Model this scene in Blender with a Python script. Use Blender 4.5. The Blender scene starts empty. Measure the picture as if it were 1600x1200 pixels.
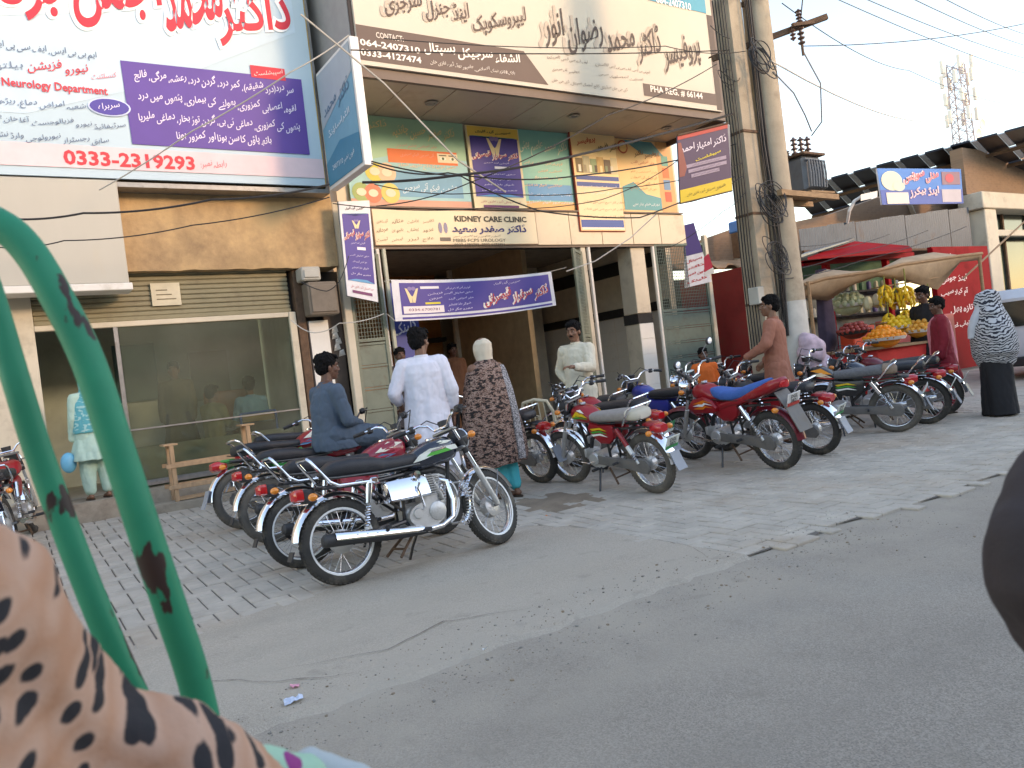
import bpy, math, random
from mathutils import Vector, Matrix, noise
random.seed(7)
S = bpy.context.scene
COL = S.collection
R = math.radians

# ------------------------------------------------------------------ camera
CAM_H, YAW, FPX = 1.33, R(33.5), 1200.0
ROLL = math.atan(.12)
PITCH = math.atan((584. - 600.) * math.cos(ROLL) / FPX)
FW = Vector((math.sin(YAW) * math.cos(PITCH), math.cos(YAW) * math.cos(PITCH), math.sin(PITCH)))
R0 = Vector((math.cos(YAW), -math.sin(YAW), 0)); U0 = R0.cross(FW)
RT = R0 * math.cos(ROLL) - U0 * math.sin(ROLL); UP = R0 * math.sin(ROLL) + U0 * math.cos(ROLL)
CP = Vector((0, 0, CAM_H))
cd = bpy.data.cameras.new('camera'); cam = bpy.data.objects.new('camera', cd); COL.objects.link(cam)
cd.sensor_width = 36; cd.lens = 36 * FPX / 1600; cd.clip_end = 2000; cd.clip_start = .02
cam.matrix_world = Matrix.Translation(CP) @ Matrix((RT, UP, -FW)).transposed().to_4x4()
S.camera = cam
cd.dof.use_dof = True; cd.dof.focus_distance = 7.0; cd.dof.aperture_fstop = 8.0

# ------------------------------------------------------------------ sky, sun, exposure
SUN_EL, SUN_AZ = R(13), R(150)          # azimuth clockwise from +Y
W = bpy.data.worlds.new('World'); S.world = W; W.use_nodes = True
nt = W.node_tree; bg = nt.nodes['Background']
sky = nt.nodes.new('ShaderNodeTexSky'); sky.sky_type = 'NISHITA'; sky.sun_disc = False
sky.sun_elevation = SUN_EL; sky.sun_rotation = SUN_AZ; sky.air_density = 1.1; sky.dust_density = 0.3; sky.ozone_density = 1.5
nt.links.new(sky.outputs[0], bg.inputs[0]); bg.inputs[1].default_value = 0.15
sd = bpy.data.lights.new('sun', 'SUN'); sd.energy = .5; sd.angle = R(10); sd.color = (1.0, .72, .46)
sun = bpy.data.objects.new('sun', sd); COL.objects.link(sun)
sdir = Vector((math.sin(SUN_AZ) * math.cos(SUN_EL), math.cos(SUN_AZ) * math.cos(SUN_EL), math.sin(SUN_EL)))
sun.rotation_euler = sdir.to_track_quat('Z', 'Y').to_euler()
S.view_settings.view_transform = 'Standard'; S.view_settings.look = 'None'
S.view_settings.gamma = 1; S.view_settings.use_curve_mapping = False
S.view_settings.exposure = 2.15
S.view_settings.use_white_balance = True; S.view_settings.white_balance_temperature = 8000; S.view_settings.white_balance_tint = 20
S.cycles.max_bounces = 6; S.cycles.use_denoising = True

# ------------------------------------------------------------------ places measured in the photograph
def ray(x, y): return FW * FPX + RT * (x - 800) - UP * (y - 600)
def PD(x, y, d): return CP + ray(x, y) / FPX * d
def FY(x, y, Y): v = ray(x, y); return CP + v * (Y / v.y)
GSL = .034
def gz(Y): return max(0., min((Y - 5) * GSL, .204))

# ------------------------------------------------------------------ materials
MATS = {}
def rgb(c):
    if isinstance(c, str):
        c = tuple(int(c[i:i+2], 16) / 255 for i in (0, 2, 4)); return tuple(x / 12.92 if x < .04 else ((x + .055) / 1.055) ** 2.4 for x in c)
    return tuple(c)
def mat(name, col, rough=.6, metal=0., var=.12, scale=5., bump=0., bscale=60., dirt=None, coat=0., spec=.5, stretch=None, trans=0., pos=False):
    if name in MATS: return MATS[name]
    m = bpy.data.materials.new(name); m.use_nodes = True; MATS[name] = m
    n = m.node_tree.nodes; l = m.node_tree.links; p = n['Principled BSDF']
    col = rgb(col)
    p.inputs['Roughness'].default_value = rough; p.inputs['Metallic'].default_value = metal
    p.inputs['Coat Weight'].default_value = coat; p.inputs['Coat Roughness'].default_value = .12
    p.inputs['Specular IOR Level'].default_value = spec
    if trans: p.inputs['Transmission Weight'].default_value = trans
    tc = n.new('ShaderNodeTexCoord'); src = tc.outputs['Object']
    if pos: src = n.new('ShaderNodeNewGeometry').outputs['Position']
    if stretch:
        mp = n.new('ShaderNodeMapping'); mp.inputs['Scale'].default_value = stretch; l.new(src, mp.inputs[0]); src = mp.outputs[0]
    nz = n.new('ShaderNodeTexNoise'); nz.inputs['Scale'].default_value = scale; nz.inputs['Detail'].default_value = 7; nz.inputs['Roughness'].default_value = .62
    l.new(src, nz.inputs['Vector'])
    cr = n.new('ShaderNodeMapRange'); cr.inputs[1].default_value = .3; cr.inputs[2].default_value = .7
    l.new(nz.outputs[0], cr.inputs[0])
    mx = n.new('ShaderNodeMix'); mx.data_type = 'RGBA'
    mx.inputs[6].default_value = tuple(max(0, c * (1 - var)) for c in col) + (1,)
    mx.inputs[7].default_value = tuple(min(1, c * (1 + var)) for c in col) + (1,)
    l.new(cr.outputs[0], mx.inputs[0]); out = mx.outputs[2]
    if dirt:
        dc, amt, ds = dirt
        n2 = n.new('ShaderNodeTexNoise'); n2.inputs['Scale'].default_value = ds; n2.inputs['Detail'].default_value = 8; n2.inputs['Roughness'].default_value = .7
        l.new(src, n2.inputs['Vector'])
        r2 = n.new('ShaderNodeMapRange'); r2.inputs[1].default_value = .62 - amt * .3; r2.inputs[2].default_value = .72; r2.inputs[4].default_value = min(1, amt + .35)
        l.new(n2.outputs[0], r2.inputs[0])
        m2 = n.new('ShaderNodeMix'); m2.data_type = 'RGBA'; l.new(r2.outputs[0], m2.inputs[0]); l.new(out, m2.inputs[6]); m2.inputs[7].default_value = rgb(dc) + (1,)
        out = m2.outputs[2]
        r3 = n.new('ShaderNodeMapRange'); r3.inputs[3].default_value = rough; r3.inputs[4].default_value = min(.95, rough + .4); l.new(r2.outputs[0], r3.inputs[0]); l.new(r3.outputs[0], p.inputs['Roughness'])
    l.new(out, p.inputs['Base Color'])
    if bump:
        n3 = n.new('ShaderNodeTexNoise'); n3.inputs['Scale'].default_value = bscale; n3.inputs['Detail'].default_value = 6; l.new(src, n3.inputs['Vector'])
        b = n.new('ShaderNodeBump'); b.inputs['Strength'].default_value = bump; b.inputs['Distance'].default_value = .01
        l.new(n3.outputs[0], b.inputs['Height']); l.new(b.outputs[0], p.inputs['Normal'])
    return m
def ink(c): return mat('ink_' + c, c, .55, var=.06, scale=3)

# ------------------------------------------------------------------ mesh building
class MB:
    def __init__(s): s.v = []; s.f = []; s.m = []; s.ms = []; s.cur = 0
    def use(s, m):
        if m not in s.ms: s.ms.append(m)
        s.cur = s.ms.index(m); return s
    def add(s, vs, fs):
        o = len(s.v); s.v += [tuple(v) for v in vs]; s.f += [tuple(i + o for i in f) for f in fs]; s.m += [s.cur] * len(fs); return s
    def box(s, x0, y0, z0, x1, y1, z1, b=0.):
        if x0 > x1: x0, x1 = x1, x0
        if y0 > y1: y0, y1 = y1, y0
        if z0 > z1: z0, z1 = z1, z0
        if not b:
            return s.add([(x, y, z) for x in (x0, x1) for y in (y0, y1) for z in (z0, z1)],
                         [(0, 1, 3, 2), (4, 6, 7, 5), (0, 4, 5, 1), (2, 3, 7, 6), (0, 2, 6, 4), (1, 5, 7, 3)])
        c = Vector(((x0+x1)/2, (y0+y1)/2, (z0+z1)/2)); h = Vector(((x1-x0)/2, (y1-y0)/2, (z1-z0)/2)); b = min(b, min(h) * .95)
        vs = []; idx = {}
        for sx in (-1, 1):
            for sy in (-1, 1):
                for sz in (-1, 1):
                    for ax in range(3):
                        p = [h[0]-b, h[1]-b, h[2]-b]; p[ax] = h[ax]
                        idx[(sx, sy, sz, ax)] = len(vs); vs.append((c[0]+sx*p[0], c[1]+sy*p[1], c[2]+sz*p[2]))
        fs = []
        for ax in range(3):
            a, d = [(1, 2), (2, 0), (0, 1)][ax]
            for sg in (-1, 1):
                q = []
                for (i, j) in ((-1, -1), (1, -1), (1, 1), (-1, 1)):
                    k = [0, 0, 0]; k[ax] = sg; k[a] = i; k[d] = j; q.append(idx[(*k, ax)])
                fs.append(q if sg > 0 else q[::-1])
            for i in (-1, 1):
                for j in (-1, 1):
                    k1 = [0, 0, 0]; k2 = [0, 0, 0]; k1[ax] = -1; k2[ax] = 1; k1[a] = k2[a] = i; k1[d] = k2[d] = j
                    q = [idx[(*k1, a)], idx[(*k2, a)], idx[(*k2, d)], idx[(*k1, d)]]
                    fs.append(q if i*j < 0 else q[::-1])
        for sx in (-1, 1):
            for sy in (-1, 1):
                for sz in (-1, 1):
                    q = [idx[(sx, sy, sz, k)] for k in range(3)]; fs.append(q if sx*sy*sz > 0 else q[::-1])
        return s.add(vs, fs)
    def obox(s, a, b, w, h, up=(0, 0, 1)):            # bar of section w x h from a to b
        a, b = Vector(a), Vector(b); d = (b - a).normalized(); sd_ = d.cross(Vector(up)).normalized(); u = sd_.cross(d)
        vs = [p + sd_ * (i * w/2) + u * (j * h/2) for p in (a, b) for (i, j) in ((-1, -1), (1, -1), (1, 1), (-1, 1))]
        return s.add(vs, [(3, 2, 1, 0), (4, 5, 6, 7), (0, 1, 5, 4), (1, 2, 6, 5), (2, 3, 7, 6), (3, 0, 4, 7)])
    def tube(s, pts, r, n=8, cap=True, flat=1.):
        pts = [Vector(p) for p in pts]; k = len(pts); rs = r if isinstance(r, (list, tuple)) else [r] * k
        t0 = (pts[1] - pts[0]).normalized(); nrm = t0.orthogonal().normalized()
        if abs(t0.z) < .9: nrm = (Vector((0, 0, 1)) - t0 * t0.z).normalized()
        rings = []; vs = []
        for i in range(k):
            t = (pts[min(i+1, k-1)] - pts[max(i-1, 0)]).normalized()
            nrm = (nrm - t * nrm.dot(t)); nrm = nrm.normalized() if nrm.length > 1e-6 else t.orthogonal().normalized()
            bn = t.cross(nrm)
            for j in range(n):
                a = 2 * math.pi * j / n; vs.append(pts[i] + (nrm * math.cos(a) * flat + bn * math.sin(a)) * rs[i])
        fs = [(i*n + j, i*n + (j+1) % n, (i+1)*n + (j+1) % n, (i+1)*n + j) for i in range(k-1) for j in range(n)]
        if cap: fs += [tuple(range(n))[::-1], tuple((k-1)*n + j for j in range(n))]
        return s.add(vs, fs)
    def loft(s, rings, cap=True, closed=True):
        n = len(rings[0]); vs = [p for r in rings for p in r]; k = len(rings)
        jj = n if closed else n - 1
        fs = [(i*n + j, i*n + (j+1) % n, (i+1)*n + (j+1) % n, (i+1)*n + j) for i in range(k-1) for j in range(jj)]
        if cap and closed: fs += [tuple(range(n))[::-1], tuple((k-1)*n + j for j in range(n))]
        return s.add(vs, fs)
    def lathe(s, prof, c=(0, 0, 0), ax='y', n=24, a0=0., a1=None):    # prof: (radius, along axis)
        full = a1 is None; a1 = a0 + 2*math.pi if full else a1; m = n if full else n + 1; vs = []
        for i in range(m):
            a = a0 + (a1 - a0) * i / n; ca, sa = math.cos(a), math.sin(a)
            for (r, h) in prof:
                p = (r*ca, h, r*sa) if ax == 'y' else ((h, r*ca, r*sa) if ax == 'x' else (r*ca, r*sa, h))
                vs.append((c[0]+p[0], c[1]+p[1], c[2]+p[2]))
        k = len(prof); fs = []
        for i in range(n):
            i2 = (i+1) % m
            for j in range(k-1): fs.append((i*k+j, i2*k+j, i2*k+j+1, i*k+j+1))
        return s.add(vs, fs)
    def ell(s, c, r, n=12, m=8, rot=None):
        r = (r, r, r) if isinstance(r, (int, float)) else r; vs = []; M = rot or Matrix.Identity(3)
        for i in range(m+1):
            t = math.pi * i / m
            for j in range(n):
                a = 2*math.pi*j/n; vs.append(Vector(c) + M @ Vector((r[0]*math.sin(t)*math.cos(a), r[1]*math.sin(t)*math.sin(a), r[2]*math.cos(t))))
        return s.add(vs, [(i*n+j, (i+1)*n+j, (i+1)*n+(j+1) % n, i*n+(j+1) % n) for i in range(m) for j in range(n)])
    def torus(s, c, R_, r, ax='y', n=28, k=8, flat=1.):
        return s.lathe([(R_ + r*math.cos(2*math.pi*j/k), r*flat*math.sin(2*math.pi*j/k)) for j in range(k+1)], c, ax, n)
    def mesh(s, name, smooth=.6):
        me = bpy.data.meshes.new(name); me.from_pydata(s.v, [], s.f)
        for m in s.ms: me.materials.append(m)
        if len(s.ms) > 1: me.polygons.foreach_set('material_index', s.m)
        if smooth:
            me.polygons.foreach_set('use_smooth', [True] * len(me.polygons)); me.set_sharp_from_angle(angle=smooth)
        me.update(); return me
WL = {}
def thing(name, label, cat, loc=(0, 0, 0), group=None, rot=(0, 0, 0)):
    o = bpy.data.objects.new(name, None); COL.objects.link(o); o.empty_display_size = .1
    o.location = loc; o.rotation_euler = rot; o['label'] = label; o['category'] = cat
    if group: o['group'] = group
    WL[o.name] = Vector(loc); return o
def tag(o, label=None, cat=None, group=None, kind=None):
    for k, v in (('label', label), ('category', cat), ('group', group), ('kind', kind)):
        if v: o[k] = v
    return o
def ob(name, me, parent=None, loc=None, M=None):
    o = bpy.data.objects.new(name, me); COL.objects.link(o)
    if parent: o.parent = parent
    if loc: o.location = loc
    if M: o.matrix_local = M
    return o
def put(name, mb, parent=None, smooth=.6, kind=None, world=True):
    """one mesh object; vertices given in world coordinates when world (only under unrotated things)"""
    base = None
    if world:
        if parent is not None:
            q = parent; base = Vector((0, 0, 0))
            while q: base += q.location; q = q.parent
        elif mb.v:
            xs = [v[0] for v in mb.v]; ys = [v[1] for v in mb.v]; zs = [v[2] for v in mb.v]
            base = Vector(((min(xs)+max(xs))/2, (min(ys)+max(ys))/2, min(zs)))
        mb.v = [(v[0]-base.x, v[1]-base.y, v[2]-base.z) for v in mb.v]
    o = ob(name, mb.mesh(name, smooth), parent)
    if world and parent is None: o.location = base
    if kind: o['kind'] = kind
    return o
def struct(name, mb, smooth=.6): return put(name, mb, None, smooth, 'structure')

# ------------------------------------------------------------------ lettering
TC = {}
def glyphs(t, bold=0., res=2):
    k = (t, bold, res)
    if k not in TC:
        c = bpy.data.curves.new('t', 'FONT'); c.body = t; c.size = 1; c.resolution_u = res; c.offset = bold
        o = bpy.data.objects.new('t', c); COL.objects.link(o)
        dg = bpy.context.evaluated_depsgraph_get(); me = bpy.data.meshes.new_from_object(o.evaluated_get(dg))
        fs = [tuple(p.vertices) for p in me.polygons]; par = list(range(len(me.vertices)))
        def root(i):
            while par[i] != i: par[i] = par[par[i]]; i = par[i]
            return i
        for f in fs:
            for i in f[1:]: par[root(i)] = root(f[0])
        ids = {}; vs = [(v.co.x, v.co.y, ids.setdefault(root(i), len(ids) % 6) * .00035) for i, v in enumerate(me.vertices)]
        bpy.data.objects.remove(o); bpy.data.curves.remove(c); bpy.data.meshes.remove(me)
        TC[k] = (vs, fs)
    return TC[k]
FORM = {}
for ch, c, d in [('ء', 0xFE80, 0), ('آ', 0xFE81, 1), ('أ', 0xFE83, 1), ('ؤ', 0xFE85, 1), ('ئ', 0xFE89, 2), ('ا', 0xFE8D, 1), ('ب', 0xFE8F, 2), ('ت', 0xFE95, 2), ('ث', 0xFE99, 2),
                 ('ج', 0xFE9D, 2), ('ح', 0xFEA1, 2), ('خ', 0xFEA5, 2), ('د', 0xFEA9, 1), ('ذ', 0xFEAB, 1), ('ر', 0xFEAD, 1), ('ز', 0xFEAF, 1), ('س', 0xFEB1, 2), ('ش', 0xFEB5, 2),
                 ('ص', 0xFEB9, 2), ('ض', 0xFEBD, 2), ('ط', 0xFEC1, 2), ('ظ', 0xFEC5, 2), ('ع', 0xFEC9, 2), ('غ', 0xFECD, 2), ('ف', 0xFED1, 2), ('ق', 0xFED5, 2), ('ل', 0xFEDD, 2),
                 ('م', 0xFEE1, 2), ('ن', 0xFEE5, 2), ('و', 0xFEED, 1), ('پ', 0xFB56, 2), ('ٹ', 0xFB66, 2), ('چ', 0xFB7A, 2), ('ڈ', 0xFB88, 1), ('ژ', 0xFB8A, 1), ('ڑ', 0xFB8C, 1),
                 ('ک', 0xFB8E, 2), ('گ', 0xFB92, 2), ('ں', 0xFB9E, 1), ('ہ', 0xFBA6, 2), ('ھ', 0xFBAA, 2), ('ے', 0xFBAE, 1), ('ی', 0xFBFC, 2)]:
    FORM[ch] = (c, d)
def shape(w):
    if not any(c in FORM for c in w): return w, False
    out = []; i = 0; prev = False
    while i < len(w):
        c = w[i]
        if c == 'ل' and i+1 < len(w) and w[i+1] == 'ا': out.append(chr(0xFEFC if prev else 0xFEFB)); i += 2; prev = False; continue
        if c not in FORM: out.append({'(': ')', ')': '('}.get(c, c)); prev = False; i += 1; continue
        base, d = FORM[c]; nxt = i+1 < len(w) and w[i+1] in FORM and w[i+1] != 'ء'
        if c == 'ء': out.append(chr(base)); prev = False; i += 1; continue
        if d == 2: k = (3 if nxt else 1) if prev else (2 if nxt else 0); prev = nxt
        else: k = 1 if prev else 0; prev = False
        out.append(chr(base + k)); i += 1
    return ''.join(reversed(out)), True
def layout(t, bold=0., slope=.22, gap=.2, res=2):
    """right-to-left line of words, each word's letters stepping down leftwards as in nastaliq hand"""
    urdu = any(c in FORM for c in t)
    if not urdu: return glyphs(t, bold, res)
    VS = []; FS = []; x = 0.
    for w in t.split():
        s_, u = shape(w); vs, fs = glyphs(s_, bold, res)
        if not vs: continue
        x0 = min(v[0] for v in vs); x1 = max(v[0] for v in vs); o = len(VS); sl = slope if u else 0.
        VS += [(v[0] - x1 + x, v[1] + sl * (v[0] - (x0+x1)/2), v[2]) for v in vs]; FS += [tuple(i + o for i in f) for f in fs]
        x -= (x1 - x0) + gap
    return VS, FS
class Board:
    """flat print laid on a surface: fmap(u, v, lift) -> xyz"""
    def __init__(s, fmap, step=.004): s.mb = MB(); s.fm = fmap; s.st = step
    def poly(s, pts, col, layer=1):
        s.mb.use(ink(col)).add([s.fm(u, v, layer*s.st) for u, v in pts], [tuple(range(len(pts)))]); return s
    def rect(s, u0, v0, u1, v1, col, layer=1, n=1):
        n = max(1, n); vs = []; 
        for i in range(n+1):
            u = u0 + (u1-u0)*i/n; vs += [s.fm(u, v0, layer*s.st), s.fm(u, v1, layer*s.st)]
        s.mb.use(ink(col)).add(vs, [(2*i, 2*i+2, 2*i+3, 2*i+1) for i in range(n)]); return s
    def disc(s, u, v, ru, rv, col, layer=1, n=20):
        return s.poly([(u + ru*math.cos(6.2832*i/n), v + rv*math.sin(6.2832*i/n)) for i in range(n)], col, layer)
    def text(s, t, u, v, h, col, layer=2, al='c', w=None, bold=0., slope=.22, halo=None, sx=1., res=2):
        """h: height of the line of letters; u,v: centre (or left/right end) of it; w: squeeze to width"""
        vs, fs = layout(t, bold, slope, res=res)
        if not vs: return s
        x0 = min(a[0] for a in vs); x1 = max(a[0] for a in vs); y0 = min(a[1] for a in vs); y1 = max(a[1] for a in vs)
        k = h / max(y1 - y0, .3); kx = k * sx
        if w: kx = w / (x1 - x0)
        wd = (x1-x0) * kx; off = {'c': -wd/2, 'l': 0, 'r': -wd}[al]
        if halo:
            hv, hf = layout(t, bold + .045, slope, res=res); cx, cy = (x0+x1)/2, (y0+y1)/2
            s.mb.use(ink(halo)).add([s.fm(u + off + (a-x0)*kx, v + (b-cy)*k, layer*s.st + e) for a, b, e in hv], hf); layer += 1
        cy = (y0+y1)/2
        s.mb.use(ink(col)).add([s.fm(u + off + (a-x0)*kx, v + (b-cy)*k, layer*s.st + e) for a, b, e in vs], fs); return s
    def done(s, parent, name='print'): return put(name, s.mb, parent, 0)
def quadmap(tl, tr, br, bl, w, h, sag=0.):
    tl, tr, br, bl = map(Vector, (tl, tr, br, bl)); nrm = (tr - tl).cross(bl - tl).normalized()
    if nrm.dot(CP - tl) < 0: nrm = -nrm
    def f(u, v, o):
        a = u / w; b = v / h; p = bl.lerp(br, a).lerp(tl.lerp(tr, a), b); p = p + nrm * o
        if sag: p.z -= sag * 4 * a * (1 - a)
        return p
    return f, nrm
def slab(name, fm, nrm, w, h, th, m, parent, nu=1, nv=1, edge=0.):
    """sheet w x h with thickness th behind the printed face"""
    mb = MB().use(m); rings = []
    vs = []; 
    for b in (0, 1):
        for j in range(nv+1):
            for i in range(nu+1):
                vs.append(fm(w*i/nu, h*j/nv, 0) - nrm*th*b)
    N = (nu+1)*(nv+1); q = lambda i, j, b: b*N + j*(nu+1) + i; fs = []
    for j in range(nv):
        for i in range(nu):
            fs.append((q(i, j, 0), q(i+1, j, 0), q(i+1, j+1, 0), q(i, j+1, 0))); fs.append((q(i, j, 1), q(i, j+1, 1), q(i+1, j+1, 1), q(i+1, j, 1)))
    for i in range(nu): fs += [(q(i, 0, 0), q(i, 0, 1), q(i+1, 0, 1), q(i+1, 0, 0)), (q(i, nv, 0), q(i+1, nv, 0), q(i+1, nv, 1), q(i, nv, 1))]
    for j in range(nv): fs += [(q(0, j, 0), q(0, j+1, 0), q(0, j+1, 1), q(0, j, 1)), (q(nu, j, 0), q(nu, j, 1), q(nu, j+1, 1), q(nu, j+1, 0))]
    mb.add(vs, fs); return put(name, mb, parent, .5)

# ================================================================== GROUND
m_asph = mat('asphalt', (.31, .265, .22), .9, var=.1, scale=1.3, bump=.35, bscale=170, dirt=((.33, .3, .26), .4, .6), pos=True)
m_conc = mat('apron_concrete', (.46, .39, .315), .92, var=.14, scale=2.2, bump=.45, bscale=90, dirt=((.40, .32, .24), .4, 1.1), pos=True)
m_soil = mat('soil', (.28, .215, .155), .95, var=.25, scale=3, bump=.8, bscale=50, pos=True)
m_pave = mat('paver', (.47, .415, .35), .9, var=.2, scale=3.1, bump=.35, bscale=120, dirt=((.40, .29, .2), .45, .55), pos=True)
m_joint = mat('joint_sand', (.15, .13, .11), .95, var=.3, scale=8, bump=.5, bscale=80, pos=True)

g = MB().use(m_soil)
prof = [(-400, -.06), (-9, -.06), (2.2, -.05), (5, -.035), (11, .17), (400, .17)]
g.add([(x, y, z) for (y, z) in prof for x in (-300, 500)], [(2*i, 2*i+1, 2*i+3, 2*i+2) for i in range(len(prof)-1)])
struct('ground', g)
def edgeY(x): return 3.34 + .09*noise.noise((x*1.1, 0, 1)) + .06*noise.noise((x*4.3, 3, 1)) + .03*noise.noise((x*13., 9, 1)) - max(0, x-3.5)*.05 * (1 if x < 20 else 0) - (.8 if x >= 20 else 0)
r = MB().use(m_asph); xs = [-60, -20, -6] + [-3 + i*.05 for i in range(0, 320)] + [14, 20, 30, 60, 250]
r.add([p for x in xs for p in ((x, -30, -.022), (x, edgeY(x) + .05, -.022))], [(2*i, 2*i+2, 2*i+3, 2*i+1) for i in range(len(xs)-1)])
struct('road', r)
def road_detail(m, dust, streak, y0, y1, speck=.26):
    n = m.node_tree.nodes; l = m.node_tree.links; p = n['Principled BSDF']; src = p.inputs['Base Color'].links[0].from_socket; pos = n.new('ShaderNodeNewGeometry').outputs['Position']
    def nz(sc, det=4, st=None):
        q = n.new('ShaderNodeTexNoise'); q.inputs['Scale'].default_value = sc; q.inputs['Detail'].default_value = det; v = pos
        if st: mp = n.new('ShaderNodeMapping'); mp.inputs['Scale'].default_value = st; l.new(pos, mp.inputs[0]); v = mp.outputs[0]
        l.new(v, q.inputs[0]); return q.outputs[0]
    def mr(s, a, b, c, d): q = n.new('ShaderNodeMapRange'); q.inputs[1].default_value = a; q.inputs[2].default_value = b; q.inputs[3].default_value = c; q.inputs[4].default_value = d; l.new(s, q.inputs[0]); return q.outputs[0]
    def mixc(f, a, c, mode='MIX'): q = n.new('ShaderNodeMix'); q.data_type = 'RGBA'; q.blend_type = mode; l.new(f, q.inputs[0]) if not isinstance(f, float) else setattr(q.inputs[0], 'default_value', f); l.new(a, q.inputs[6]); (l.new(c, q.inputs[7]) if not isinstance(c, tuple) else setattr(q.inputs[7], 'default_value', c + (1,))); return q.outputs[2]
    vo = n.new('ShaderNodeTexVoronoi'); vo.inputs['Scale'].default_value = 170; l.new(pos, vo.inputs[0]); sp = n.new('ShaderNodeSeparateColor'); l.new(vo.outputs['Color'], sp.inputs[0])
    g1 = mr(sp.outputs[0], 0, 1, 1-speck, 1+speck); cc = n.new('ShaderNodeCombineColor'); [l.new(g1, cc.inputs[k]) for k in range(3)]
    out = mixc(1.0, src, cc.outputs[0], 'MULTIPLY')
    out = mixc(mr(nz(1, 5, (.35, 3.2, 1)), .48, .72, 0, .45), out, streak)
    sx_ = n.new('ShaderNodeSeparateXYZ'); l.new(pos, sx_.inputs[0]); ed = mr(sx_.outputs[1], y0, y1, 0, 1); ad = n.new('ShaderNodeMath'); ad.operation = 'MULTIPLY'; l.new(ed, ad.inputs[0]); l.new(mr(nz(2.2, 8), .3, .62, .25, 1), ad.inputs[1])
    out = mixc(ad.outputs[0], out, dust); out = mixc(mr(nz(5, 9), .62, .7, 0, .35), out, tuple(c*.6 for c in dust))
    l.new(out, p.inputs['Base Color'])
    bp = n.new('ShaderNodeBump'); bp.inputs['Strength'].default_value = .5; bp.inputs['Distance'].default_value = .006; l.new(vo.outputs['Distance'], bp.inputs['Height'])
    if p.inputs['Normal'].links: l.new(p.inputs['Normal'].links[0].from_socket, bp.inputs['Normal'])
    l.new(bp.outputs[0], p.inputs['Normal'])
road_detail(m_asph, (.42, .36, .29), (.27, .23, .19), 1.6, 3.4)
road_detail(m_conc, (.44, .38, .31), (.36, .31, .25), 5.6, 3.2, .2)
LOW = [(-8, 4.75), (.9, 4.94), (1.97, 5.2), (2.66, 5.17), (3.55, 5.4), (3.86, 5.0), (3.87, 4.36), (3.8, 3.69), (3.62, 3.3)]
def pav_low(x):
    if x > 3.62: return edgeY(x) + .02
    for (a, b), (c, d) in zip(LOW, LOW[1:]):
        if a <= x <= c: return b + (d-b)*(x-a)/(c-a)
    return 4.8
def in_pave(x, y):
    if x > 3.9: return y > edgeY(x) - .03
    if x > 3.62: return y > 5.42 - (x-3.62)*1.4 and y > 5.05 or (x > 3.8 and y > edgeY(x) - .03)
    return y > pav_low(x) - .02
# concrete apron between the paving and the road, broken towards the road
a = MB().use(m_conc); rings = []
xs = [-8, -5] + [-3 + i*.045 for i in range(0, 153)]
top = []; 
for x in xs:
    yl = edgeY(x); yu = (pav_low(x) if x < 3.6 else 5.42 - max(0, x-3.6)*1.6) + .02
    rings.append([(x, yl - .05, -.03), (x, yl, -.004 + .004*noise.noise((x*9, 0, 0))), (x, yl+.25, -.001), (x, (yl+yu)/2, 0.002), (x, yu-.05, .001 + gz(yu)), (x, yu+.16, -.006 + gz(yu+.16))])
a.loft(rings, cap=False, closed=False)
struct('concrete_apron', a, .4)
bed = MB().use(m_joint); xs = [-8 + i*.25 for i in range(0, 200)] + [60, 250]
bed.add([p for x in xs for p in ((x, pav_low(min(x, 30)), -.012), (x, max(5, pav_low(min(x, 30))), -.012 if x > 3.6 else -.008), (x, 11.3, .192))],
        [q for i in range(len(xs)-1) for q in ((3*i, 3*i+3, 3*i+4, 3*i+1), (3*i+1, 3*i+4, 3*i+5, 3*i+2))])
pavement = struct('pavement', bed)
# herringbone pavers: those seen largest are single parts, the rest one mesh
PW = .124; cells = []
for r_ in range(18, 92):
    for k in range(-30, 40):
        for kind in (0, 1):
            if kind == 0: x0, y0, w_, h_ = (r_ + 4*k), r_, 2, 1
            else: x0, y0, w_, h_ = (r_ + 4*k + 2), r_-1, 1, 2
            cx, cy = (x0 + w_/2)*PW, (y0 + h_/2)*PW
            if -2.5 < cx < 13.5 and cy < 10.95 and in_pave(cx, cy):
                if 4.05 < cx < 4.75 and 5.75 < cy < 6.5 and random.random() < .55: continue     # missing pavers, bare soil
                cells.append((cx, cy, w_, h_))
def seen_size(c):
    v = Vector((c[0], c[1], 0)) - CP; d = v.dot(FW); x = 800 + FPX * v.dot(RT) / max(d, .1)
    hid = 500 < x < 800 and c[1] > 5.6
    return d + (0 if 180 < x < 1600 else 50) + (3 if hid else 0)
cells.sort(key=seen_size)
def paver_mb(mb, cx, cy, z, w_, h_, sl):
    g_ = .005; hx, hy = w_*PW/2 - g_, h_*PW/2 - g_; b = .006
    vs = [(cx-hx, cy-hy, z-.04), (cx+hx, cy-hy, z-.04), (cx+hx, cy+hy, z-.04), (cx-hx, cy+hy, z-.04),
          (cx-hx, cy-hy, z-b-sl*hy), (cx+hx, cy-hy, z-b-sl*hy), (cx+hx, cy+hy, z-b+sl*hy), (cx-hx, cy+hy, z-b+sl*hy),
          (cx-hx+b, cy-hy+b, z-sl*hy), (cx+hx-b, cy-hy+b, z-sl*hy), (cx+hx-b, cy+hy-b, z+sl*hy), (cx-hx+b, cy+hy-b, z+sl*hy)]
    fs = [(8, 9, 10, 11)] + [(i, (i+1) % 4, 4+(i+1) % 4, 4+i) for i in range(4)] + [(4+i, 4+(i+1) % 4, 8+(i+1) % 4, 8+i) for i in range(4)]
    mb.add(vs, fs)
pm = {}
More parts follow.
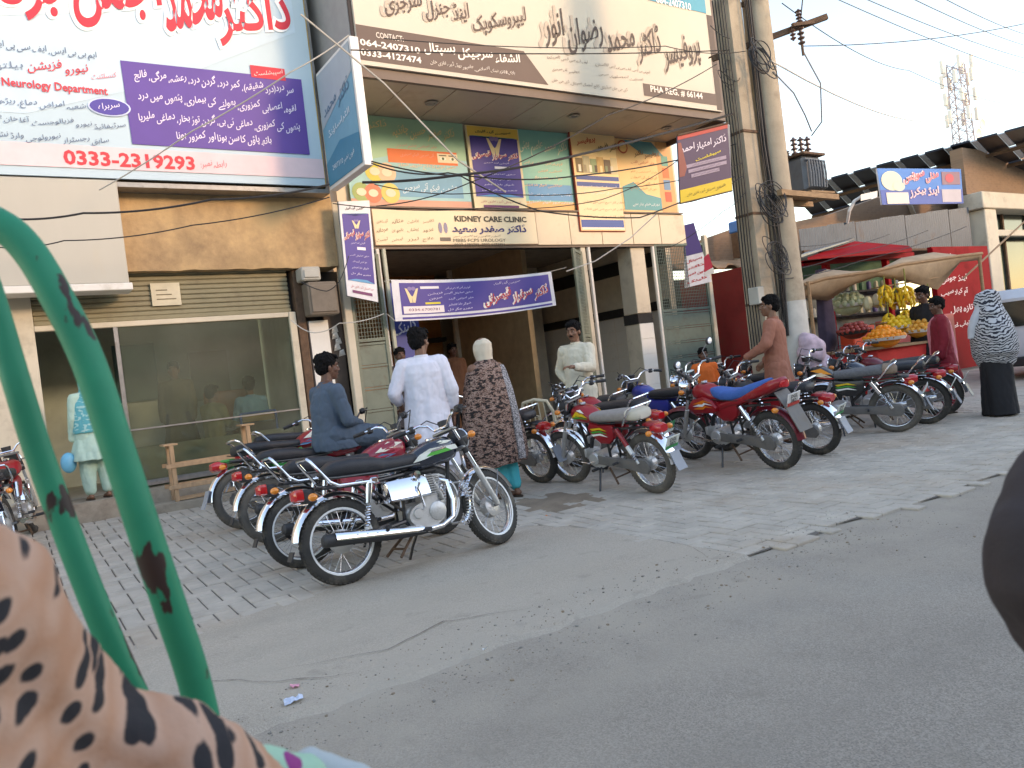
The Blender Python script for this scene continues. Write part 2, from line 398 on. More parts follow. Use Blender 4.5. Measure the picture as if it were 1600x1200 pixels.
for w_, h_ in ((2, 1), (1, 2)):
    for sl in (0, GSL):
        q = MB().use(m_pave); paver_mb(q, 0, 0, 0, w_, h_, sl); pm[(w_, h_, sl)] = q.mesh('paver', .35)
rest = MB().use(m_pave)
for i, (cx, cy, w_, h_) in enumerate(cells):
    z = (gz(cy) if cy > 5 else 0) + random.uniform(-.0035, .003)
    if i < 300: ob('paver', pm[(w_, h_, GSL if cy > 5 else 0)], pavement, Vector((cx, cy, z)) - pavement.location)
    else: paver_mb(rest, cx, cy, z, w_, h_, GSL if cy > 5 else 0)
rest.v = [tuple(v) for v in rest.v]
put('paver', rest, pavement, .35, 'stuff')
far = MB().use(m_pave)
far.add([(13.4, 2.9, .002), (250, 2.2, .002), (250, 5, .002), (13.4, 5, .002), (250, 11.3, .21), (13.4, 11.3, .21)], [(0, 1, 2, 3), (3, 2, 4, 5)])
put('paving_sheet', far, pavement)
# soil heap where pavers are missing, gravel and broken bits along the road edge
heap = MB().use(m_soil)
n_ = 26; vs = []
for i in range(n_+1):
    for j in range(n_+1):
        x = 3.95 + .95*i/n_; y = 5.7 + .95*j/n_; e = min(i, j, n_-i, n_-j) / (n_/2)
        vs.append((x, y, gz(y) - .012 + .04*min(1, e*1.3)*(noise.noise((x*6, y*6, 0))*.7 + .55) + .006*noise.noise((x*30, y*30, 0))))
heap.add(vs, [(i*(n_+1)+j, (i+1)*(n_+1)+j, (i+1)*(n_+1)+j+1, i*(n_+1)+j+1) for i in range(n_) for j in range(n_)])
def crack(pts, w_=.011):
    b = MB().use(m_joint); L_ = []; 
    for (a, c), (d, e) in zip(pts, pts[1:]):
        n_ = max(2, int(math.hypot(d-a, e-c)/.03))
        for i in range(n_): t = i/n_; x, y = a+(d-a)*t, c+(e-c)*t; k = .022*noise.noise((x*9, y*9, 3)); L_.append((x+k, y+.7*k))
    vs = []
    for i, (x, y) in enumerate(L_): h = w_*(.35 + .65*abs(noise.noise((x*14, y*14, 7)))*1.8)*math.sin(math.pi*min(1, max(.04, i/len(L_)))); z = (gz(y) if y > 5 else 0) + .0065; vs += [(x, y-h/2, z), (x, y+h/2, z)]
    b.add(vs, [(2*i, 2*i+2, 2*i+3, 2*i+1) for i in range(len(L_)-1)]); struct('pavement_crack', b)
crack([(3.3, 5.62), (3.66, 5.45), (3.84, 5.0), (3.86, 4.3), (3.8, 3.75), (3.58, 3.36)], .03); crack([(3.75, 6.2), (4.1, 5.6), (4.3, 5.0), (4.42, 4.3), (4.7, 3.75)], .016)
crack([(1.0, 3.9), (1.5, 3.7), (1.9, 3.85), (2.4, 3.6)], .012); crack([(.6, 4.2), (.95, 3.75), (1.3, 3.5)], .012)
tag(put('soil', heap, None, .8), 'patch of bare brown soil where paving blocks are missing', 'soil', kind='stuff')
st = MB(); mm = [mat('stone_grey', (.22, .2, .175), .9, var=.25, scale=20), mat('stone_pale', (.36, .33, .29), .9, var=.2, scale=20), m_soil]
for i in range(2600):
    x = random.uniform(-1.2, 5.2) if i < 2200 else random.uniform(5, 13); t = abs(random.gauss(0, .28)); y = edgeY(x) - .06 - t if random.random() < .75 else edgeY(x) + random.uniform(0, .35)
    r_ = random.uniform(.0015, .0042) * (2.4 if random.random() < .06 else 1)
    z = -.022 if y < edgeY(x) else 0; M = Matrix.Rotation(random.uniform(0, 6.3), 3, 'Z')
    st.use(random.choice(mm)).ell((x, y, z + r_*.2), (r_*1.3, r_, r_*.7), 5, 3, M)
tag(put('gravel', st, None, .3), 'scatter of small stones and grit along the broken road edge', 'gravel', kind='stuff')
def crumple(name, label, cat, x, y, col, s_, seed):
    mb = MB().use(mat(name + '_film', col, .45, var=.2, scale=30)); vs = []; n_ = 7
    for b in (0, 1):
        for i in range(n_):
            for j in range(n_):
                u = (i/(n_-1)-.5)*s_; v = (j/(n_-1)-.5)*s_*.6
                k = noise.noise((u*22+seed, v*22, seed)); vs.append((x + u + .2*v + k*.012, y + v + k*.01, .0 + abs(noise.noise((u*30, v*30+seed, 2)))*.035 + .004 - b*.0015))
    fs = [(i*n_+j, (i+1)*n_+j, (i+1)*n_+j+1, i*n_+j+1) for i in range(n_-1) for j in range(n_-1)]
    mb.add(vs, fs + [tuple(n_*n_ + k for k in f[::-1]) for f in fs]); tag(put(name, mb, None, 0), label, cat)
p = PD(460, 1103, (CP.z+.02)/-(ray(460, 1103)/FPX).z); crumple('plastic_wrapper', 'crumpled pale blue plastic wrapper lying on the road edge', 'litter', p.x, p.y, (.55, .62, .75), .085, 1)
p = PD(462, 1080, (CP.z+.02)/-(ray(462, 1080)/FPX).z); crumple('pink_wrapper', 'small pink scrap of wrapper on the road edge grit', 'litter', p.x, p.y, (.8, .35, .45), .05, 5)
crumple('orange_peel', 'bright orange scrap of peel on the soil in front of the shawled woman', 'litter', 3.98, 5.68, (.95, .25, .03), .06, 9)
crumple('paper_scrap', 'small white paper scrap where the road meets the apron', 'litter', 1.83, 3.28, (.8, .8, .78), .03, 13)

# ================================================================== SHOP BUILDING (left)
m_plas = mat('old_plaster', (.50, .34, .18), .93, var=.22, scale=.7, bump=.7, bscale=14, dirt=((.15, .10, .07), .5, .75))
m_cream = mat('cream_paint', (.62, .55, .43), .75, var=.1, scale=2, bump=.12, bscale=30, dirt=((.33, .27, .2), .28, 1.8))
m_white = mat('white_paint', (.74, .72, .67), .6, var=.06, scale=2, bump=.08, bscale=25, dirt=((.45, .4, .33), .2, 2.2))
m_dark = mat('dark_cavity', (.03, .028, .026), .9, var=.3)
m_conc2 = mat('step_concrete', (.33, .28, .22), .92, var=.18, scale=4, bump=.5, bscale=50, dirt=((.17, .13, .1), .35, 3))
m_green = mat('green_gate_paint', (.2, .22, .165), .6, var=.14, scale=3, bump=.15, bscale=30, dirt=((.17, .12, .08), .3, 5))
m_rust = mat('rusty_steel', (.13, .075, .045), .85, var=.3, scale=12, bump=.4, bscale=60)
m_steel = mat('grey_steel', (.25, .25, .25), .45, metal=.6, var=.15, scale=9, dirt=((.14, .1, .07), .2, 8))
m_chrome = mat('chrome', (.9, .91, .94), .1, metal=1., var=.03, scale=6)
def glass_mat():
    m = bpy.data.materials.new('shop_glass'); m.use_nodes = True; n = m.node_tree.nodes; l = m.node_tree.links
    n.clear(); o = n.new('ShaderNodeOutputMaterial'); t = n.new('ShaderNodeBsdfTransparent'); t.inputs[0].default_value = (.84, .88, .83, 1)
    gl = n.new('ShaderNodeBsdfGlossy'); gl.inputs['Roughness'].default_value = .06; gl.inputs[0].default_value = (.8, .85, .75, 1)
    di = n.new('ShaderNodeBsdfDiffuse'); di.inputs[0].default_value = (.40, .42, .35, 1)  # patchy diffuse layer paints reflections and haze onto the pane
    nz = n.new('ShaderNodeTexNoise'); nz.inputs['Scale'].default_value = .9; nz.inputs['Detail'].default_value = 5
    mr = n.new('ShaderNodeMapRange'); mr.inputs[1].default_value = .4; mr.inputs[2].default_value = .68; mr.inputs[3].default_value = .03; mr.inputs[4].default_value = .24
    m1 = n.new('ShaderNodeMixShader'); m2 = n.new('ShaderNodeMixShader'); f = n.new('ShaderNodeFresnel'); f.inputs[0].default_value = 1.5
    l.new(nz.outputs[0], mr.inputs[0]); l.new(mr.outputs[0], m1.inputs[0]); l.new(t.outputs[0], m1.inputs[1]); l.new(di.outputs[0], m1.inputs[2])
    l.new(f.outputs[0], m2.inputs[0]); l.new(m1.outputs[0], m2.inputs[1]); l.new(gl.outputs[0], m2.inputs[2]); l.new(m2.outputs[0], o.inputs[0]); return m
m_glass = glass_mat()

sb = thing('shop_building', 'weathered plaster building with a glass shop front under the neurology billboard', 'building', (1, 11, 0))
b = MB().use(m_plas)                                        # eroded concrete band
def rough_slab(mb, x0, x1, y0, y1, z0, z1, nx, nz_, amp, sc, seed=0):
    front = []; 
    for j in range(nz_+1):
        for i in range(nx+1):
            x = x0 + (x1-x0)*i/nx; z = z0 + (z1-z0)*j/nz_; k = amp*(noise.noise((x*sc, z*sc, seed)) + .5*noise.noise((x*sc*3, z*sc*3, seed)))
            zz = z + (.02*noise.noise((x*5, 0, seed)) if j == 0 else 0)
            front.append((x, y0 + k, zz))
    n_ = len(front); q = lambda i, j: j*(nx+1)+i
    fs = [(q(i, j), q(i+1, j), q(i+1, j+1), q(i, j+1)) for j in range(nz_) for i in range(nx)]
    back = [(v[0], y1, v[2]) for v in front]
    fs += [(q(i, 0), n_+q(i, 0), n_+q(i+1, 0), q(i+1, 0)) for i in range(nx)] + [(q(i, nz_), q(i+1, nz_), n_+q(i+1, nz_), n_+q(i, nz_)) for i in range(nx)]
    fs += [(q(0, j), q(0, j+1), n_+q(0, j+1), n_+q(0, j)) for j in range(nz_)] + [(q(nx, j), n_+q(nx, j), n_+q(nx, j+1), q(nx, j+1)) for j in range(nz_)]
    mb.add(front + back, fs)
rough_slab(b, -5, 4.36, 10.85, 11.6, 3.22, 4.7, 120, 22, .018, 2.2)
put('concrete_band', b, sb, .5)
b = MB().use(m_cream); b.box(-8, 11.0, 4.7, 4.36, 11.6, 9.4); b.box(-8, 11.6, .2, -5, 17, 9.4); b.box(-8, 11.0, .2, -5.01, 11.6, 4.7); put('wall', b, sb)
b = MB().use(m_conc2).box(-8, 11.6, 3.26, 4.36, 17, 3.5); put('ceiling_slab', b, sb)
b = MB().use(m_cream); rough_slab(b, -5, .42, 10.98, 11.5, .2, 3.22, 30, 30, .012, 2); put('wall', b, sb, .5)
# white painted pier right of the shop window and dark side door
b = MB().use(m_white); rough_slab(b, 3.84, 4.13, 10.96, 11.3, .5, 2.45, 6, 20, .01, 3, 4); put('pier', b, sb, .5)
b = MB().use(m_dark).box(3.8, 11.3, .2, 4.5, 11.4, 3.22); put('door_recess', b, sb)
b = MB().use(mat('brown_door', (.1, .075, .06), .7, var=.2, scale=5)).box(4.14, 11.15, .25, 4.42, 11.19, 2.9, .01); put('side_door', b, sb)
b = MB().use(m_white)
for k in range(5):
    x, z = 4.32 + random.uniform(-.05, .05), 1.95 + .09*k; b.add([(x-.05, 11.14, z-.05), (x+.06, 11.14, z-.03), (x+.04, 11.14, z+.06), (x-.03, 11.14, z+.04), (x-.05, 11.1, z)], [(0, 1, 4), (1, 2, 4), (2, 3, 4), (3, 0, 4), (0, 3, 2, 1)])
put('torn_paper', b, sb, 0)
# roller shutter housing
b = MB().use(mat('shutter_paint', (.27, .24, .15), .7, var=.15, scale=3, dirt=((.16, .13, .09), .4, 3)))
for k in range(9): b.box(.42, 11.02 + .004*(k % 2), 2.66 + k*.066, 3.62, 11.12, 2.66 + k*.066 + .061, .012)
b.box(.42, 11.0, 2.6, 3.62, 11.13, 2.66, .01); put('shutter', b, sb, .5)
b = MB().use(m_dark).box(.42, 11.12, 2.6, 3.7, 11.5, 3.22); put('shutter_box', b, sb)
b = MB().use(mat('paper', (.62, .55, .4), .8)).box(1.78, 10.985, 2.78, 2.14, 10.998, 3.08); b.use(ink('6a6048'))
for k in range(3): b.box(1.84, 10.98, 2.86 + k*.06, 2.08 - .05*k, 10.984, 2.872 + k*.06)
put('paper_notice', b, sb)
# window frame
b = MB().use(m_cream); b.box(3.56, 10.95, .42, 3.66, 11.05, 2.6, .008); b.box(.42, 10.97, 2.53, 3.56, 11.05, 2.6, .008); put('window_frame', b, sb)
b = MB().use(m_rust).box(3.675, 10.94, .42, 3.8, 11.2, 3.2, .008); put('steel_post', b, sb)
b = MB().use(m_steel); b.box(1.28, 10.98, .45, 1.33, 11.03, 2.53); b.box(1.33, 10.98, .45, 3.56, 11.03, .52); b.box(1.33, 10.98, 1.18, 3.56, 11.0, 1.2); put('mullion', b, sb)
b = MB().use(m_glass).box(1.34, 11.0, .52, 3.56, 11.008, 2.53); put('glass_pane', b, sb)
b = MB().use(mat('shop_wall_in', (.58, .6, .52), .85, var=.25, scale=1)); b.box(-1, 13.4, .4, 3.8, 13.5, 3.26); b.box(3.85, 11.45, .4, 3.95, 15.5, 3.26); b.box(.3, 11.5, .4, .38, 15.5, 3.26); put('interior_wall', b, sb)
b = MB().use(mat('shop_floor', (.45, .42, .36), .5, var=.15)).box(-1, 11.1, .3, 3.8, 15.5, .42); put('floor', b, sb)
b = MB().use(mat('poster_teal', (.12, .2, .2), .5)).box(1.5, 13.34, 1.6, 2.1, 13.39, 2.5); b.use(mat('poster_pale', (.35, .33, .24), .5)).box(2.6, 13.34, 1.5, 3.2, 13.39, 2.3); put('poster', b, sb)
b = MB().use(mat('orange_wood', (.35, .13, .05), .5, var=.2)).box(2.55, 12.3, 1.1, 3.2, 12.4, 1.6, .02); put('reception_panel', b, sb)
b = MB().use(m_green).box(1.34, 11.15, .42, 3.5, 11.22, .95); put('low_panel', b, sb)

b = MB().use(m_conc2); rough_slab(b, -2.4, 3.2, 10.38, 11.1, .12, .42, 80, 5, .014, 4, 7)
struct('shop_step', b, .5)
b = MB().use(m_conc2); rough_slab(b, 1.35, 2.9, 10.02, 10.37, .1, .27, 30, 3, .02, 5, 3); struct('lower_step', b, .5)

# blank white light box over the shop door
wb = thing('white_signboard', 'blank cream white sign box above the shop door on the left', 'sign', (.6, 10.6, 2.95))
b = MB().use(mat('cream_flex', (.46, .44, .38), .5, var=.05, scale=1.2, dirt=((.5, .44, .33), .2, 1.4), stretch=(1, 1, .25)))
b.box(-.9, 10.5, 3.02, 1.47, 10.84, 4.3, .01); put('face', b, wb)
b = MB().use(m_white); b.box(-.92, 10.47, 2.93, 1.5, 10.84, 3.018, .008); put('bottom_rail', b, wb)
# meter boxes and cables on the pier
for (nm, lb, x0, z0, x1, z1, mm_) in (('meter_box', 'brown electricity box low on the wall beside the shop window', 3.78, 2.5, 4.22, 2.98, mat('brown_box', (.2, .165, .13), .8, var=.2, scale=4, dirt=((.1, .08, .06), .3, 4))),
                                  ('junction_box', 'small pale grey junction box above the brown meter box', 3.72, 3.0, 4.0, 3.2, mat('grey_box', (.42, .42, .38), .6, var=.1))):
    t = thing(nm, lb, 'electrical box', ((x0+x1)/2, 10.8, z0)); put('case', MB().use(mm_).box(x0, 10.66, z0, x1, 10.93, z1, .02), t)
    put('lid', MB().use(mm_).box(x0+.03, 10.64, z0+.04, x1-.03, 10.658, z1-.05, .008), t)
def wire(pts, r, m, name='cable', sagn=10, label=None, group=None, cat='cable', sag=0.):
    P_ = []
    for a_, b_ in zip(pts, pts[1:]):
        a_, b_ = Vector(a_), Vector(b_)
        for i in range(sagn):
            t = i/sagn; q = a_.lerp(b_, t); q.z -= sag * 4*t*(1-t); P_.append(q)
    P_.append(Vector(pts[-1])); o = put(name, MB().use(m).tube(P_, r, 5), None)
    return tag(o, label, cat, group)
m_cable = mat('black_cable', (.02, .02, .022), .6, var=.2); m_cablew = mat('pale_cable', (.5, .47, .42), .6, var=.1)

# ================================================================== NEUROLOGY BILLBOARD
def uv(x, y, Y): p = FY(x, y, Y); return p.x, p.z
def line(bd, Y, t, xl, yl, xr, yr, hpx, col, **k):
    (u1, v1), (u2, v2) = uv(xl, yl, Y), uv(xr, yr, Y); pc = FY((xl+xr)/2, (yl+yr)/2, Y); h = hpx * (pc - CP).dot(FW) / FPX
    bd.text(t, (u1+u2)/2, (v1+v2)/2, h, col, w=u2-u1, **k)
nb = thing('neurology_billboard', 'large pale blue billboard with red Urdu headline, purple box and phone number', 'billboard', (0, 10.5, 4.3))
YB = 10.5; zb = FY(512, 291, YB).z
b = MB().use(mat('billboard_flex', (.46, .6, .68), .5, var=.06, scale=.5)); b.box(-4.2, YB, zb, 4.17, YB+.04, 9.3); put('panel', b, nb)
b = MB().use(m_steel); b.box(-4.25, YB+.041, zb-.09, 4.24, YB+.34, zb-.03); b.box(4.185, YB+.041, zb-.03, 4.24, YB+.34, 9.3); b.box(-4.25, YB+.041, 9.24, 4.184, YB+.34, 9.33)
for x in (-3, -1, 1, 3): b.box(x, YB+.05, zb, x+.05, YB+.3, 9.2)
put('frame', b, nb)
b = MB().use(mat('yellow_trim', (.5, .32, .08), .6, dirt=((.2, .12, .05), .4, 8))).box(4.172, YB-.005, zb, 4.183, YB+.2, 9.3); put('trim', b, nb)
bd = Board(lambda u, v, o: (u, YB - o, v))
bd.poly([(-4.2, 5.0), (.6, 5.05), (2.2, 5.6), (4.0, 6.5), (4.0, 7.6), (1, 7.0), (-4.2, 6.7)], 'BCD2E0', 1)
bd.poly([(-4.2, 5.9), (-1, 5.9), (1.6, 6.4), (3.2, 7.2), (0, 6.9), (-4.2, 6.4)], 'CEDCE4', 2)
z0 = FY(505, 279, YB).z; z1 = FY(500, 249, YB).z
bd.rect(-4.2, z0, 4.17, z1, 'E4C8CC', 3)
x0, zt = uv(194, 98, YB); x1, zbm = uv(480, 243, YB)
bd.poly([(1.70, 4.76), (3.99, 4.76), (4.0, 5.83), (1.68, 5.81)], '5B3F97', 3)
line(bd, YB, 'سر درد(درد شقیقہ)، کمر درد، گردن درد، رعشہ، مرگی، فالج', 209, 118, 458, 142, 23, 'E9DDF0', layer=4, bold=.012)
line(bd, YB, 'لقوہ، اعصابی کمزوری، بھولنے کی بیماری، پٹھوں میں درد', 215, 152, 462, 170, 23, 'E9DDF0', layer=4, bold=.012)
line(bd, YB, 'پٹھوں کی کمزوری، دماغی ٹی بی، گردن توڑ بخار، دماغی ملیریا', 216, 182, 468, 200, 23, 'E9DDF0', layer=4, bold=.012)
line(bd, YB, 'ہاتھ پاؤں کا سن ہونا اور کمزور ہونا', 275, 210, 424, 224, 22, 'E9DDF0', layer=4, bold=.012)
ur0, vr0 = uv(390, 102, YB); ur1, vr1 = uv(446, 126, YB); bd.rect(ur0, vr1-.01, ur1, vr0, 'D8263C', 4); line(bd, YB, 'اسپیشلسٹ', 396, 112, 441, 116, 15, 'F8E4E0', layer=5)
line(bd, YB, 'Neurology Department', 3, 131, 168, 144, 17, 'D93A44', layer=4, bold=.02)
line(bd, YB, 'کنسلٹنٹ', 142, 117, 182, 121, 15, 'E07078', layer=4)
line(bd, YB, 'نیورو فزیشن', 42, 100, 138, 113, 26, 'D8323F', layer=4, bold=.01)
line(bd, YB, 'ہیلتھ', -12, 103, 36, 105, 16, '6E7F96', layer=4)
line(bd, YB, 'ایم بی بی ایس، ایف سی پی ایس (نیورو)', -60, 72, 150, 82, 18, '52607A', layer=4)
line(bd, YB, 'شعبہ امراض دماغ، ریڑھ ہڈی', -30, 158, 134, 167, 17, '5A6A86', layer=4)
eu, ev = uv(171, 168, YB); bd.disc(eu, ev, .24, .115, 'C8D4F0', 4); bd.disc(eu, ev, .22, .1, '4A3F9A', 5); line(bd, YB, 'سربراہ', 153, 166, 187, 170, 13, 'F0E8F8', layer=6)
line(bd, YB, 'سرٹیفائیڈ نیورو فزیالوجسٹ آغا خان یونیورسٹی', -60, 184, 196, 197, 18, '52607A', layer=4)
line(bd, YB, 'سابق رجسٹرار نیورولوجی وارڈ نشتر ہسپتال', -60, 210, 170, 221, 18, '52607A', layer=4)
line(bd, YB, '0333-2319293', 99, 246, 304, 256, 23, 'D8323F', layer=4, bold=.03)
line(bd, YB, 'رابطہ نمبر:', 313, 257, 354, 259, 16, 'E07078', layer=4)
for (t, a_, b_, c_, d_, h_) in (('ڈاکٹر', 338, 20, 452, 22, 120), ('محمد', 255, 8, 348, 12, 92), ('اجمل', 110, -24, 250, -14, 140), ('بزدار', -60, -22, 92, -6, 116)):
    line(bd, YB, t, a_, b_, c_, d_, h_, 'D8263C', layer=4, bold=.022, halo='F4F6F8', slope=.12, res=5)
line(bd, YB, 'نیورو فزیشن', -40, -190, 420, -160, 90, '4A3F9A', layer=4)
bd.done(nb)

# ================================================================== CLINIC BUILDING
m_brown = mat('brown_cladding', (.11, .07, .052), .5, var=.12, scale=3)
m_fasc = mat('cream_cladding', (.66, .55, .4), .45, var=.07, scale=1.5, dirt=((.4, .3, .2), .18, 1.5))
cb = thing('clinic_building', 'clinic building with overhanging sign fascia above an open gated entrance', 'building', (8, 11, .2))
YS = 9.35; XL, XR = 4.38, 11.68
b = MB().use(m_brown); b.box(XL, YS+.05, 5.5, XR, YS+.12, 8.4); b.box(XL, YS+.121, 5.5, XL+.06, 11, 8.4); b.box(XR-.06, YS+.121, 5.5, XR, 11, 8.4); put('fascia_box', b, cb)
b = MB().use(mat('grey_side', (.33, .32, .31), .7, var=.08)); b.box(XL-.012, YS+.13, 5.52, XL-.002, 10.99, 8.4); put('side_cladding', b, cb)
b = MB().use(m_brown).box(XL+.061, 9.472, 5.64, XR-.061, 9.9, 5.68); put('soffit_edge', b, cb)
sm = mat('soffit_panel', (.46, .37, .28), .5, var=.08, scale=1.2, dirt=((.28, .2, .14), .25, 1.2))
nsp = 9
for i in range(nsp):
    x0 = XL + .07 + (XR-XL-.14)*i/nsp; x1 = XL + .07 + (XR-XL-.14)*(i+1)/nsp
    for (y0, y1) in ((9.48, 10.98),):
        put('soffit_panel', MB().use(sm).box(x0+.008, y0, 5.585 + .004*(i % 2), x1-.008, y1, 5.61, .003), cb)
for (x, y) in ((5.9, 10.2), (8.6, 10.1), (10.9, 10.2)):
    q = thing  # downlights
    o = put('downlight', MB().use(m_steel).lathe([(.0, 0), (.05, 0), (.055, -.012), (.1, -.012), (.1, .0)], (x, y, 5.575), 'z', 16), cb)
b = MB().use(m_fasc).box(4.53, 11.0, 4.0, 11.75, 11.5, 9.2); b.box(4.53, 11.5, .2, 4.62, 17, 9.2); b.box(11.85, 11.5, .2, 11.97, 17, 9.2); b.box(4.53, 17, .2, 11.97, 17.2, 9.2); b.box(11.75, 11, 4, 11.85, 17, 9.2); b.box(4.62, 11.5, 9.1, 11.85, 17, 9.2); put('wall', b, cb)
b = MB().use(m_conc2).box(4.62, 11.5, 3.95, 11.85, 17, 4.1); put('ceiling_slab', b, cb)
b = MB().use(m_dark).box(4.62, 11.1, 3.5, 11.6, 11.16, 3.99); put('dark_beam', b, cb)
# cream lintel panels
xs = [8.12, 8.87, 9.62, 10.4, 11.15, 11.85]
for x0, x1 in zip(xs, xs[1:]): put('lintel_panel', MB().use(m_fasc).box(x0+.006, 10.9, 3.53, x1-.006, 10.98, 4.12, .004), cb)
b = MB().use(m_brown).box(4.98, 10.93, 3.49, 11.85, 11.0, 3.528); b.box(4.98, 10.86, 4.125, 11.8, 10.99, 4.15); put('lintel_trim', b, cb)
b = MB().use(m_fasc).box(4.98, 10.93, 3.53, 8.11, 10.985, 4.12); put('lintel_backing', b, cb)
# columns and frames
def col(nm, x0, x1, y0, y1, z0, z1, m_, bev=.01): return put(nm, MB().use(m_).box(x0, y0, z0, x1, y1, z1, bev), cb)
col('column', 4.38, 4.5, 10.88, 11.0, .2, 4.2, m_cream)
col('gate_post', 5.02, 5.08, 10.92, 10.98, .2, 3.5, m_white); col('gate_post', 5.13, 5.19, 10.92, 10.98, .2, 3.5, mat('pale_green', (.5, .52, .42), .6))
col('column', 9.1, 9.22, 10.95, 11.1, .2, 3.5, m_cream); col('gate_post', 9.26, 9.32, 10.93, 10.99, .2, 3.5, m_white)
col('column', 10.38, 10.75, 11.0, 11.4, 2.2, 3.95, m_cream); 
col('gate_post', 10.9, 10.96, 10.93, 10.99, .2, 3.5, m_white)
# white tiles on the column and inside right wall
m_tile = mat('white_tile', (.8, .78, .73), .35, var=.06, scale=2, dirt=((.35, .3, .24), .15, 2))
tm = MB().use(m_tile).box(-.0, -.297, 0, .012, .297, .297, .003).mesh('tile')
for j in range(7):
    for i in range(8): ob('wall_tile', tm, cb, (11.836 - 8, 11.85 + i*.6 - 11, .2 + j*.3 - .2))
tm2 = MB().use(m_tile).box(0, -.012, 0, .366, 0, .297, .003).mesh('tile')
for j in range(6): ob('column_tile', tm2, cb, (10.382 - 8, 10.998 - 11, j*.3 + .0))
col('column_core', 10.38, 10.75, 11.0, 11.4, .2, 2.0, m_cream)
col('black_band', 11.80, 11.85, 11.55, 16.9, 2.31, 2.5, m_dark, 0); col('black_band', 11.79, 11.85, 11.55, 16.9, 3.25, 3.55, m_dark, 0)
col('black_band', 10.37, 10.76, 10.99, 11.41, 2.0, 2.19, m_dark, 0)
put('interior_wall', MB().use(mat('interior_cream', (.7, .62, .5), .8, var=.1)).box(11.838, 11.5, .2, 11.848, 16.95, 3.95), cb)
put('interior_wall', MB().use(mat('wood_panel', (.5, .2, .06), .45, var=.25, scale=1.5, stretch=(3, 3, .4))).box(5.0, 16.6, .2, 9.1, 16.9, 3.95), cb)  # back wall: warm interior glow put into its wood brown
put('interior_wall', MB().use(mat('interior_cream', (.7, .62, .5), .8, var=.1)).box(9.101, 15.9, .2, 11.7, 16.0, 3.95), cb)
put('partition', MB().use(mat('partition_cream', (.42, .3, .17), .8, var=.15)).box(9.2, 13.0, .2, 9.32, 15.9, 3.95), cb)
put('counter', MB().use(mat('counter_wood', (.22, .1, .05), .4, var=.2)).box(6.2, 14.6, .2, 8.4, 15.1, 1.3, .02), cb)
put('shelf', MB().use(m_dark).box(6.0, 16.2, 2.3, 9.0, 16.55, 2.4), cb)
put('floor', MB().use(mat('terrazzo', (.4, .37, .32), .4, var=.1, scale=8)).box(4.62, 11.0, .16, 11.84, 17, .26), cb)
put('threshold', MB().use(m_conc2).box(4.5, 10.7, .1, 11.9, 10.999, .25, .01), cb)

# clinic fascia sign
cs = thing('clinic_fascia_sign', 'long cream fascia sign with brown Urdu doctor name above the clinic entrance', 'sign', (8, YS, 5.6))
b = MB().use(mat('cream_flex2', (.56, .5, .41), .5, var=.05, scale=.7)).box(XL+.02, YS, 5.64, 11.5, YS+.048, 8.3); put('panel', b, cs)
bd = Board(lambda u, v, o: (u, YS - o, v))
bd.rect(11.36, 5.66, 11.5, 7.4, '4A3830', 1)
bd.poly([(XL+.02, 5.70), (7.52, 5.70), (7.12, 6.17), (XL+.02, 6.17)], '5A463E', 1)
bd.rect(9.55, 5.74, 11.36, 5.95, '5A463E', 1); bd.rect(9.9, 7.42, 11.36, 8.3, '2A93AE', 2)
line(bd, YS, '064-2407310', 1024, -2, 1079, 12, 12, 'F4F4F0', layer=3, bold=.02)
line(bd, YS, 'CONTACT:', 587, 54, 630, 62, 9, 'E8DCD0', layer=2, bold=.01)
line(bd, YS, '064-2407310', 562, 66, 656, 79, 10.5, 'F2EAE0', layer=2, bold=.025)
line(bd, YS, '0333-4127474', 563, 81, 658, 95, 10.5, 'F2EAE0', layer=2, bold=.025)
line(bd, YS, 'الشفاء سرجیکل ہسپتال', 662, 76, 812, 93, 25, 'F2EAE0', layer=2, bold=.02, slope=.12)
line(bd, YS, 'بلاک 18 نزد بینک الاسلامی، جامپور روڈ، ڈیرہ غازی خان', 672, 98, 804, 114, 12, 'E8DCD0', layer=2)
line(bd, YS, 'PHA REG. # 66144', 1016, 141, 1097, 149, 11, 'F0E6DC', layer=2, bold=.025)
line(bd, YS, 'لیپروسکوپک اینڈ جنرل سرجری', 600, 5, 822, 32, 60, '4E3A32', layer=2, bold=.012, halo='B8A898', res=4)
line(bd, YS, 'پروفیسر ڈاکٹر محمد رضوان انور', 850, 44, 1094, 86, 78, '3E2C26', layer=2, bold=.012, halo='B8A898', slope=.16, res=4)
line(bd, YS, 'ایم بی بی ایس، ایف سی پی ایس (پاکستان)', 930, 103, 1015, 111, 9, '7A6658', layer=2)
line(bd, YS, 'ایف اے سی ایس (امریکہ)', 855, 90, 918, 97, 9, '7A6658', layer=2)
line(bd, YS, 'پروفیسر آف سرجری', 862, 108, 905, 114, 9, '7A6658', layer=2); line(bd, YS, 'کنسلٹنٹ لیپروسکوپک سرجن', 935, 117, 1005, 124, 9, '7A6658', layer=2)
line(bd, YS, 'ڈی جی خان میڈیکل کالج ٹیچنگ ہسپتال، ڈی جی خان', 862, 127, 980, 140, 9, '7A6658', layer=2)
bd.done(cs)

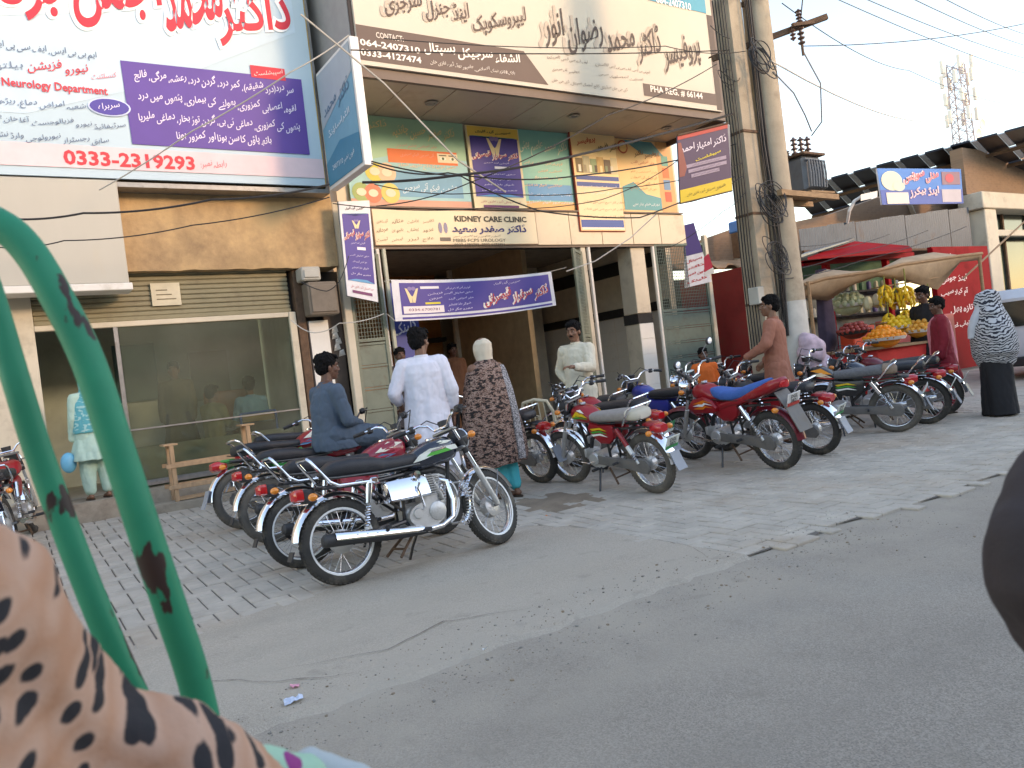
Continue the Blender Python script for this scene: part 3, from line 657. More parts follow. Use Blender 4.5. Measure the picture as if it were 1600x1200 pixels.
# perpendicular light box
lb = thing('projecting_lightbox', 'narrow projecting light box sign with teal side between the two buildings', 'sign', (4.28, 9.9, 4.25))
b = MB().use(mat('lightbox_white', (.78, .76, .72), .5, var=.04, dirt=((.5, .42, .34), .15, 3))).box(4.225, 9.2, 4.25, 4.345, 10.49, 5.93, .006); put('case', b, lb)
bd = Board(lambda u, v, o: (4.225 - o, u, v))
bd.rect(9.25, 4.3, 10.47, 5.88, '6FA6BC', 1); bd.poly([(9.25, 4.3), (10.47, 4.3), (10.47, 4.62), (9.9, 4.8), (9.25, 4.7)], '3C86A4', 2); bd.poly([(10.47, 5.1), (10.47, 5.88), (9.25, 5.88), (9.25, 5.5)], 'A8B4BC', 2)
def mir(t): return t
bdm = Board(lambda u, v, o: (4.225 - o, 9.86 - u, v)); bdm.text('ڈاکٹر محمد', 0, 5.35, .3, '5A7C94', w=.95, layer=3, bold=.01); bdm.text('الٹراساؤنڈ', 0, 5.02, .18, 'E6EEF0', w=.8, layer=3); bdm.text('فون نمبر 2407310', 0, 4.5, .12, 'CFE0E8', w=.8, layer=3)
bd.done(lb); bdm.done(lb)

# ---- boards on the wall above the entrance (Y = 11 plane, u = X, v = Z)
YW = 10.93; K = .93 / 1.0
def wallboard(nm, label, x0, x1, z0, z1, col, y=YW, th=.03, frame=None):
    t = thing(nm, label, 'banner', ((x0+x1)/2, y, z0)); put('sheet', MB().use(mat('flex_' + col, col, .5, var=.06, scale=1)).box(x0, y, z0, x1, y+th, z1), t)
    if frame: put('frame', MB().use(mat('frame_' + frame, frame, .5)).box(x0-.012, y+.004, z0-.012, x1+.012, y+th+.01, z1+.012, .004), t)
    return t, Board(lambda u, v, o, y=y: (u, y - o, v), .003)
Z0, Z1 = 4.15, 5.58
t, bd = wallboard('eye_clinic_board', 'green and teal banner with eyes picture and coloured circles, leftmost above the entrance', 4.72, 6.86, Z0, Z1, '9CC8A8')
bd.rect(4.72, 4.15, 6.86, 4.27, 'D9A08A', 1); bd.poly([(4.72, 4.27), (6.86, 4.27), (6.86, 4.95), (5.6, 5.0), (4.72, 4.8)], '98CACC', 1); bd.rect(5.42, 4.32, 6.72, 4.74, '6FA8C4', 2)
bd.rect(5.42, 4.86, 6.68, 5.08, 'E8743C', 2)
line(bd, YW, 'ڈاکٹر صفدر حسین چانڈیہ', 612, 200, 710, 216, 26, 'EBD79A', layer=3, bold=.015)
line(bd, YW, 'ماہر امراض چشم سرجن', 618, 226, 682, 232, 9, 'E89A84', layer=3); line(bd, YW, 'آئی سرجن فیکو سرجری', 625, 240, 678, 245, 9, 'E89A84', layer=3)
line(bd, YW, 'سفید موتیا کا علاج بذریعہ شعاع', 622, 258, 712, 264, 10, 'F4C8A0', layer=3); line(bd, YW, 'حشمت فیکو آئی سرجری', 628, 290, 716, 300, 18, 'CFE4EC', layer=3, bold=.01)
line(bd, YW, 'ڈاکٹر', 573, 190, 604, 200, 20, 'EBD79A', layer=3, bold=.01)
eu, ev = uv(699, 248, YW); bd.rect(eu-.19, ev-.075, eu+.19, ev+.075, 'E8D8B8', 3)
for s_ in (-1, 1): bd.disc(eu + s_*.09, ev-.01, .06, .026, 'F2F0E4', 4, 12); bd.disc(eu + s_*.09, ev-.01, .024, .024, '55683A', 5, 10); bd.rect(eu+s_*.09-.07, ev+.035, eu+s_*.09+.07, ev+.05, '3A2A1E', 4)
for (x, y, c, rr) in ((585, 268, 'D9CC5A', .16), (604, 270, 'E2C2A0', .16), (560, 300, '9CB06A', .15), (583, 302, 'E08060', .15), (610, 302, 'E0CC70', .16)):
    cu, cv = uv(x, y, YW); CL = (globals().get('CL', 0) + 1); bd.disc(max(cu, 4.9), cv, rr, rr, c, 2 + .3*CL); bd.disc(max(cu, 4.9), cv, rr*.55, rr*.4, 'F0DCC0', 3.8 + .3*CL, 12)
bd.done(t)
t, bd = wallboard('gallbladder_board', 'teal banner with white Urdu doctor name and blue strip, right of the purple one', 7.98, 9.08, Z0, Z1, '82C6B8')
bd.rect(7.98, 4.15, 9.08, 4.31, 'EBB877', 1); bd.rect(8.06, 4.33, 9.04, 4.62, '5A9CCB', 1)
line(bd, YW, 'ڈاکٹر محمد عاصم بھٹی', 810, 222, 886, 240, 28, 'E8E8D0', layer=3, bold=.018)
for k, (y, w_) in enumerate(((256, 60), (268, 38), (279, 44), (291, 60))): line(bd, YW, ['ایم بی بی ایس ایف سی پی ایس', 'کنسلٹنٹ فزیشن', 'ماہر امراض معدہ و جگر', 'ہیپاٹائٹس شوگر بلڈ پریشر'][k], 878-w_, y-1, 878, y, 7, 'F0C8A8', layer=3, bold=.015)
line(bd, YW, 'اوقات معائنہ صبح سے شام', 822, 304, 892, 305, 7, 'DDE8F0', layer=3); line(bd, YW, 'روزانہ بروز اتوار تعطیل', 822, 316, 894, 317, 7, 'DDE8F0', layer=3)
bd.done(t)
t, bd = wallboard('yellow_board', 'orange yellow banner with a blue wave at its foot, rightmost above the entrance', 10.2, 11.72, Z0, Z1, 'F2C888')
bd.rect(11.3, 4.16, 11.72, 5.58, 'D9A468', 1)
for k, c in enumerate(('5FA090', 'E8743C', '6A8FB0', 'E05A3C')): bd.rect(11.42, 5.1 - k*.24, 11.6, 5.3 - k*.24, c, 2)
bd.poly([(10.45, 5.56), (11.2, 5.56), (11.5, 5.3), (10.9, 5.32)], '4F8F94', 2)
bd.poly([(10.3, 4.2), (11.3, 4.2), (11.3, 4.45), (10.9, 4.52), (10.6, 4.75), (10.3, 4.65)], '4F9AA0', 2)
bd.disc(10.42, 5.42, .13, .13, 'C0502C', 2); bd.disc(10.42, 5.42, .1, .1, 'F0C880', 3)
line(bd, YW, 'پروفیسر ڈاکٹر', 990, 238, 1030, 245, 16, '8A5A2A', layer=3, bold=.02); line(bd, YW, 'ماہر امراض قلب', 985, 253, 1022, 256, 8, 'C05A3A', layer=3)
for k in range(4): line(bd, YW, ['ہارٹ اسپیشلسٹ ایکو', 'ای ٹی ٹی کی سہولت', 'دل کے امراض', 'خون کی شریانوں کا علاج'][k], 985, 268+k*9, 1026, 269+k*9, 6, 'A87838', layer=3)
line(bd, YW, 'روزانہ شام چار بجے', 988, 320, 1030, 321, 7, 'E8F0F0', layer=3); bd.done(t)
t, bd = wallboard('long_yellow_banner', 'yellow banner hanging lower than its neighbours, photo strip across and red and blue foot', 9.1, 10.18, 3.78, 5.6, 'F6D69C', y=10.86, frame='B8442C')
bd.rect(9.12, 3.8, 10.16, 3.84, 'F0E4D0', 1); bd.rect(9.12, 3.84, 10.16, 3.98, '3858A0', 1); bd.rect(9.1, 3.98, 10.18, 4.72, 'F2D9AE', 1)
line(bd, 10.86, 'پروفیسر', 900, 219, 930, 224, 15, 'C8401E', layer=2, bold=.02); line(bd, 10.86, 'ڈاکٹر ظہور', 932, 226, 968, 233, 17, '6A4A28', layer=2, bold=.02)
for k, c in enumerate(('7A6A4A', 'B8B090', '8AA07A', 'C8A468', '6A5A4A', 'D8C8A0')): bd.rect(9.15 + .17*k, 4.85, 9.31 + .17*k, 5.12 + .04*(k % 2), c, 2)
for k, c in enumerate(('E8E0D0', '9A9078', 'F0E8D8', '50483C', 'E0D0A0', '7A8A6A', 'D8D0C0')): bd.rect(9.2 + .13*k, 4.87, 9.26 + .13*k, 5.0, c, 3)
bd.rect(9.12, 4.72, 10.16, 4.8, '40589A', 2); bd.rect(9.12, 4.6, 10.16, 4.68, '40589A', 2)
line(bd, 10.86, 'تمام ٹیسٹ کی سہولت موجود ہے', 906, 292, 972, 293, 6, 'E8E8F0', layer=3); line(bd, 10.86, 'گردہ مثانہ کے آپریشن کی سہولت', 906, 301, 972, 302, 6, 'E8E8F0', layer=3)
for k in range(3): line(bd, 10.86, 'اوقات کار صبح دس بجے تا رات', 912, 316+k*11, 976, 317+k*11, 6, '8A7858', layer=2)
bd.done(t)
t, bd = wallboard('kidney_clinic_board', 'cream board reading KIDNEY CARE CLINIC over the left half of the entrance', 5.02, 8.1, 3.55, 4.1, 'E9D6B4', y=10.88, frame='C09A80')
line(bd, 10.88, 'KIDNEY CARE CLINIC', 710, 342, 822, 343, 9, '2A2420', layer=2, bold=.03)
line(bd, 10.88, 'ڈاکٹر صفدر سعید', 706, 358, 822, 359, 16, '2E2A6A', layer=2, bold=.035, slope=.0)
line(bd, 10.88, 'کنسلٹنٹ یورالوجسٹ اینڈ ٹرانسپلانٹ سرجن', 708, 369, 782, 369, 5, '4A4038', layer=2)
line(bd, 10.88, 'MBBS FCPS UROLOGY', 708, 375, 790, 376, 5, '5A5048', layer=2); line(bd, 10.88, '0333-1780789  0332-6173851', 710, 382, 788, 382, 4, '4A4038', layer=2)
for r_ in range(3):
    for c_ in range(4): line(bd, 10.88, ['گردہ پتھری', 'مثانہ', 'پراسٹیٹ', 'ڈائلیسز', 'مردانہ', 'بانجھ پن', 'پیشاب', 'غدود', 'ٹیسٹ', 'آپریشن', 'لیزر', 'علاج'][r_*4+c_], 588+c_*24, 346+r_*14, 606+c_*24, 346+r_*14, 8, '8A7458', layer=2)
bu, bv = uv(692, 356, 10.88); bd.disc(bu-.05, bv, .035, .09, '8A86A0', 2, 10); bd.disc(bu+.05, bv, .035, .09, '8A86A0', 2, 10); bd.rect(bu+.12-.2, 3.6, bu+.12, 3.66, '6A6058', 2)
bd.done(t)
def hands(bd, u, v, s_, layer=3, c='F0D8A8'):
    bd.poly([(u-.5*s_, v+.45*s_), (u-.34*s_, v+.42*s_), (u-.1*s_, v), (u, v-.1*s_), (u-.02*s_, v-.5*s_), (u-.2*s_, v-.5*s_), (u-.32*s_, v-.1*s_)], c, layer)
    bd.poly([(u+.5*s_, v+.45*s_), (u+.34*s_, v+.42*s_), (u+.1*s_, v), (u+.0*s_, v-.1*s_), (u+.02*s_, v-.5*s_), (u+.2*s_, v-.5*s_), (u+.32*s_, v-.1*s_)], c, layer)
    bd.disc(u-.14*s_, v+.42*s_, .17*s_, .13*s_, '8A7AB0', layer, 10); bd.disc(u+.14*s_, v+.42*s_, .17*s_, .13*s_, '8A7AB0', layer, 10)
def purple_vertical(t, bd, u0, u1, v0, v1, lay=1):
    w_ = u1-u0; h_ = v1-v0; U = lambda a: u0 + a*w_; V = lambda a: v0 + a*h_
    bd.rect(U(.03), V(.16), U(.97), V(.88), '4B3F94', lay); bd.poly([(U(.03), V(.885)), (U(.97), V(.885)), (U(.5), V(.855))], '2E9AB0', lay)
    bd.poly([(U(.03), V(.16)), (U(.97), V(.16)), (U(.7), V(.19)), (U(.3), V(.185))], '59A0CC', lay+1)
    bd.text('سرپرست گردہ کلینک', U(.5), V(.94), .05*h_, '2A2430', w=.7*w_, layer=lay+1, bold=.03)
    hands(bd, U(.5), V(.77), .3*w_, lay+1)
    bd.text('ڈاکٹر سرفراز قیصرانی', U(.5), V(.655), .12*h_, 'C84A4A', w=.9*w_, layer=lay+1, bold=.02, halo='F2E2D8')
    for k, tt in enumerate(('فزیشن اینڈ سرجن', 'ایم بی بی ایس', 'سابق میڈیکل آفیسر', 'ماہر امراض گردہ و مثانہ', 'شوگر بلڈ پریشر', 'معدہ جگر دل')):
        if k == 1: bd.rect(U(.45), V(.5), U(.75), V(.53), 'F0EAF0', lay+1)
        else: bd.text(tt, U(.5), V(.57 - k*.066), .032*h_, 'D8D0EC', w=(.5 + .1*(k % 3))*w_, layer=lay+1, bold=.01)
    bd.text('نزد ہسپتال ڈیرہ غازی خان', U(.5), V(.1), .045*h_, 'C86A6A', w=.8*w_, layer=lay+1); bd.rect(U(.15), V(.03), U(.85), V(.06), '7A3A6A', lay+1)
t, bd = wallboard('vertical_clinic_banner', 'tall purple banner with hands emblem hung between the two teal boards above the entrance', 6.9, 7.97, 4.12, 5.56, 'F0DEB4', y=10.9)
bd.rect(6.92, 5.36, 7.95, 5.55, 'EFC95A', 1); purple_vertical(t, bd, 6.92, 7.95, 4.13, 5.55, 2); bd.done(t)
# small vertical banner on the column, leaning out
c = [PD(530, 318, 0) for _ in range(1)]
tl, tr, br, bl = (FY(529, 315, 10.55), FY(577, 313, 10.55), FY(591, 472, 10.55), FY(543, 462, 10.55))
fm, nr = quadmap(tl, tr, br, bl, 1, 3.2)
t = thing('column_banner', 'small purple vertical banner on the cream column left of the clinic gate', 'banner', tuple(bl))
slab('sheet', fm, nr, 1, 3.2, .02, mat('flex_white', (.72, .72, .76), .5), t)
bd = Board(fm, .003); purple_vertical(t, bd, .04, .96, .05, 3.15); bd.done(t)
put('frame', MB().use(m_steel).tube([tl + nr*-.03, tr + nr*-.03, br + nr*-.03, bl + nr*-.03, tl + nr*-.03], .012, 6), t)

# banner hung across the entrance
tl, tr, br, bl = (FY(611, 437, 10.6), FY(861, 424, 10.6), FY(869, 477, 10.6), FY(618, 502, 10.6))
fm, nr = quadmap(tl, tr, br, bl, 4, .8, .05)
t = thing('entrance_banner', 'purple cloth banner with red Urdu name sagging across the clinic entrance', 'banner', tuple(bl))
slab('sheet', fm, nr, 4, .8, .006, mat('flex_white', (.72, .72, .76), .5), t, 24, 3)
bd = Board(fm, .004); bd.rect(.16, .12, 3.9, .74, '4B3F94', 1, 24); bd.rect(.16, .03, 3.9, .07, '4B3F94', 1, 24)
hands(bd, .42, .5, .3, 2); bd.text('ڈاکٹر سرفراز قیصرانی', 2.98, .36, .4, 'C8424A', w=1.7, layer=2, bold=.02, halo='F2E6E0'); bd.text('سرپرست گردہ کلینک', 2.75, .66, .08, 'E8E0F0', w=.7, layer=2)
for k, (u_, v_, w_, tt) in enumerate(((1.5, .62, .6, 'ایم بی بی ایس ایف سی پی ایس'), (1.5, .52, .7, 'سابق میڈیکل آفیسر'), (1.55, .4, .6, 'ماہر امراض گردہ'), (1.5, .28, .55, 'شوگر بلڈ پریشر'), (1.5, .18, .6, 'معدہ جگر دل'), (.95, .52, .35, 'فزیشن'), (.95, .42, .3, 'سرجن'))): bd.text(tt, u_, v_, .07, 'D8D0EC', w=w_, layer=2, bold=.01)
bd.rect(.62, .62, 1.05, .67, 'F0EAF0', 2, 3); bd.rect(.2, .14, 1.12, .28, 'F2E6E6', 2, 8); bd.text('0334-6700781', .66, .21, .05, '7A4A6A', w=.7, layer=3); bd.rect(.7, .31, 1.05, .35, 'E0D040', 2, 3)
bd.done(t)
put('rope', MB().use(m_cablew).tube([FY(600, 440, 10.6), tl], .006, 4).tube([tr, FY(885, 418, 10.8)], .006, 4).tube([bl, FY(604, 490, 10.7)], .006, 4), t)
# blue poster on the inner wall behind the banner
t, bd = wallboard('inner_poster', 'blue poster hanging inside the clinic entrance at its left edge', 5.25, 5.75, 1.6, 3.0, '3F4FA0', y=11.2)
bd.text('کلینک', 5.5, 2.3, .3, 'D8E0F0', w=.4, layer=1, bold=.02); bd.done(t)

# ================================================================== GATES
def gate_leaf(nm, label, a_, b_, z0, z1, grille_frac, rows, m_, open_low=False):
    """leaf from a_ to b_ (xy), sheet panels with rails below, bar grille above"""
    t = thing(nm, label, 'gate', (a_[0], a_[1], z0)); a_ = Vector((*a_, 0)); b_ = Vector((*b_, 0)); Z = lambda z: Vector((0, 0, z)); zg = z1 - (z1-z0)*grille_frac
    f = MB().use(m_)
    for p_ in (a_, b_): f.obox(p_ + Z(z0), p_ + Z(z1), .05, .05, (0, 1, 0))
    for z in (z0+.03, zg, z1-.03): f.obox(a_ + Z(z), b_ + Z(z), .04, .05)
    put('frame', f, t)
    for k in range(rows):
        za = z0+.06 + (zg-z0-.1)*k/rows; zc = z0+.06 + (zg-z0-.1)*(k+1)/rows
        q = MB().use(m_).obox(a_ + Z((za+zc)/2 - .02), b_ + Z((za+zc)/2 - .02), .012, zc-za-.05)
        put('panel', q, t); put('rail', MB().use(m_).obox(a_ + Z(zc-.02), b_ + Z(zc-.02), .035, .035), t)
    gr = MB().use(m_); n_ = int((b_-a_).length / .045)
    for i in range(1, n_): p_ = a_.lerp(b_, i/n_); gr.tube([p_ + Z(zg), p_ + Z(z1-.03)], .006, 4)
    nr_ = int((z1-zg)/.06)
    for i in range(1, nr_): z = zg + (z1-zg)*i/nr_; gr.tube([a_ + Z(z), b_ + Z(z)], .005, 4)
    o = put('grille', gr, t); o['kind'] = 'stuff'; return t
gate_leaf('steel_gate', 'olive green steel gate leaf folded beside the cream column left of the entrance', (4.53, 10.93), (4.99, 10.86), .3, 3.4, .42, 5, m_green)
gate_leaf('steel_gate', 'dark green narrow gate leaf standing open beside the middle entrance column', (8.6, 10.55), (9.06, 10.92), .3, 3.4, .5, 5, m_green)
gate_leaf('steel_gate', 'green gate leaf with bar grille at the right end of the clinic front', (10.98, 10.95), (12.3, 10.9), .35, 3.55, .42, 6, mat('teal_gate', (.10, .15, .13), .6, var=.15, dirt=((.12, .09, .06), .3, 4)))
put('post', MB().use(m_cream).box(12.32, 10.85, .2, 12.42, 10.95, 3.7, .01), bpy.data.objects['steel_gate.002'])

# ================================================================== MOTORCYCLES
m_tyre = mat('tyre_rubber', (.045, .042, .038), .85, var=.2, scale=10, bump=.3, bscale=120, dirt=((.19, .165, .13), .38, 6))
m_tyre2 = mat('tyre_dusty', (.1, .09, .078), .9, var=.2, scale=10, bump=.3, bscale=120, dirt=((.22, .19, .15), .5, 6))
m_rim = mat('rim_chrome', (.7, .7, .7), .25, metal=1., var=.1, scale=9, dirt=((.3, .26, .2), .2, 12))
m_alu = mat('cast_alu', (.6, .59, .57), .45, metal=.6, var=.12, scale=9, bump=.15, dirt=((.2, .17, .13), .3, 9))
m_blk = mat('black_paint', (.018, .018, .02), .35, var=.2, scale=6, dirt=((.12, .1, .08), .25, 7), coat=.3)
m_blkp = mat('black_plastic', (.03, .03, .032), .55, var=.15, scale=8)
m_seat = mat('seat_vinyl', (.022, .023, .028), .5, var=.2, scale=14, bump=.25, bscale=130, dirt=((.12, .1, .085), .15, 5))
m_red = mat('red_paint', (.33, .008, .014), .33, var=.1, scale=4, coat=.2, dirt=((.3, .2, .15), .15, 6))
m_mar = mat('maroon_paint', (.16, .01, .02), .32, var=.15, coat=.2)
m_blu = mat('blue_paint', (.02, .04, .3), .3, coat=.6, var=.1)
m_navy = mat('navy_paint', (.012, .018, .035), .16, coat=.9, var=.1)
m_lred = mat('red_lens', (.55, .01, .015), .15, var=.05, coat=.8); m_lor = mat('orange_lens', (.85, .25, .02), .2, var=.05, coat=.8)
m_lens = mat('clear_lens', (.75, .8, .86), .08, var=.03, coat=1.); m_wstripe = mat('white_stripe', (.8, .8, .78), .4, var=.04)
m_rustp = mat('rusty_pipe', (.24, .15, .1), .7, metal=.3, var=.25, scale=12)
m_case = mat('chaincase_dusty', (.18, .17, .16), .6, metal=.3, var=.2, scale=8, dirt=((.22, .18, .14), .4, 8))

def sup(x, cy, cz, hw, hh, e=2.6, n=18):
    r_ = []
    for i in range(n):
        a = 2*math.pi*i/n; c_, s_ = math.cos(a), math.sin(a)
        r_.append((x, cy + hw*math.copysign(abs(c_)**(2/e), c_), cz + hh*math.copysign(abs(s_)**(2/e), s_)))
    return r_
BM = {}
def bmesh_(key, fn, smooth=.7):
    if key not in BM: mb = MB(); fn(mb); BM[key] = mb.mesh(key[0] if isinstance(key, tuple) else key, smooth)
    return BM[key]
def arc(cx, cz, r_, a0, a1, n, y=0): return [(cx + r_*math.cos(R(a0+(a1-a0)*i/n)), y, cz + r_*math.sin(R(a0+(a1-a0)*i/n))) for i in range(n+1)]
def fender(mb, cx, cz, r_, a0, a1, w_, n=16, drop=.03):
    rings = []
    for i in range(n+1):
        a = R(a0 + (a1-a0)*i/n); ring = []
        for t in (-1, -.95, -.75, -.4, 0, .4, .75, .95, 1, .93, .7, .35, 0, -.35, -.7, -.93):
            k = 1 if len(ring) < 9 else 0
            rr = r_ + (.0 if k else -.004) - drop*abs(t)**2.4; ring.append((cx + rr*math.cos(a), t*w_, cz + rr*math.sin(a)))
        rings.append(ring)
    mb.loft(rings)
RW, RB = .30, .62           # wheel radius, half wheelbase
def tyre(mb, m_):
    mb.use(m_); pr = []
    for j in range(13):
        a = 2*math.pi*j/12; pr.append((RW-.043 + .043*math.cos(a), .042*math.sin(a)))
    mb.lathe(pr, (0, 0, 0), 'y', 40)
    for i in range(56):                                     # tread blocks
        a = 2*math.pi*i/56
        for sy in (-1, 1):
            off = .5*sy*2*math.pi/56*.5; ca, sa = math.cos(a+off), math.sin(a+off); ca2, sa2 = math.cos(a+off+.07), math.sin(a+off+.07)
            y0, y1 = sy*.006, sy*.03; ra, rb_ = RW+.003, RW-.006
            mb.add([(ra*ca, y0, ra*sa), (ra*ca2, y0, ra*sa2), (rb_*ca2, y1, rb_*sa2), (rb_*ca, y1, rb_*sa),
                    ((ra-.01)*ca, y0, (ra-.01)*sa), ((ra-.01)*ca2, y0, (ra-.01)*sa2), ((rb_-.012)*ca2, y1, (rb_-.012)*sa2), ((rb_-.012)*ca, y1, (rb_-.012)*sa)],
                   [(0, 1, 2, 3), (4, 5, 1, 0), (5, 6, 2, 1), (6, 7, 3, 2), (7, 4, 0, 3)])
def rim(mb, m_, white=False):
    mb.use(m_); r0 = RW-.082
    mb.lathe([(r0, -.022), (r0+.018, -.03), (r0+.02, -.026), (r0+.004, -.012), (r0+.004, .012), (r0+.02, .026), (r0+.018, .03), (r0, .022), (r0-.008, 0), (r0, -.022)], (0, 0, 0), 'y', 36)
    if white:
        mb.use(m_wstripe)
        for s_ in (-1, 1): mb.lathe([(r0+.003, s_*.034), (r0+.022, s_*.037), (r0+.022, s_*.034), (r0+.003, s_*.031), (r0+.003, s_*.034)], (0, 0, 0), 'y', 40)
def spokes(mb):
    mb.use(m_rim); r0 = RW-.085
    for i in range(32):
        a = 2*math.pi*i/32; sy = 1 if i % 2 else -1; b = a + (.42 if (i//2) % 2 else -.42)
        mb.tube([(.045*math.cos(b), sy*.035, .045*math.sin(b)), (r0*math.cos(a), 0, r0*math.sin(a))], .0017, 4, False)
def hub(mb, m_=None, rr=.068):
    mb.use(m_ or m_alu).lathe([(0, -.05), (rr*.5, -.05), (rr, -.035), (rr+.008, -.03), (rr+.008, .03), (rr, .035), (rr*.5, .045), (0, .05)], (0, 0, 0), 'y', 20)
    mb.use(m_steel).tube([(0, -.1, 0), (0, .1, 0)], .011, 8)
def bike(label, x, y, ang, steer=0., lean=-8, S_=None, group='motorcycles parked on the paving', scale=1.):
    """x, y: where the rear tyre stands; ang: heading from +X"""
    o = dict(cg=False, tank=m_red, seat=m_seat, cover=None, side=m_red, fend=m_chrome, tail='cd', plate=None, decal=None, white=False, ty=m_tyre, head=m_blkp, coil=False, guard=False, carrier=False, mirrors=False, shock=m_chrome, fast=False)
    o.update(S_ or {}); L = R(ang)
    z = gz(y) if y > 5 else 0; yf = y + 1.24*math.sin(L); zf = gz(yf) if yf > 5 else 0; pit = -math.atan2(zf-z, 1.24)
    cx, cy = x + RB*math.cos(L), y + RB*math.sin(L)
    t = thing('motorcycle', label, 'motorcycle', (cx, cy, (z+zf)/2), group)
    t.rotation_mode = 'XYZ'
    t.matrix_world = Matrix.Translation((cx, cy, (z+zf)/2)) @ Matrix.Rotation(L, 4, 'Z') @ Matrix.Rotation(pit, 4, 'Y') @ Matrix.Rotation(R(lean), 4, 'X') @ Matrix.Scale(scale, 4)
    def P(name, key, fn, parent=t, loc=None, M=None, smooth=.7): return ob(name, bmesh_(key, fn, smooth), parent, loc, M)
    tk, st_, sd_, fd = o['tank'].name, o['seat'].name, o['side'].name, o['fend'].name
    # steering: everything from the head stock forward turns about the inclined axis
    hd = Vector((.335, 0, .93)); ax = Vector((-.29, 0, .62)).normalized()
    MS = Matrix.Translation(hd) @ Matrix.Rotation(R(steer), 4, ax) @ Matrix.Translation(-hd)
    def wheel(loc, M=None):
        w_ = P('wheel', ('wheel_hub', o['cg']), lambda m: hub(m, rr=.075 if o['cg'] else .06), loc=loc, M=M)
        P('tyre', ('tyre', o['ty'].name), lambda m: tyre(m, o['ty']), w_); P('rim', ('rim', o['white']), lambda m: rim(m, m_rim, o['white']), w_)
        P('spokes', 'spokes', spokes, w_)['kind'] = 'stuff'; return w_
    wheel((-RB, 0, RW)); wheel(None, MS @ Matrix.Translation((RB, 0, RW)))
    # fenders
    P('rear_fender', ('rear_fender', fd, o['cg']), lambda m: fender(m.use(o['fend']), -RB, RW, .352, 42, 170 if o['cg'] else 176, .062, 20))
    P('front_fender', ('front_fender', fd), lambda m: (fender(m.use(o['fend']), RB, RW, .338, 22, 158, .052, 18), [m.use(m_steel).tube([(RB, s_*.075, RW), (RB + .33*math.cos(R(a_)), s_*.05, RW + .32*math.sin(R(a_)))], .005, 5) for s_ in (-1, 1) for a_ in (60, 135)]), M=MS)
    # fork
    def fork(m):
        for s_ in (-1, 1):
            m.use(m_chrome).tube([(.345, s_*.085, .95), (.50, s_*.085, .60)], .0165, 10); m.use(m_alu).tube([(.485, s_*.085, .62), (.61, s_*.085, .335), (RB, s_*.085, RW)], [.024, .023, .018], 10)
            m.use(m_blkp).tube([(.39, s_*.085, .85), (.435, s_*.085, .745)], .027, 10)
        m.use(m_steel).box(.31, -.11, .93, .375, .11, .955, .008); m.box(.375, -.11, .775, .44, .11, .80, .008)
    P('fork', 'fork', fork, M=MS)
    def bars(m):
        for s_ in (-1, 1):
            m.use(m_chrome).tube([(.315, 0, .975), (.315, s_*.07, .975), (.315, s_*.12, 1.03), (.30, s_*.20, 1.06), (.24, s_*.29, 1.045), (.17, s_*.37, 1.03)], .011, 8)
    P('handlebar', 'handlebar', bars, M=MS)
    for s_ in (-1, 1):
        P('grip', ('grip', s_), lambda m: (m.use(m_blkp).tube([(.235, s_*.295, 1.045), (.165, s_*.375, 1.03)], .0175, 10), m.box(.245, s_*.235, 1.02, .29, s_*.29, 1.075, .01)), M=MS)
        P('lever', ('lever', s_), lambda m: m.use(m_steel).tube([(.28, s_*.25, 1.05), (.27, s_*.31, 1.04), (.22, s_*.38, 1.025)], [.009, .007, .006], 6), M=MS)
        if o['mirrors']:
            q = P('mirror', ('mirror', s_), lambda m: (m.use(m_steel).tube([(.27, s_*.25, 1.06), (.30, s_*.27, 1.16), (.27, s_*.35, 1.215)], .005, 6), m.use(m_blkp).ell((.26, s_*.385, 1.23), (.022, .062, .042), 14, 8), m.use(m_lens).ell((.242, s_*.385, 1.23), (.006, .052, .034), 12, 6)), M=MS)
        P('indicator', ('indicator', s_, 1), lambda m: (m.use(m_steel).tube([(.42, s_*.09, .86), (.42, s_*.16, .86)], .008, 6), m.use(m_lor).ell((.43, s_*.185, .86), (.035, .03, .028), 12, 8)), M=MS)
        P('indicator', ('indicator', s_, 0), lambda m: (m.use(m_steel).tube([(-.80, s_*.03, .64), (-.80, s_*.12, .64)], .008, 6), m.use(m_lor).ell((-.815, s_*.145, .64), (.035, .03, .028), 12, 8)))
    P('headlight', ('headlight', o['head'].name), lambda m: (m.use(o['head']).lathe([(0, .365), (.045, .375), (.078, .42), (.088, .48), (.088, .495)], (0, 0, .865), 'x', 20), m.use(m_chrome).lathe([(.088, .49), (.094, .497), (.086, .503)], (0, 0, .865), 'x', 20), m.use(m_lens).lathe([(.087, .498), (.06, .513), (0, .52)], (0, 0, .865), 'x', 20)), M=MS)
    P('speedometer', 'speedometer', lambda m: (m.use(m_blkp).lathe([(0, -.035), (.04, -.03), (.047, .02), (.047, .03)], (.36, .0, 1.0), 'z', 18), m.use(m_lens).lathe([(.044, .031), (0, .031)], (.36, 0, 1.0), 'z', 18)), M=MS)
    # frame
    def frame(m):
        m.use(m_blk); m.tube([(.34, 0, .90), (.30, 0, .80), (.05, 0, .70), (-.2, 0, .66)], .022, 8); m.tube([(.345, 0, .86), (.315, 0, .70), (.27, 0, .42), (.24, 0, .27)], .018, 8)
        for s_ in (-1, 1):
            m.tube([(-.1, s_*.07, .68), (-.4, s_*.09, .665), (-.72, s_*.09, .69)], .013, 7); m.tube([(-.12, s_*.06, .66), (-.15, s_*.07, .34), (-.05, s_*.07, .23), (.22, s_*.06, .24)], .014, 7)
            m.tube([(-.15, s_*.085, .34), (-.4, s_*.095, .31), (-RB, s_*.095, RW)], .016, 7); m.tube([(-.15, s_*.07, .42), (-.42, s_*.09, .66)], .011, 6)
    P('frame', 'frame', frame)
    cg = o['cg']
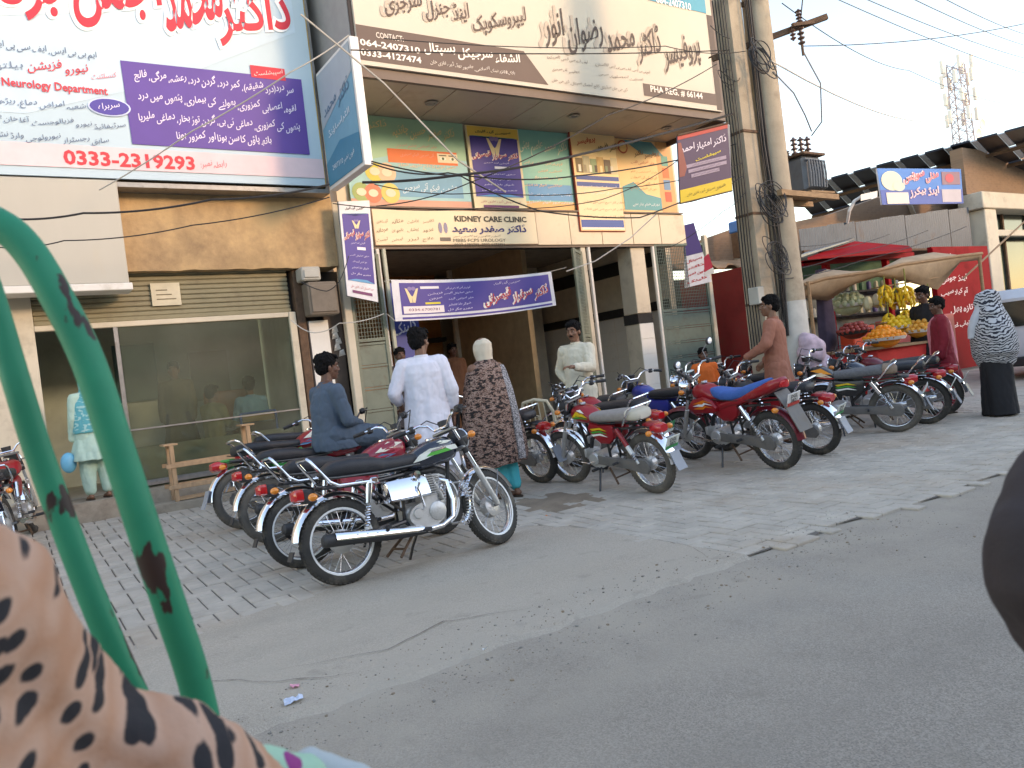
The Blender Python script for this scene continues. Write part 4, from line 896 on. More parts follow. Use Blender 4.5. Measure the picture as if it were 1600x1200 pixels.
    def tank(m):
        m.use(o['tank'])
        if cg: R_ = [(-.03, .745, .05, .035), (-.015, .755, .085, .06), (.05, .77, .118, .085), (.14, .79, .135, .102), (.24, .805, .138, .108), (.31, .81, .128, .10), (.36, .81, .10, .08), (.385, .81, .05, .04)]
        else: R_ = [(.0, .735, .05, .03), (.015, .74, .085, .05), (.07, .765, .11, .07), (.15, .79, .122, .09), (.23, .80, .12, .09), (.29, .80, .105, .082), (.335, .79, .075, .06), (.35, .785, .04, .03)]
        m.loft([sup(x_, 0, z_, w_, h_, 2.5, 22) for x_, z_, w_, h_ in R_])
    tn = P('fuel_tank', ('fuel_tank', tk, cg), tank)
    P('tank_cap', 'tank_cap', lambda m: m.use(m_chrome).lathe([(.035, 0), (.035, .012), (.025, .02), (0, .022)], (.2, 0, .893), 'z', 16), tn)
    # tank badge stripes
    if o['decal']:
        def dec(m):
            for s_ in (-1, 1):
                for (pts_, c_) in o['decal']:
                    vs = []
                    for (px_, pz_) in pts_:
                        x_ = px_; zc = .80 if not cg else .79 + .1*(x_-.1); hw = (.137 if cg else .121); 
                        e = 2.5; hh = .105 if cg else .088; zz = min(.97, abs((pz_-zc)/hh)); wf = 1 - max(0, (abs(x_-.2)-.08)/.2)**2*.45
                        vs.append((x_, s_*(hw*wf*(1-zz**e)**(1/e) + .004), pz_))
                    m.use(ink(c_)).add(vs, [tuple(range(len(vs)))])
        P('tank_stripe', ('tank_stripe', id(o['decal'])), dec, tn, smooth=0)
    def seat(m):
        m.use(o['seat'])
        if cg: R_ = [(.055, .755, .07, .025), (.03, .77, .10, .052), (-.1, .765, .118, .056), (-.25, .768, .125, .058), (-.33, .785, .13, .068), (-.5, .80, .125, .068), (-.62, .80, .115, .06), (-.68, .79, .09, .035), (-.70, .785, .05, .015)]
        elif o['tail'] == 'sport': R_ = [(.10, .80, .06, .04), (.02, .79, .09, .055), (-.12, .765, .125, .055), (-.28, .77, .13, .055), (-.4, .80, .128, .06), (-.55, .84, .11, .055), (-.66, .88, .08, .04), (-.70, .90, .04, .02)]
        else: R_ = [(.06, .76, .06, .025), (.035, .765, .095, .045), (-.1, .768, .115, .05), (-.28, .78, .122, .055), (-.45, .79, .12, .058), (-.58, .79, .115, .055), (-.64, .785, .10, .045), (-.66, .78, .05, .02)]
        m.loft([sup(x_, 0, z_, w_, h_, 3.2, 22) for x_, z_, w_, h_ in R_])
    se = P('seat', ('seat', st_, cg, o['tail']), seat)
    P('seat_trim', ('seat_trim', cg), lambda m: [m.use(m_steel if cg else m_blkp).tube([(.03, s_*.112, .735), (-.3, s_*.128, .728), (-.6, s_*.118, .742), (-.69, s_*.06, .755)], .005, 5) for s_ in (-1, 1)], se)
    if o['cover']:
        P('seat_back_cover', ('seat_back_cover', o['cover'].name), lambda m: m.use(o['cover']).loft([sup(x_, 0, z_, w_, h_, 3, 18) for x_, z_, w_, h_ in [(-.50, .79, .10, .04), (-.52, .80, .128, .062), (-.6, .80, .125, .062), (-.65, .795, .11, .055), (-.672, .79, .08, .035)]]), se)
    def rail(m):
        m.use(m_chrome)
        for s_ in (-1, 1):
            if cg: m.tube([(-.36, s_*.145, .66), (-.40, s_*.145, .675), (-.62, s_*.145, .685), (-.68, s_*.142, .72), (-.79, s_*.13, .88), (-.805, s_*.11, .90), (-.81, 0, .90)], .0115, 8)
            else: m.tube([(-.46, s_*.12, .70), (-.50, s_*.14, .74), (-.60, s_*.14, .86), (-.645, s_*.13, .885), (-.665, s_*.09, .89), (-.665, 0, .89)], .0105, 8)
        if cg: m.box(-.39, -.155, .655, -.33, -.125, .70, .008); m.box(-.39, .125, .655, -.33, .155, .70, .008)
    if o['tail'] != 'sport': P('grab_rail', ('grab_rail', cg), rail)
    # side covers
    def side(m):
        for s_ in (-1, 1):
            if cg: m.use(o['side']).loft([[(x_, s_*(.095 + d_ + c_*(d_ > .01)), z_) for (z_, c_) in ((.495, .012), (.51, .03), (.56, .016), (.62, -.012), (.648, -.034))] + [(x_, s_*.04, .648), (x_, s_*.04, .495)] for x_, d_ in ((-.27, .0), (-.26, .035), (-.1, .045), (.02, .045), (.06, .03), (.065, .0))])
            else: m.use(o['side']).loft([sup(x_, s_*.085, z_, .03, h_, 3, 12) for x_, z_, h_ in ((.06, .66, .03), (.04, .65, .07), (-.08, .60, .10), (-.2, .60, .10), (-.28, .63, .07), (-.30, .65, .03))])
    sc = P('side_cover', ('side_cover', sd_, cg), side, smooth=.5)
    if cg: P('air_box_cap', 'air_box_cap', lambda m: [m.use(m_chrome).lathe([(0, s_*.145), (.028, s_*.144), (.03, s_*.13)], (-.02, 0, .66), 'y', 14) for s_ in (-1, 1)], sc)
    if o['decal'] and not cg: 
        def dd(m):
            for s_ in (-1, 1):
                for k, c_ in enumerate(('E8C020', '2A9A3A', 'F0F0E8')): m.use(ink(c_)).add([(.03 - .0*k, s_*.119, .66 - .03*k), (-.12, s_*.119, .675 - .03*k), (-.22, s_*.119, .64 - .03*k), (-.1, s_*.119, .655 - .03*k), (0, s_*.119, .64 - .03*k)], [(0, 1, 2, 3, 4)])
        P('side_decal', 'side_decal', dd, sc, smooth=0)
    # engine
    def engine(m):
        m.use(m_alu)
        if cg:
            m.loft([sup(0, 0, 0, 0, 0)]*0 or [[(.02 + .15*math.cos(a), y_, .36 + .105*math.sin(a)*(.9)) for a in [2*math.pi*i/20 for i in range(20)]] for y_ in (-.13, -.12, .12, .13)])
            for s_ in (-1, 1):
                m.lathe([(0, s_*.15), (.05, s_*.149), (.068, s_*.14), (.072, s_*.12)], (.10, 0, .37), 'y', 20); m.lathe([(0, s_*.145), (.035, s_*.144), (.045, s_*.12)], (-.06, 0, .38), 'y', 16)
            m.box(-.14, -.085, .27, .2, .085, .44, .03); m.box(.02, -.06, .42, .16, .06, .50, .01)
            for k in range(9): m.box(.025 + .004*k, -.072, .49 + k*.0175, .165 + .004*k, .072, .497 + k*.0175, .002)
            m.use(m_steel).box(.045, -.05, .49, .15, .05, .65, .01); m.use(m_blkp).box(.05, -.055, .648, .2, .055, .70, .02)
            m.use(m_alu).box(-.06, -.035, .55, .03, .035, .61, .01)
        else:
            m.loft([[(.0 + .14*math.cos(a), y_, .33 + .085*math.sin(a)) for a in [2*math.pi*i/18 for i in range(18)]] for y_ in (-.12, -.11, .11, .12)])
            for s_ in (-1, 1): m.lathe([(0, s_*.14), (.055, s_*.138), (.07, s_*.12)], (.04, 0, .34), 'y', 18)
            for k in range(7): m.box(.13 + k*.017, -.055, .31, .137 + k*.017, .055, .42, .002)
            m.use(m_steel).box(.12, -.04, .33, .25, .04, .40, .01); m.use(m_alu).box(.24, -.05, .32, .285, .05, .41, .01)
            m.use(m_blkp).tube([(.2, 0, .42), (.16, 0, .52), (.02, 0, .60)], .022, 8)
    P('engine', ('engine', cg), engine)
    def exh(m):
        if cg:
            m.use(m_chrome).tube([(.19, -.03, .60), (.245, -.07, .57), (.255, -.1, .42), (.22, -.125, .30), (.12, -.135, .255), (-.02, -.14, .25)], .019, 10)
            m.use(m_blkp).tube([(-.02, -.14, .25), (-.12, -.15, .255), (-.3, -.165, .275), (-.62, -.185, .32), (-.80, -.19, .335), (-.815, -.19, .337)], [.022, .03, .038, .045, .045, .03], 14)
        else:
            m.use(m_rustp).tube([(.25, -.02, .33), (.31, -.05, .33), (.29, -.09, .25), (.15, -.12, .215), (-.02, -.13, .22)], .015, 8)
            m.use(m_chrome).tube([(-.02, -.13, .22), (-.1, -.14, .225), (-.3, -.15, .25), (-.62, -.165, .30), (-.74, -.17, .315)], [.018, .026, .036, .036, .026], 12)
    ex = P('exhaust', ('exhaust', cg), exh)
    def shield(m):
        m.use(m_chrome); rings = []
        for i in range(9):
            t_ = i/8; x_ = -.05 - .68*t_; yc = -.145 - .043*t_; zc = .253 + .08*t_; r_ = .038 + .018*t_; ring = []
            lo, hi = 196 - 8*t_, 40
            for j in range(7): a_ = R(lo + (hi-lo)*j/6); ring.append((x_, yc + (r_)*math.cos(a_), zc + (r_)*math.sin(a_)))
            for j in range(6, -1, -1): a_ = R(lo + (hi-lo)*j/6); ring.append((x_, yc + (r_-.004)*math.cos(a_), zc + (r_-.004)*math.sin(a_)))
            rings.append(ring)
        m.loft(rings)
        m.use(m_blkp)
        for k in range(4): 
            x_ = -.34 - .075*k; t_ = (-.05-x_)/.68; zc = .253 + .08*t_; yc = -.145 - .043*t_; r_ = .038+.018*t_+.002
            m.add([(x_, yc - r_*.93, zc + r_*.36), (x_-.045, yc - r_*.72, zc + r_*.69), (x_-.06, yc - r_*.72, zc + r_*.69), (x_-.015, yc - r_*.93, zc + r_*.36)], [(0, 1, 2, 3), (3, 2, 1, 0)])
    if cg: P('heat_shield', 'heat_shield', shield, ex)
    for s_ in (-1, 1):
        def shock(m):
            a_, b_ = Vector((-.37, s_*.13, .67)), Vector((-RB+.03, s_*.125, .33))
            if cg: a_, b_ = Vector((-.40, s_*.14, .665)), Vector((-.47, s_*.135, .34))
            if o['shock'] is m_chrome or cg: m.use(m_chrome).tube([a_, a_.lerp(b_, .42)], .024, 12)
            else: m.use(o['shock']).tube([a_, a_.lerp(b_, .5)], .024, 12); m.use(m_wstripe).tube([a_.lerp(b_, .5), a_.lerp(b_, .72)], .0235, 12)
            m.use(m_steel).tube([a_.lerp(b_, .4), b_], .010, 8); n_ = 60; d_ = (b_-a_).normalized(); e_ = Vector((0, 1, 0)); f_ = d_.cross(e_)
            m.use(m_chrome).tube([a_.lerp(b_, .42 + .5*i/n_) + (e_*math.cos(i*.95) + f_*math.sin(i*.95))*.019 for i in range(n_+1)], .0042, 5)
            m.use(m_alu).tube([a_.lerp(b_, .92), b_], .02, 10)
        P('shock_absorber', ('shock_absorber', s_, cg, o['shock'].name), shock)
    # left side chain case
    P('chain_case', ('chain_case', cg), lambda m: m.use(m_blk if cg else m_case).loft([[(x_, y_, z0_ + .0) for (y_, z0_) in ((.105, z_-h_), (.128, z_-h_+.01), (.132, z_), (.128, z_+h_-.01), (.105, z_+h_))] for x_, z_, h_ in ((.02, .33, .03), (0, .335, .055), (-.2, .32, .05), (-.45, .31, .055), (-.6, .305, .08), (-.68, .30, .075), (-.72, .30, .03))]))
    P('front_brake', 'front_brake', lambda m: m.use(m_alu).lathe([(0, .055), (.06, .052), (.075, .04), (.075, .02)], (0, 0, 0), 'y', 20), None or t, M=MS @ Matrix.Translation((RB, 0, RW)))
    # tail light
    def tail(m):
        if cg: m.use(m_blkp).box(-.86, -.05, .60, -.76, .05, .70, .02); m.use(m_lred).loft([sup(x_, 0, .665, w_, h_, 4, 14) for x_, w_, h_ in ((-.85, .07, .045), (-.90, .068, .043), (-.915, .05, .03))])
        else: m.use(m_lred).loft([sup(x_, 0, .66, w_, h_, 3.2, 14) for x_, w_, h_ in ((-.74, .05, .04), (-.78, .068, .05), (-.85, .066, .05), (-.885, .05, .035))]); m.use(o['side']).box(-.80, -.07, .68, -.66, .07, .715, .015)
    if o['tail'] == 'sport':
        def cowl(m):
            m.use(o['side']).loft([sup(x_, 0, z_, w_, h_, 2.8, 18) for x_, z_, w_, h_ in ((.04, .63, .08, .03), (0, .64, .12, .06), (-.15, .68, .128, .045), (-.35, .72, .132, .05), (-.55, .79, .13, .06), (-.72, .85, .11, .06), (-.83, .885, .08, .045), (-.86, .89, .05, .02))])
            m.use(m_lred).loft([sup(x_, 0, .87, w_, .035, 3, 14) for x_, w_ in ((-.83, .06), (-.87, .055), (-.885, .03))])
            m.use(o['side']).loft([sup(x_, s_*.13, z_, .03, h_, 2.6, 12) for s_ in (1,) for x_, z_, h_ in ((.34, .66, .02), (.28, .66, .08), (.12, .68, .09), (0, .66, .07), (-.06, .64, .02))])
            m.loft([sup(x_, -.13, z_, .03, h_, 2.6, 12) for x_, z_, h_ in ((.34, .66, .02), (.28, .66, .08), (.12, .68, .09), (0, .66, .07), (-.06, .64, .02))])
        P('tail_cowl', ('tail_cowl', sd_), cowl)
        def fl(m):
            for s_ in (-1, 1):
                for k, (c_, dz) in enumerate((('E87818', 0), ('F0F0F0', .03), ('E87818', .055))):
                    m.use(ink(c_)).add([(.27, s_*.163, .64+dz), (.1, s_*.164, .685+dz), (-.03, s_*.163, .655+dz), (.08, s_*.164, .665+dz), (.12, s_*.164, .64+dz)], [(0, 1, 2, 3, 4)])
        P('flame_decal', 'flame_decal', fl, smooth=0)
    else: P('tail_light', ('tail_light', cg, sd_), tail)
    # plate on the rear fender
    if o['plate']:
        kind = o['plate']; zp = .53
        xp = -.965 if o['cg'] else -.955
        Mp = Matrix.Translation((xp + .0, 0, zp)) @ Matrix.Rotation(R(-28), 4, 'Y')
        if o['tail'] == 'sport': Mp = Matrix.Translation((-.93, 0, .72)) @ Matrix.Rotation(R(-20), 4, 'Y')
        pl = P('number_plate', ('number_plate', kind), lambda m: (m.use(ink({'g': 'D8DCD4', 'r': 'E0DCD8', 'b': '101828', 'gg': '2A8A58'}[kind])).box(-.004, -.085, -.065, .004, .085, .065, .003),
             m.use(ink({'g': '2A9A5A', 'r': 'C04038', 'b': 'D8DCE8', 'gg': 'E8F0E8'}[kind])).add([(-.006, .085, -.065), (-.006, -.085, -.065), (-.006, -.085, -.03), (-.006, .085, -.03)] if kind != 'b' else [(-.006, .06, -.03), (-.006, -.06, -.03), (-.006, -.06, .03), (-.006, .06, .03)], [(0, 1, 2, 3)])), M=Mp)
        def pt(m):
            for k, tt in enumerate(('DGL', '3821') if kind != 'b' else ('DG 17',)):
                vs, fs = glyphs(tt, .02); x1 = max(v[0] for v in vs); s_ = .05
                m.use(ink('303438' if kind != 'gg' else 'F0F4F0')).add([(-.008, -(v[0]-x1/2)*s_, .015 - k*.045 + v[1]*s_ + (0 if kind != 'b' else -.03)) for v in vs], fs)
        if kind != 'b': P('plate_lettering', ('plate_lettering', kind), pt, pl, smooth=0)
    if o['tail'] == 'sport':
        P('mudguard', 'mudguard_sport', lambda m: m.use(m_case).loft([[(x_, y_, z_) for y_ in (-.09, .09)] + [(x_+.012, y_, z_) for y_ in (.09, -.09)] for x_, z_ in ((-.80, .80), (-.90, .66), (-.98, .50), (-1.02, .42))]))
    else: P('mud_flap', ('mud_flap', cg), lambda m: m.use(m_blkp if cg else mat('grey_flap', (.3, .32, .36), .5)).loft([[(x_, y_, z_) for y_ in (-.06, .06)] + [(x_+.01, y_, z_) for y_ in (.06, -.06)] for x_, z_ in ((-.955, .44), (-.99, .35), (-1.03, .27))]) if not cg else m.use(m_blkp).loft([[(x_, y_, z_) for y_ in (-.05, .05)] + [(x_+.01, y_, z_) for y_ in (.05, -.05)] for x_, z_ in ((-.975, .30), (-1.0, .24))]))
    # stands, pegs
    P('side_stand', 'side_stand', lambda m: m.use(m_blk).tube([(.02, .09, .25), (-.02, .16, .12), (-.05, .235, -.035), (-.02, .25, -.04)], .011, 7))
    def cst(m):
        m.use(m_rust)
        for s_ in (-1, 1): m.tube([(-.1, s_*.07, .24), (-.2, s_*.11, .15), (-.25, s_*.13, .10)], .011, 6)
        m.tube([(-.2, -.11, .15), (-.2, .11, .15)], .009, 6)
    P('centre_stand', 'centre_stand', cst)
    def pegs(m):
        for s_ in (-1, 1):
            m.use(m_blk).tube([(-.04, s_*.08, .25), (-.04, s_*.19, .26)], .008, 6); m.use(m_blkp).tube([(-.04, s_*.17, .26), (-.04, s_*.25, .26)], .016, 8)
            m.use(m_steel).tube([(-.3, s_*.1, .33), (-.33, s_*.17, .33)], .008, 6); m.use(m_blkp).tube([(-.33, s_*.16, .335), (-.33, s_*.22, .335)], .014, 8)
        m.use(m_chrome).tube([(-.02, -.14, .40), (-.02, -.17, .42), (-.05, -.175, .56), (-.03, -.175, .60)], .009, 7); m.tube([(.02, .14, .32), (.1, .16, .30), (.2, .17, .31)], .007, 6)
    P('footpeg', 'footpeg', pegs)
    if o['coil']:
        def coil(m):
            arcp = []
            for i in range(17): a_ = R(70 - 160*i/16); arcp.append(Vector((.27 + .095*math.cos(a_), -.165, .40 + .155*math.sin(a_))))
            for s_ in (-1, 1):
                pts_ = [Vector((p_.x, s_*.165, p_.z)) for p_ in arcp]; m.use(m_chrome).tube([Vector((.25, 0, .56))] + pts_ + [Vector((.2, 0, .25))], .010, 7)
                for k in range(15):
                    p_ = pts_[1+k]; t_ = (pts_[min(16, k+2)] - pts_[k]).normalized(); n1 = Vector((0, 1, 0)); n2 = t_.cross(n1)
                    m.tube([p_ + (n1*math.cos(b_) + n2*math.sin(b_))*.031 for b_ in [2*math.pi*j/10 for j in range(11)]], .0042, 5, False)
        P('crash_bar', 'crash_bar', coil)
    elif o['guard']:
        P('crash_bar', 'crash_bar_plain', lambda m: m.use(m_chrome).tube([(.24, -.05, .55), (.27, -.2, .50), (.3, -.22, .36), (.22, -.06, .26), (.22, .06, .26), (.3, .22, .36), (.27, .2, .50), (.24, .05, .55)], .011, 8))
    # cables from the bars
    P('brake_cable', 'brake_cable', lambda m: [m.use(m_cable).tube([(.28, s_*.24, 1.05), (.40, s_*.2, 1.10), (.46, s_*.05, .98), (.42, s_*.04, .80)], .005, 5) for s_ in (-1, 1)], M=MS)
    return t
D_CG = [([(.36, .80), (.34, .835), (.12, .83), (.03, .795), (-.02, .745), (.06, .757), (.2, .79)], 'D8DCD0'), ]
D_CG2 = [([(.36, .80), (.34, .835), (.12, .83), (.03, .795), (-.02, .745), (.06, .757), (.2, .79)], 'E4E6DC'), ([(.30, .795), (.26, .815), (.12, .80), (.08, .775), (.18, .78)], '3FB040'),
         ([(.32, .87), (.23, .88), (.19, .868), (.24, .862), (.2, .852), (.27, .853)], 'E8E4D0')]
D_CD = [([(.27, .78), (.2, .84), (.1, .82), (.04, .77), (.12, .79)], 'E8C020'), ([(.27, .76), (.2, .80), (.1, .79), (.05, .75), (.13, .765)], '2A9A3A'), ([(.2, .85), (.14, .86), (.07, .82), (.12, .83)], 'F0F0E8')]
D_PK = [([(.33, .86), (.2, .88), (.06, .80), (.16, .80)], 'E8DCC8'), ([(.32, .80), (.18, .83), (.04, .76), (.14, .755)], 'B8304A'), ([(.25, .77), (.12, .785), (.0, .735), (.1, .735)], '5A90B8')]
D_OR = [([(.3, .86), (.18, .88), (.05, .80), (.14, .81)], 'E8901A'), ([(.3, .81), (.17, .83), (.05, .76), (.14, .765)], 'F0E0C0'), ([(.24, .77), (.12, .785), (.02, .74), (.1, .74)], 'C03028')]
m_pink = mat('tank_red_wrap', (.33, .015, .035), .25, coat=.5, var=.2)
m_silv = mat('seat_grey_cloth', (.30, .27, .25), .9, var=.12, scale=18, bump=.3); m_pale = mat('cream_vinyl', (.6, .55, .45), .6, var=.06)
m_bseat = mat('blue_seat_cloth', (.035, .13, .42), .85, var=.14, scale=12, bump=.35, bscale=60); m_gseat = mat('woven_grey_cloth', (.13, .13, .135), .9, var=.25, scale=40, bump=.4)
CG = dict(cg=True, tank=m_navy, side=m_chrome, decal=D_CG2, white=True, coil=True, head=m_blkp)
bike('black roadster motorcycle nearest the road with white rim stripes and green tank flash', 1.87, 5.19, 0, 22, -7, CG)
bike('red tanked motorcycle directly behind the black roadster nearest the road', 1.80, 5.92, 0, 14, -7, dict(CG, tank=m_pink, decal=D_PK, side=m_red, coil=False, mirrors=False), scale=.97)
bike('motorcycle that the seated man in slate blue leans on', 1.9, 7.05, 2, 20, -7, dict(CG, tank=m_pink, decal=D_OR, white=False, ty=m_tyre2, coil=False, side=m_blk), scale=.97)
bike('motorcycle with bright green rear lamp bracket, fourth from the road in the left row', 1.92, 8.0, 5, 24, -7, dict(tank=m_red, decal=D_PK, side=mat('green_paint', (.02, .3, .06), .3), ty=m_tyre2))
bike('motorcycle farthest from the road in the left row, by the shop step', 2.35, 8.85, -7, 8, -7, dict(tank=m_mar, decal=D_OR, side=m_red, ty=m_tyre2))
bike('red motorcycle cut off at the far left, chrome rear fender and lit reflector', -.06, 9.15, 80, 0, -7, dict(tank=m_red, plate='b', side=m_red))
RG = 'motorcycles parked on the paving'
bike('red motorcycle with grey seat cloth, cream seat back and green yellow flash', 5.16, 5.5, 92, 8, -8, dict(tank=m_red, seat=m_silv, cover=m_pale, decal=D_CD, plate='g', shock=m_red, ty=m_tyre2, side=m_red))
bike('motorcycle half hidden behind the shawled woman and the red motorcycle', 4.95, 7.1, 98, -15, -8, dict(tank=m_blk, side=m_blk, mirrors=False, guard=True))
bike('motorcycle with long black seat right behind the grey seated red one', 5.95, 6.35, 96, 10, -8, dict(tank=m_red, side=m_red, plate='gg', cover=m_seat))
bike('red motorcycle with black seat standing third behind the grey seated red one', 6.45, 7.25, 96, 5, -8, dict(tank=m_red, side=m_red, plate='g', mirrors=False))
bike('red motorcycle with bright blue seat cover and orange flames', 6.66, 5.23, 86, 20, -8, dict(tank=m_red, seat=m_bseat, tail='sport', side=m_red, plate='r', guard=True, head=m_chrome, fend=m_mar, mirrors=True), scale=1.06)
bike('motorcycle with flat black seat and red tail lamp right of the blue seated one', 7.57, 5.37, 96, 5, -8, dict(tank=m_blk, side=m_red, plate='g'))
bike('black motorcycle with grey woven seat cloth and yellow red tank flames', 9.34, 5.48, 118, 5, -8, dict(tank=m_blk, seat=m_gseat, decal=D_OR, side=m_blk, plate='g', cover=mat('brown_bundle', (.25, .18, .13), .9, bump=.5), ty=m_tyre2), scale=1.03)
bike('motorcycle with chrome rear fender just right of the grey woven seat one', 10.1, 5.5, 112, 0, -8, dict(tank=m_navy, side=m_red, plate='g'), scale=1.02)
bike('rightmost motorcycle in the row, navy seat, beside the striped shawl woman', 10.95, 5.75, 108, 0, -8, dict(tank=m_mar, side=m_red, plate='g'), scale=1.02)
bike('blue tanked motorcycle in the back row behind the blue seated one', 7.35, 6.9, 95, -10, -8, dict(tank=m_blu, side=m_blu))
bike('maroon motorcycle in the back row in front of the man in salmon', 8.2, 6.75, 100, 12, -8, dict(tank=m_mar, side=m_mar, head=m_chrome))
bike('maroon motorcycle in the back row left of the fruit stall', 9.35, 7.0, 105, 6, -8, dict(tank=m_mar, side=m_red, mirrors=False))
bike('motorcycle with blue seat in the back row before the fruit stall', 10.3, 7.2, 108, 6, -8, dict(tank=m_red, seat=m_bseat, side=m_red, mirrors=False))

# ================================================================== POLES, TRANSFORMER, CABLES
m_pole = mat('pole_concrete', (.42, .35, .26), .9, var=.15, scale=3, bump=.3, bscale=40, dirt=((.2, .16, .12), .3, 2.5))
PX, PY = 9.42, 7.36; QX, QY = 9.86, 7.2
p1 = thing('utility_pole', 'square concrete utility pole, left of the pair, wrapped with black cables', 'utility pole', (PX, PY, .05))
b = MB().use(m_pole)
for (z0, z1, s0, s1) in ((0, 9.5, .17, .125),): b.add([(PX+i*s0, PY+j*s0, z0) for i, j in ((-1, -1), (1, -1), (1, 1), (-1, 1))] + [(PX+i*s1, PY+j*s1, z1) for i, j in ((-1, -1), (1, -1), (1, 1), (-1, 1))], [(0, 1, 5, 4), (1, 2, 6, 5), (2, 3, 7, 6), (3, 0, 4, 7), (4, 5, 6, 7)])
put('shaft', b, p1)
for z in (1.9, 3.2, 4.4): put('clamp', MB().use(m_rust).box(PX-.165, PY-.165, z, PX+.165, PY+.165, z+.04, .004), p1)
put('switch_box', MB().use(mat('grey_box', (.42, .42, .38), .6, var=.1)).box(PX-.3, PY-.2, 1.9, PX-.16, PY-.02, 2.15, .01), p1)
p2 = thing('utility_pole', 'round tapered concrete utility pole, right of the pair, carrying the cross arm', 'utility pole', (QX, QY, .05))
put('shaft', MB().use(m_pole).lathe([(.235, .02), (.225, 2), (.205, 4), (.17, 9.5), (0, 9.5)], (QX, QY, 0), 'z', 20), p2)
b = MB().use(m_pole); pr = mat('white_wash', (.55, .53, .48), .9, var=.15, scale=4); put('painted_band', MB().use(pr).lathe([(.236, .1), (.228, 1.9), (.225, 1.9)], (QX, QY, 0), 'z', 20), p2)
aL, aR = PD(1113, 92, 11.35), PD(1292, 26, 11.35)
put('cross_arm', MB().use(m_rust).obox(aL, aR, .06, .08).obox(aL + Vector((0, .06, .04)), aR + Vector((0, .06, .04)), .05, .012), p2)
put('cross_arm', MB().use(m_rust).obox(PD(1150, 10, 11.3), PD(1228, -12, 11.3), .05, .06), p2)
ins = mat('porcelain', (.13, .07, .05), .3, var=.1, coat=.5)
def insulator(parent, p_, h, r_, up=1):
    pr_ = [(0, 0)]; k = 4
    for i in range(k): z = h*(i+.2)/k; pr_ += [(r_*.4, z), (r_, z+.1*h/k), (r_*.9, z+.3*h/k), (r_*.4, z+.55*h/k)]
    pr_ += [(r_*.3, h), (0, h)]
    put('insulator', MB().use(ins).lathe([(a_, up*c_) for a_, c_ in pr_], tuple(p_), 'z', 12), parent)
ic = PD(1250, 42, 11.3); insulator(p2, ic, .28, .055, -1); insulator(p2, ic + Vector((-.12, .05, .02)), .22, .045, -1); insulator(p2, ic + Vector((0, 0, .06)), .2, .05)
put('bracket', MB().use(m_rust).obox(ic + Vector((-.18, 0, .0)), ic + Vector((.18, -.1, .05)), .05, .05).tube([ic, ic + Vector((0, 0, -.42))], .02, 6), p2)
tf = thing('transformer', 'grey pole mounted transformer with three ribbed bushings on a timber platform', 'transformer', tuple(PD(1258, 310, 12.0)))
tc_ = PD(1262, 308, 12.0); tcx, tcy, tz = tc_.x, tc_.y, tc_.z
m_tf = mat('transformer_grey', (.13, .15, .17), .45, var=.12, dirt=((.1, .07, .05), .25, 4))
put('tank', MB().use(m_tf).box(tcx-.26, tcy-.18, tz+.03, tcx+.2, tcy+.18, tz+.6, .05), tf)
for k in range(7):
    x_ = tcx - .24 + .065*k; put('cooling_tube', MB().use(m_tf).tube([(x_, tcy-.18, tz+.52), (x_, tcy-.25, tz+.5), (x_, tcy-.26, tz+.3), (x_, tcy-.25, tz+.1), (x_, tcy-.18, tz+.08)], .018, 6), tf)
for k in range(3): put('cooling_tube', MB().use(m_tf).tube([(tcx+.2, tcy-.12+.12*k, tz+.52), (tcx+.29, tcy-.12+.12*k, tz+.48), (tcx+.29, tcy-.12+.12*k, tz+.12), (tcx+.2, tcy-.12+.12*k, tz+.08)], .02, 6), tf)
put('lid', MB().use(m_rust).box(tcx-.3, tcy-.22, tz+.602, tcx+.25, tcy+.22, tz+.64, .006), tf)
for k, dx in enumerate((-.2, -.02, .15)): insulator(tf, (tcx+dx, tcy, tz+.64), .28 + .02*k, .055)
for k, dx in enumerate((-.25, -.14)): insulator(tf, (tcx+dx, tcy+.16, tz+.64), .13, .03)
m_tim = mat('old_timber', (.35, .22, .12), .9, var=.25, scale=6, stretch=(1, 6, 6), bump=.3)
put('platform', MB().use(m_tim).obox((QX-.3, QY-.26, tz-.06), (tcx+.42, tcy-.22, tz-.05), .08, .08).obox((QX-.3, QY+.26, tz-.06), (tcx+.42, tcy+.24, tz-.05), .08, .08).box(tcx-.3, tcy-.28, tz, tcx+.3, tcy+.3, tz+.028), tf)
# cables
def rnd_loops(name, label, c_, r_, n_, m_, sq=.5, rr=.008):
    t = thing(name, label, 'cable coil', tuple(c_))
    for k in range(n_):
        R_ = r_*random.uniform(.7, 1.15); ph = random.uniform(0, 6.28); tl_ = random.uniform(-.5, .5); o_ = Vector((random.uniform(-.05, .05), random.uniform(-.05, .05), random.uniform(-.1, .1)))
        pts_ = [Vector(c_) + o_ + Vector((R_*math.cos(a_+ph)*.85, R_*sq*math.sin(a_+ph)*.8, R_*math.sin(a_+ph+tl_))) for a_ in [2*math.pi*i/18 for i in range(19)]]
        put('loop', MB().use(m_).tube(pts_, rr, 5, False), t)
    return t
rnd_loops('cable_coil', 'coil of spare black cable hanging on the poles below the cross arm', PD(1188, 90, 10.9), .27, 7, m_cable, .4)
rnd_loops('cable_coil', 'small loop of thin black cable left of the square pole', PD(1140, 115, 11.1), .17, 3, m_cable, .4, .005)
rnd_loops('cable_coil', 'tangle of black cables round the poles at transformer height', PD(1205, 320, 10.95), .28, 10, m_cable, .5, .007)
rnd_loops('cable_coil', 'lower tangle of thin cables above the head of the salmon clad man', PD(1215, 400, 10.95), .22, 8, m_cable, .5, .006)
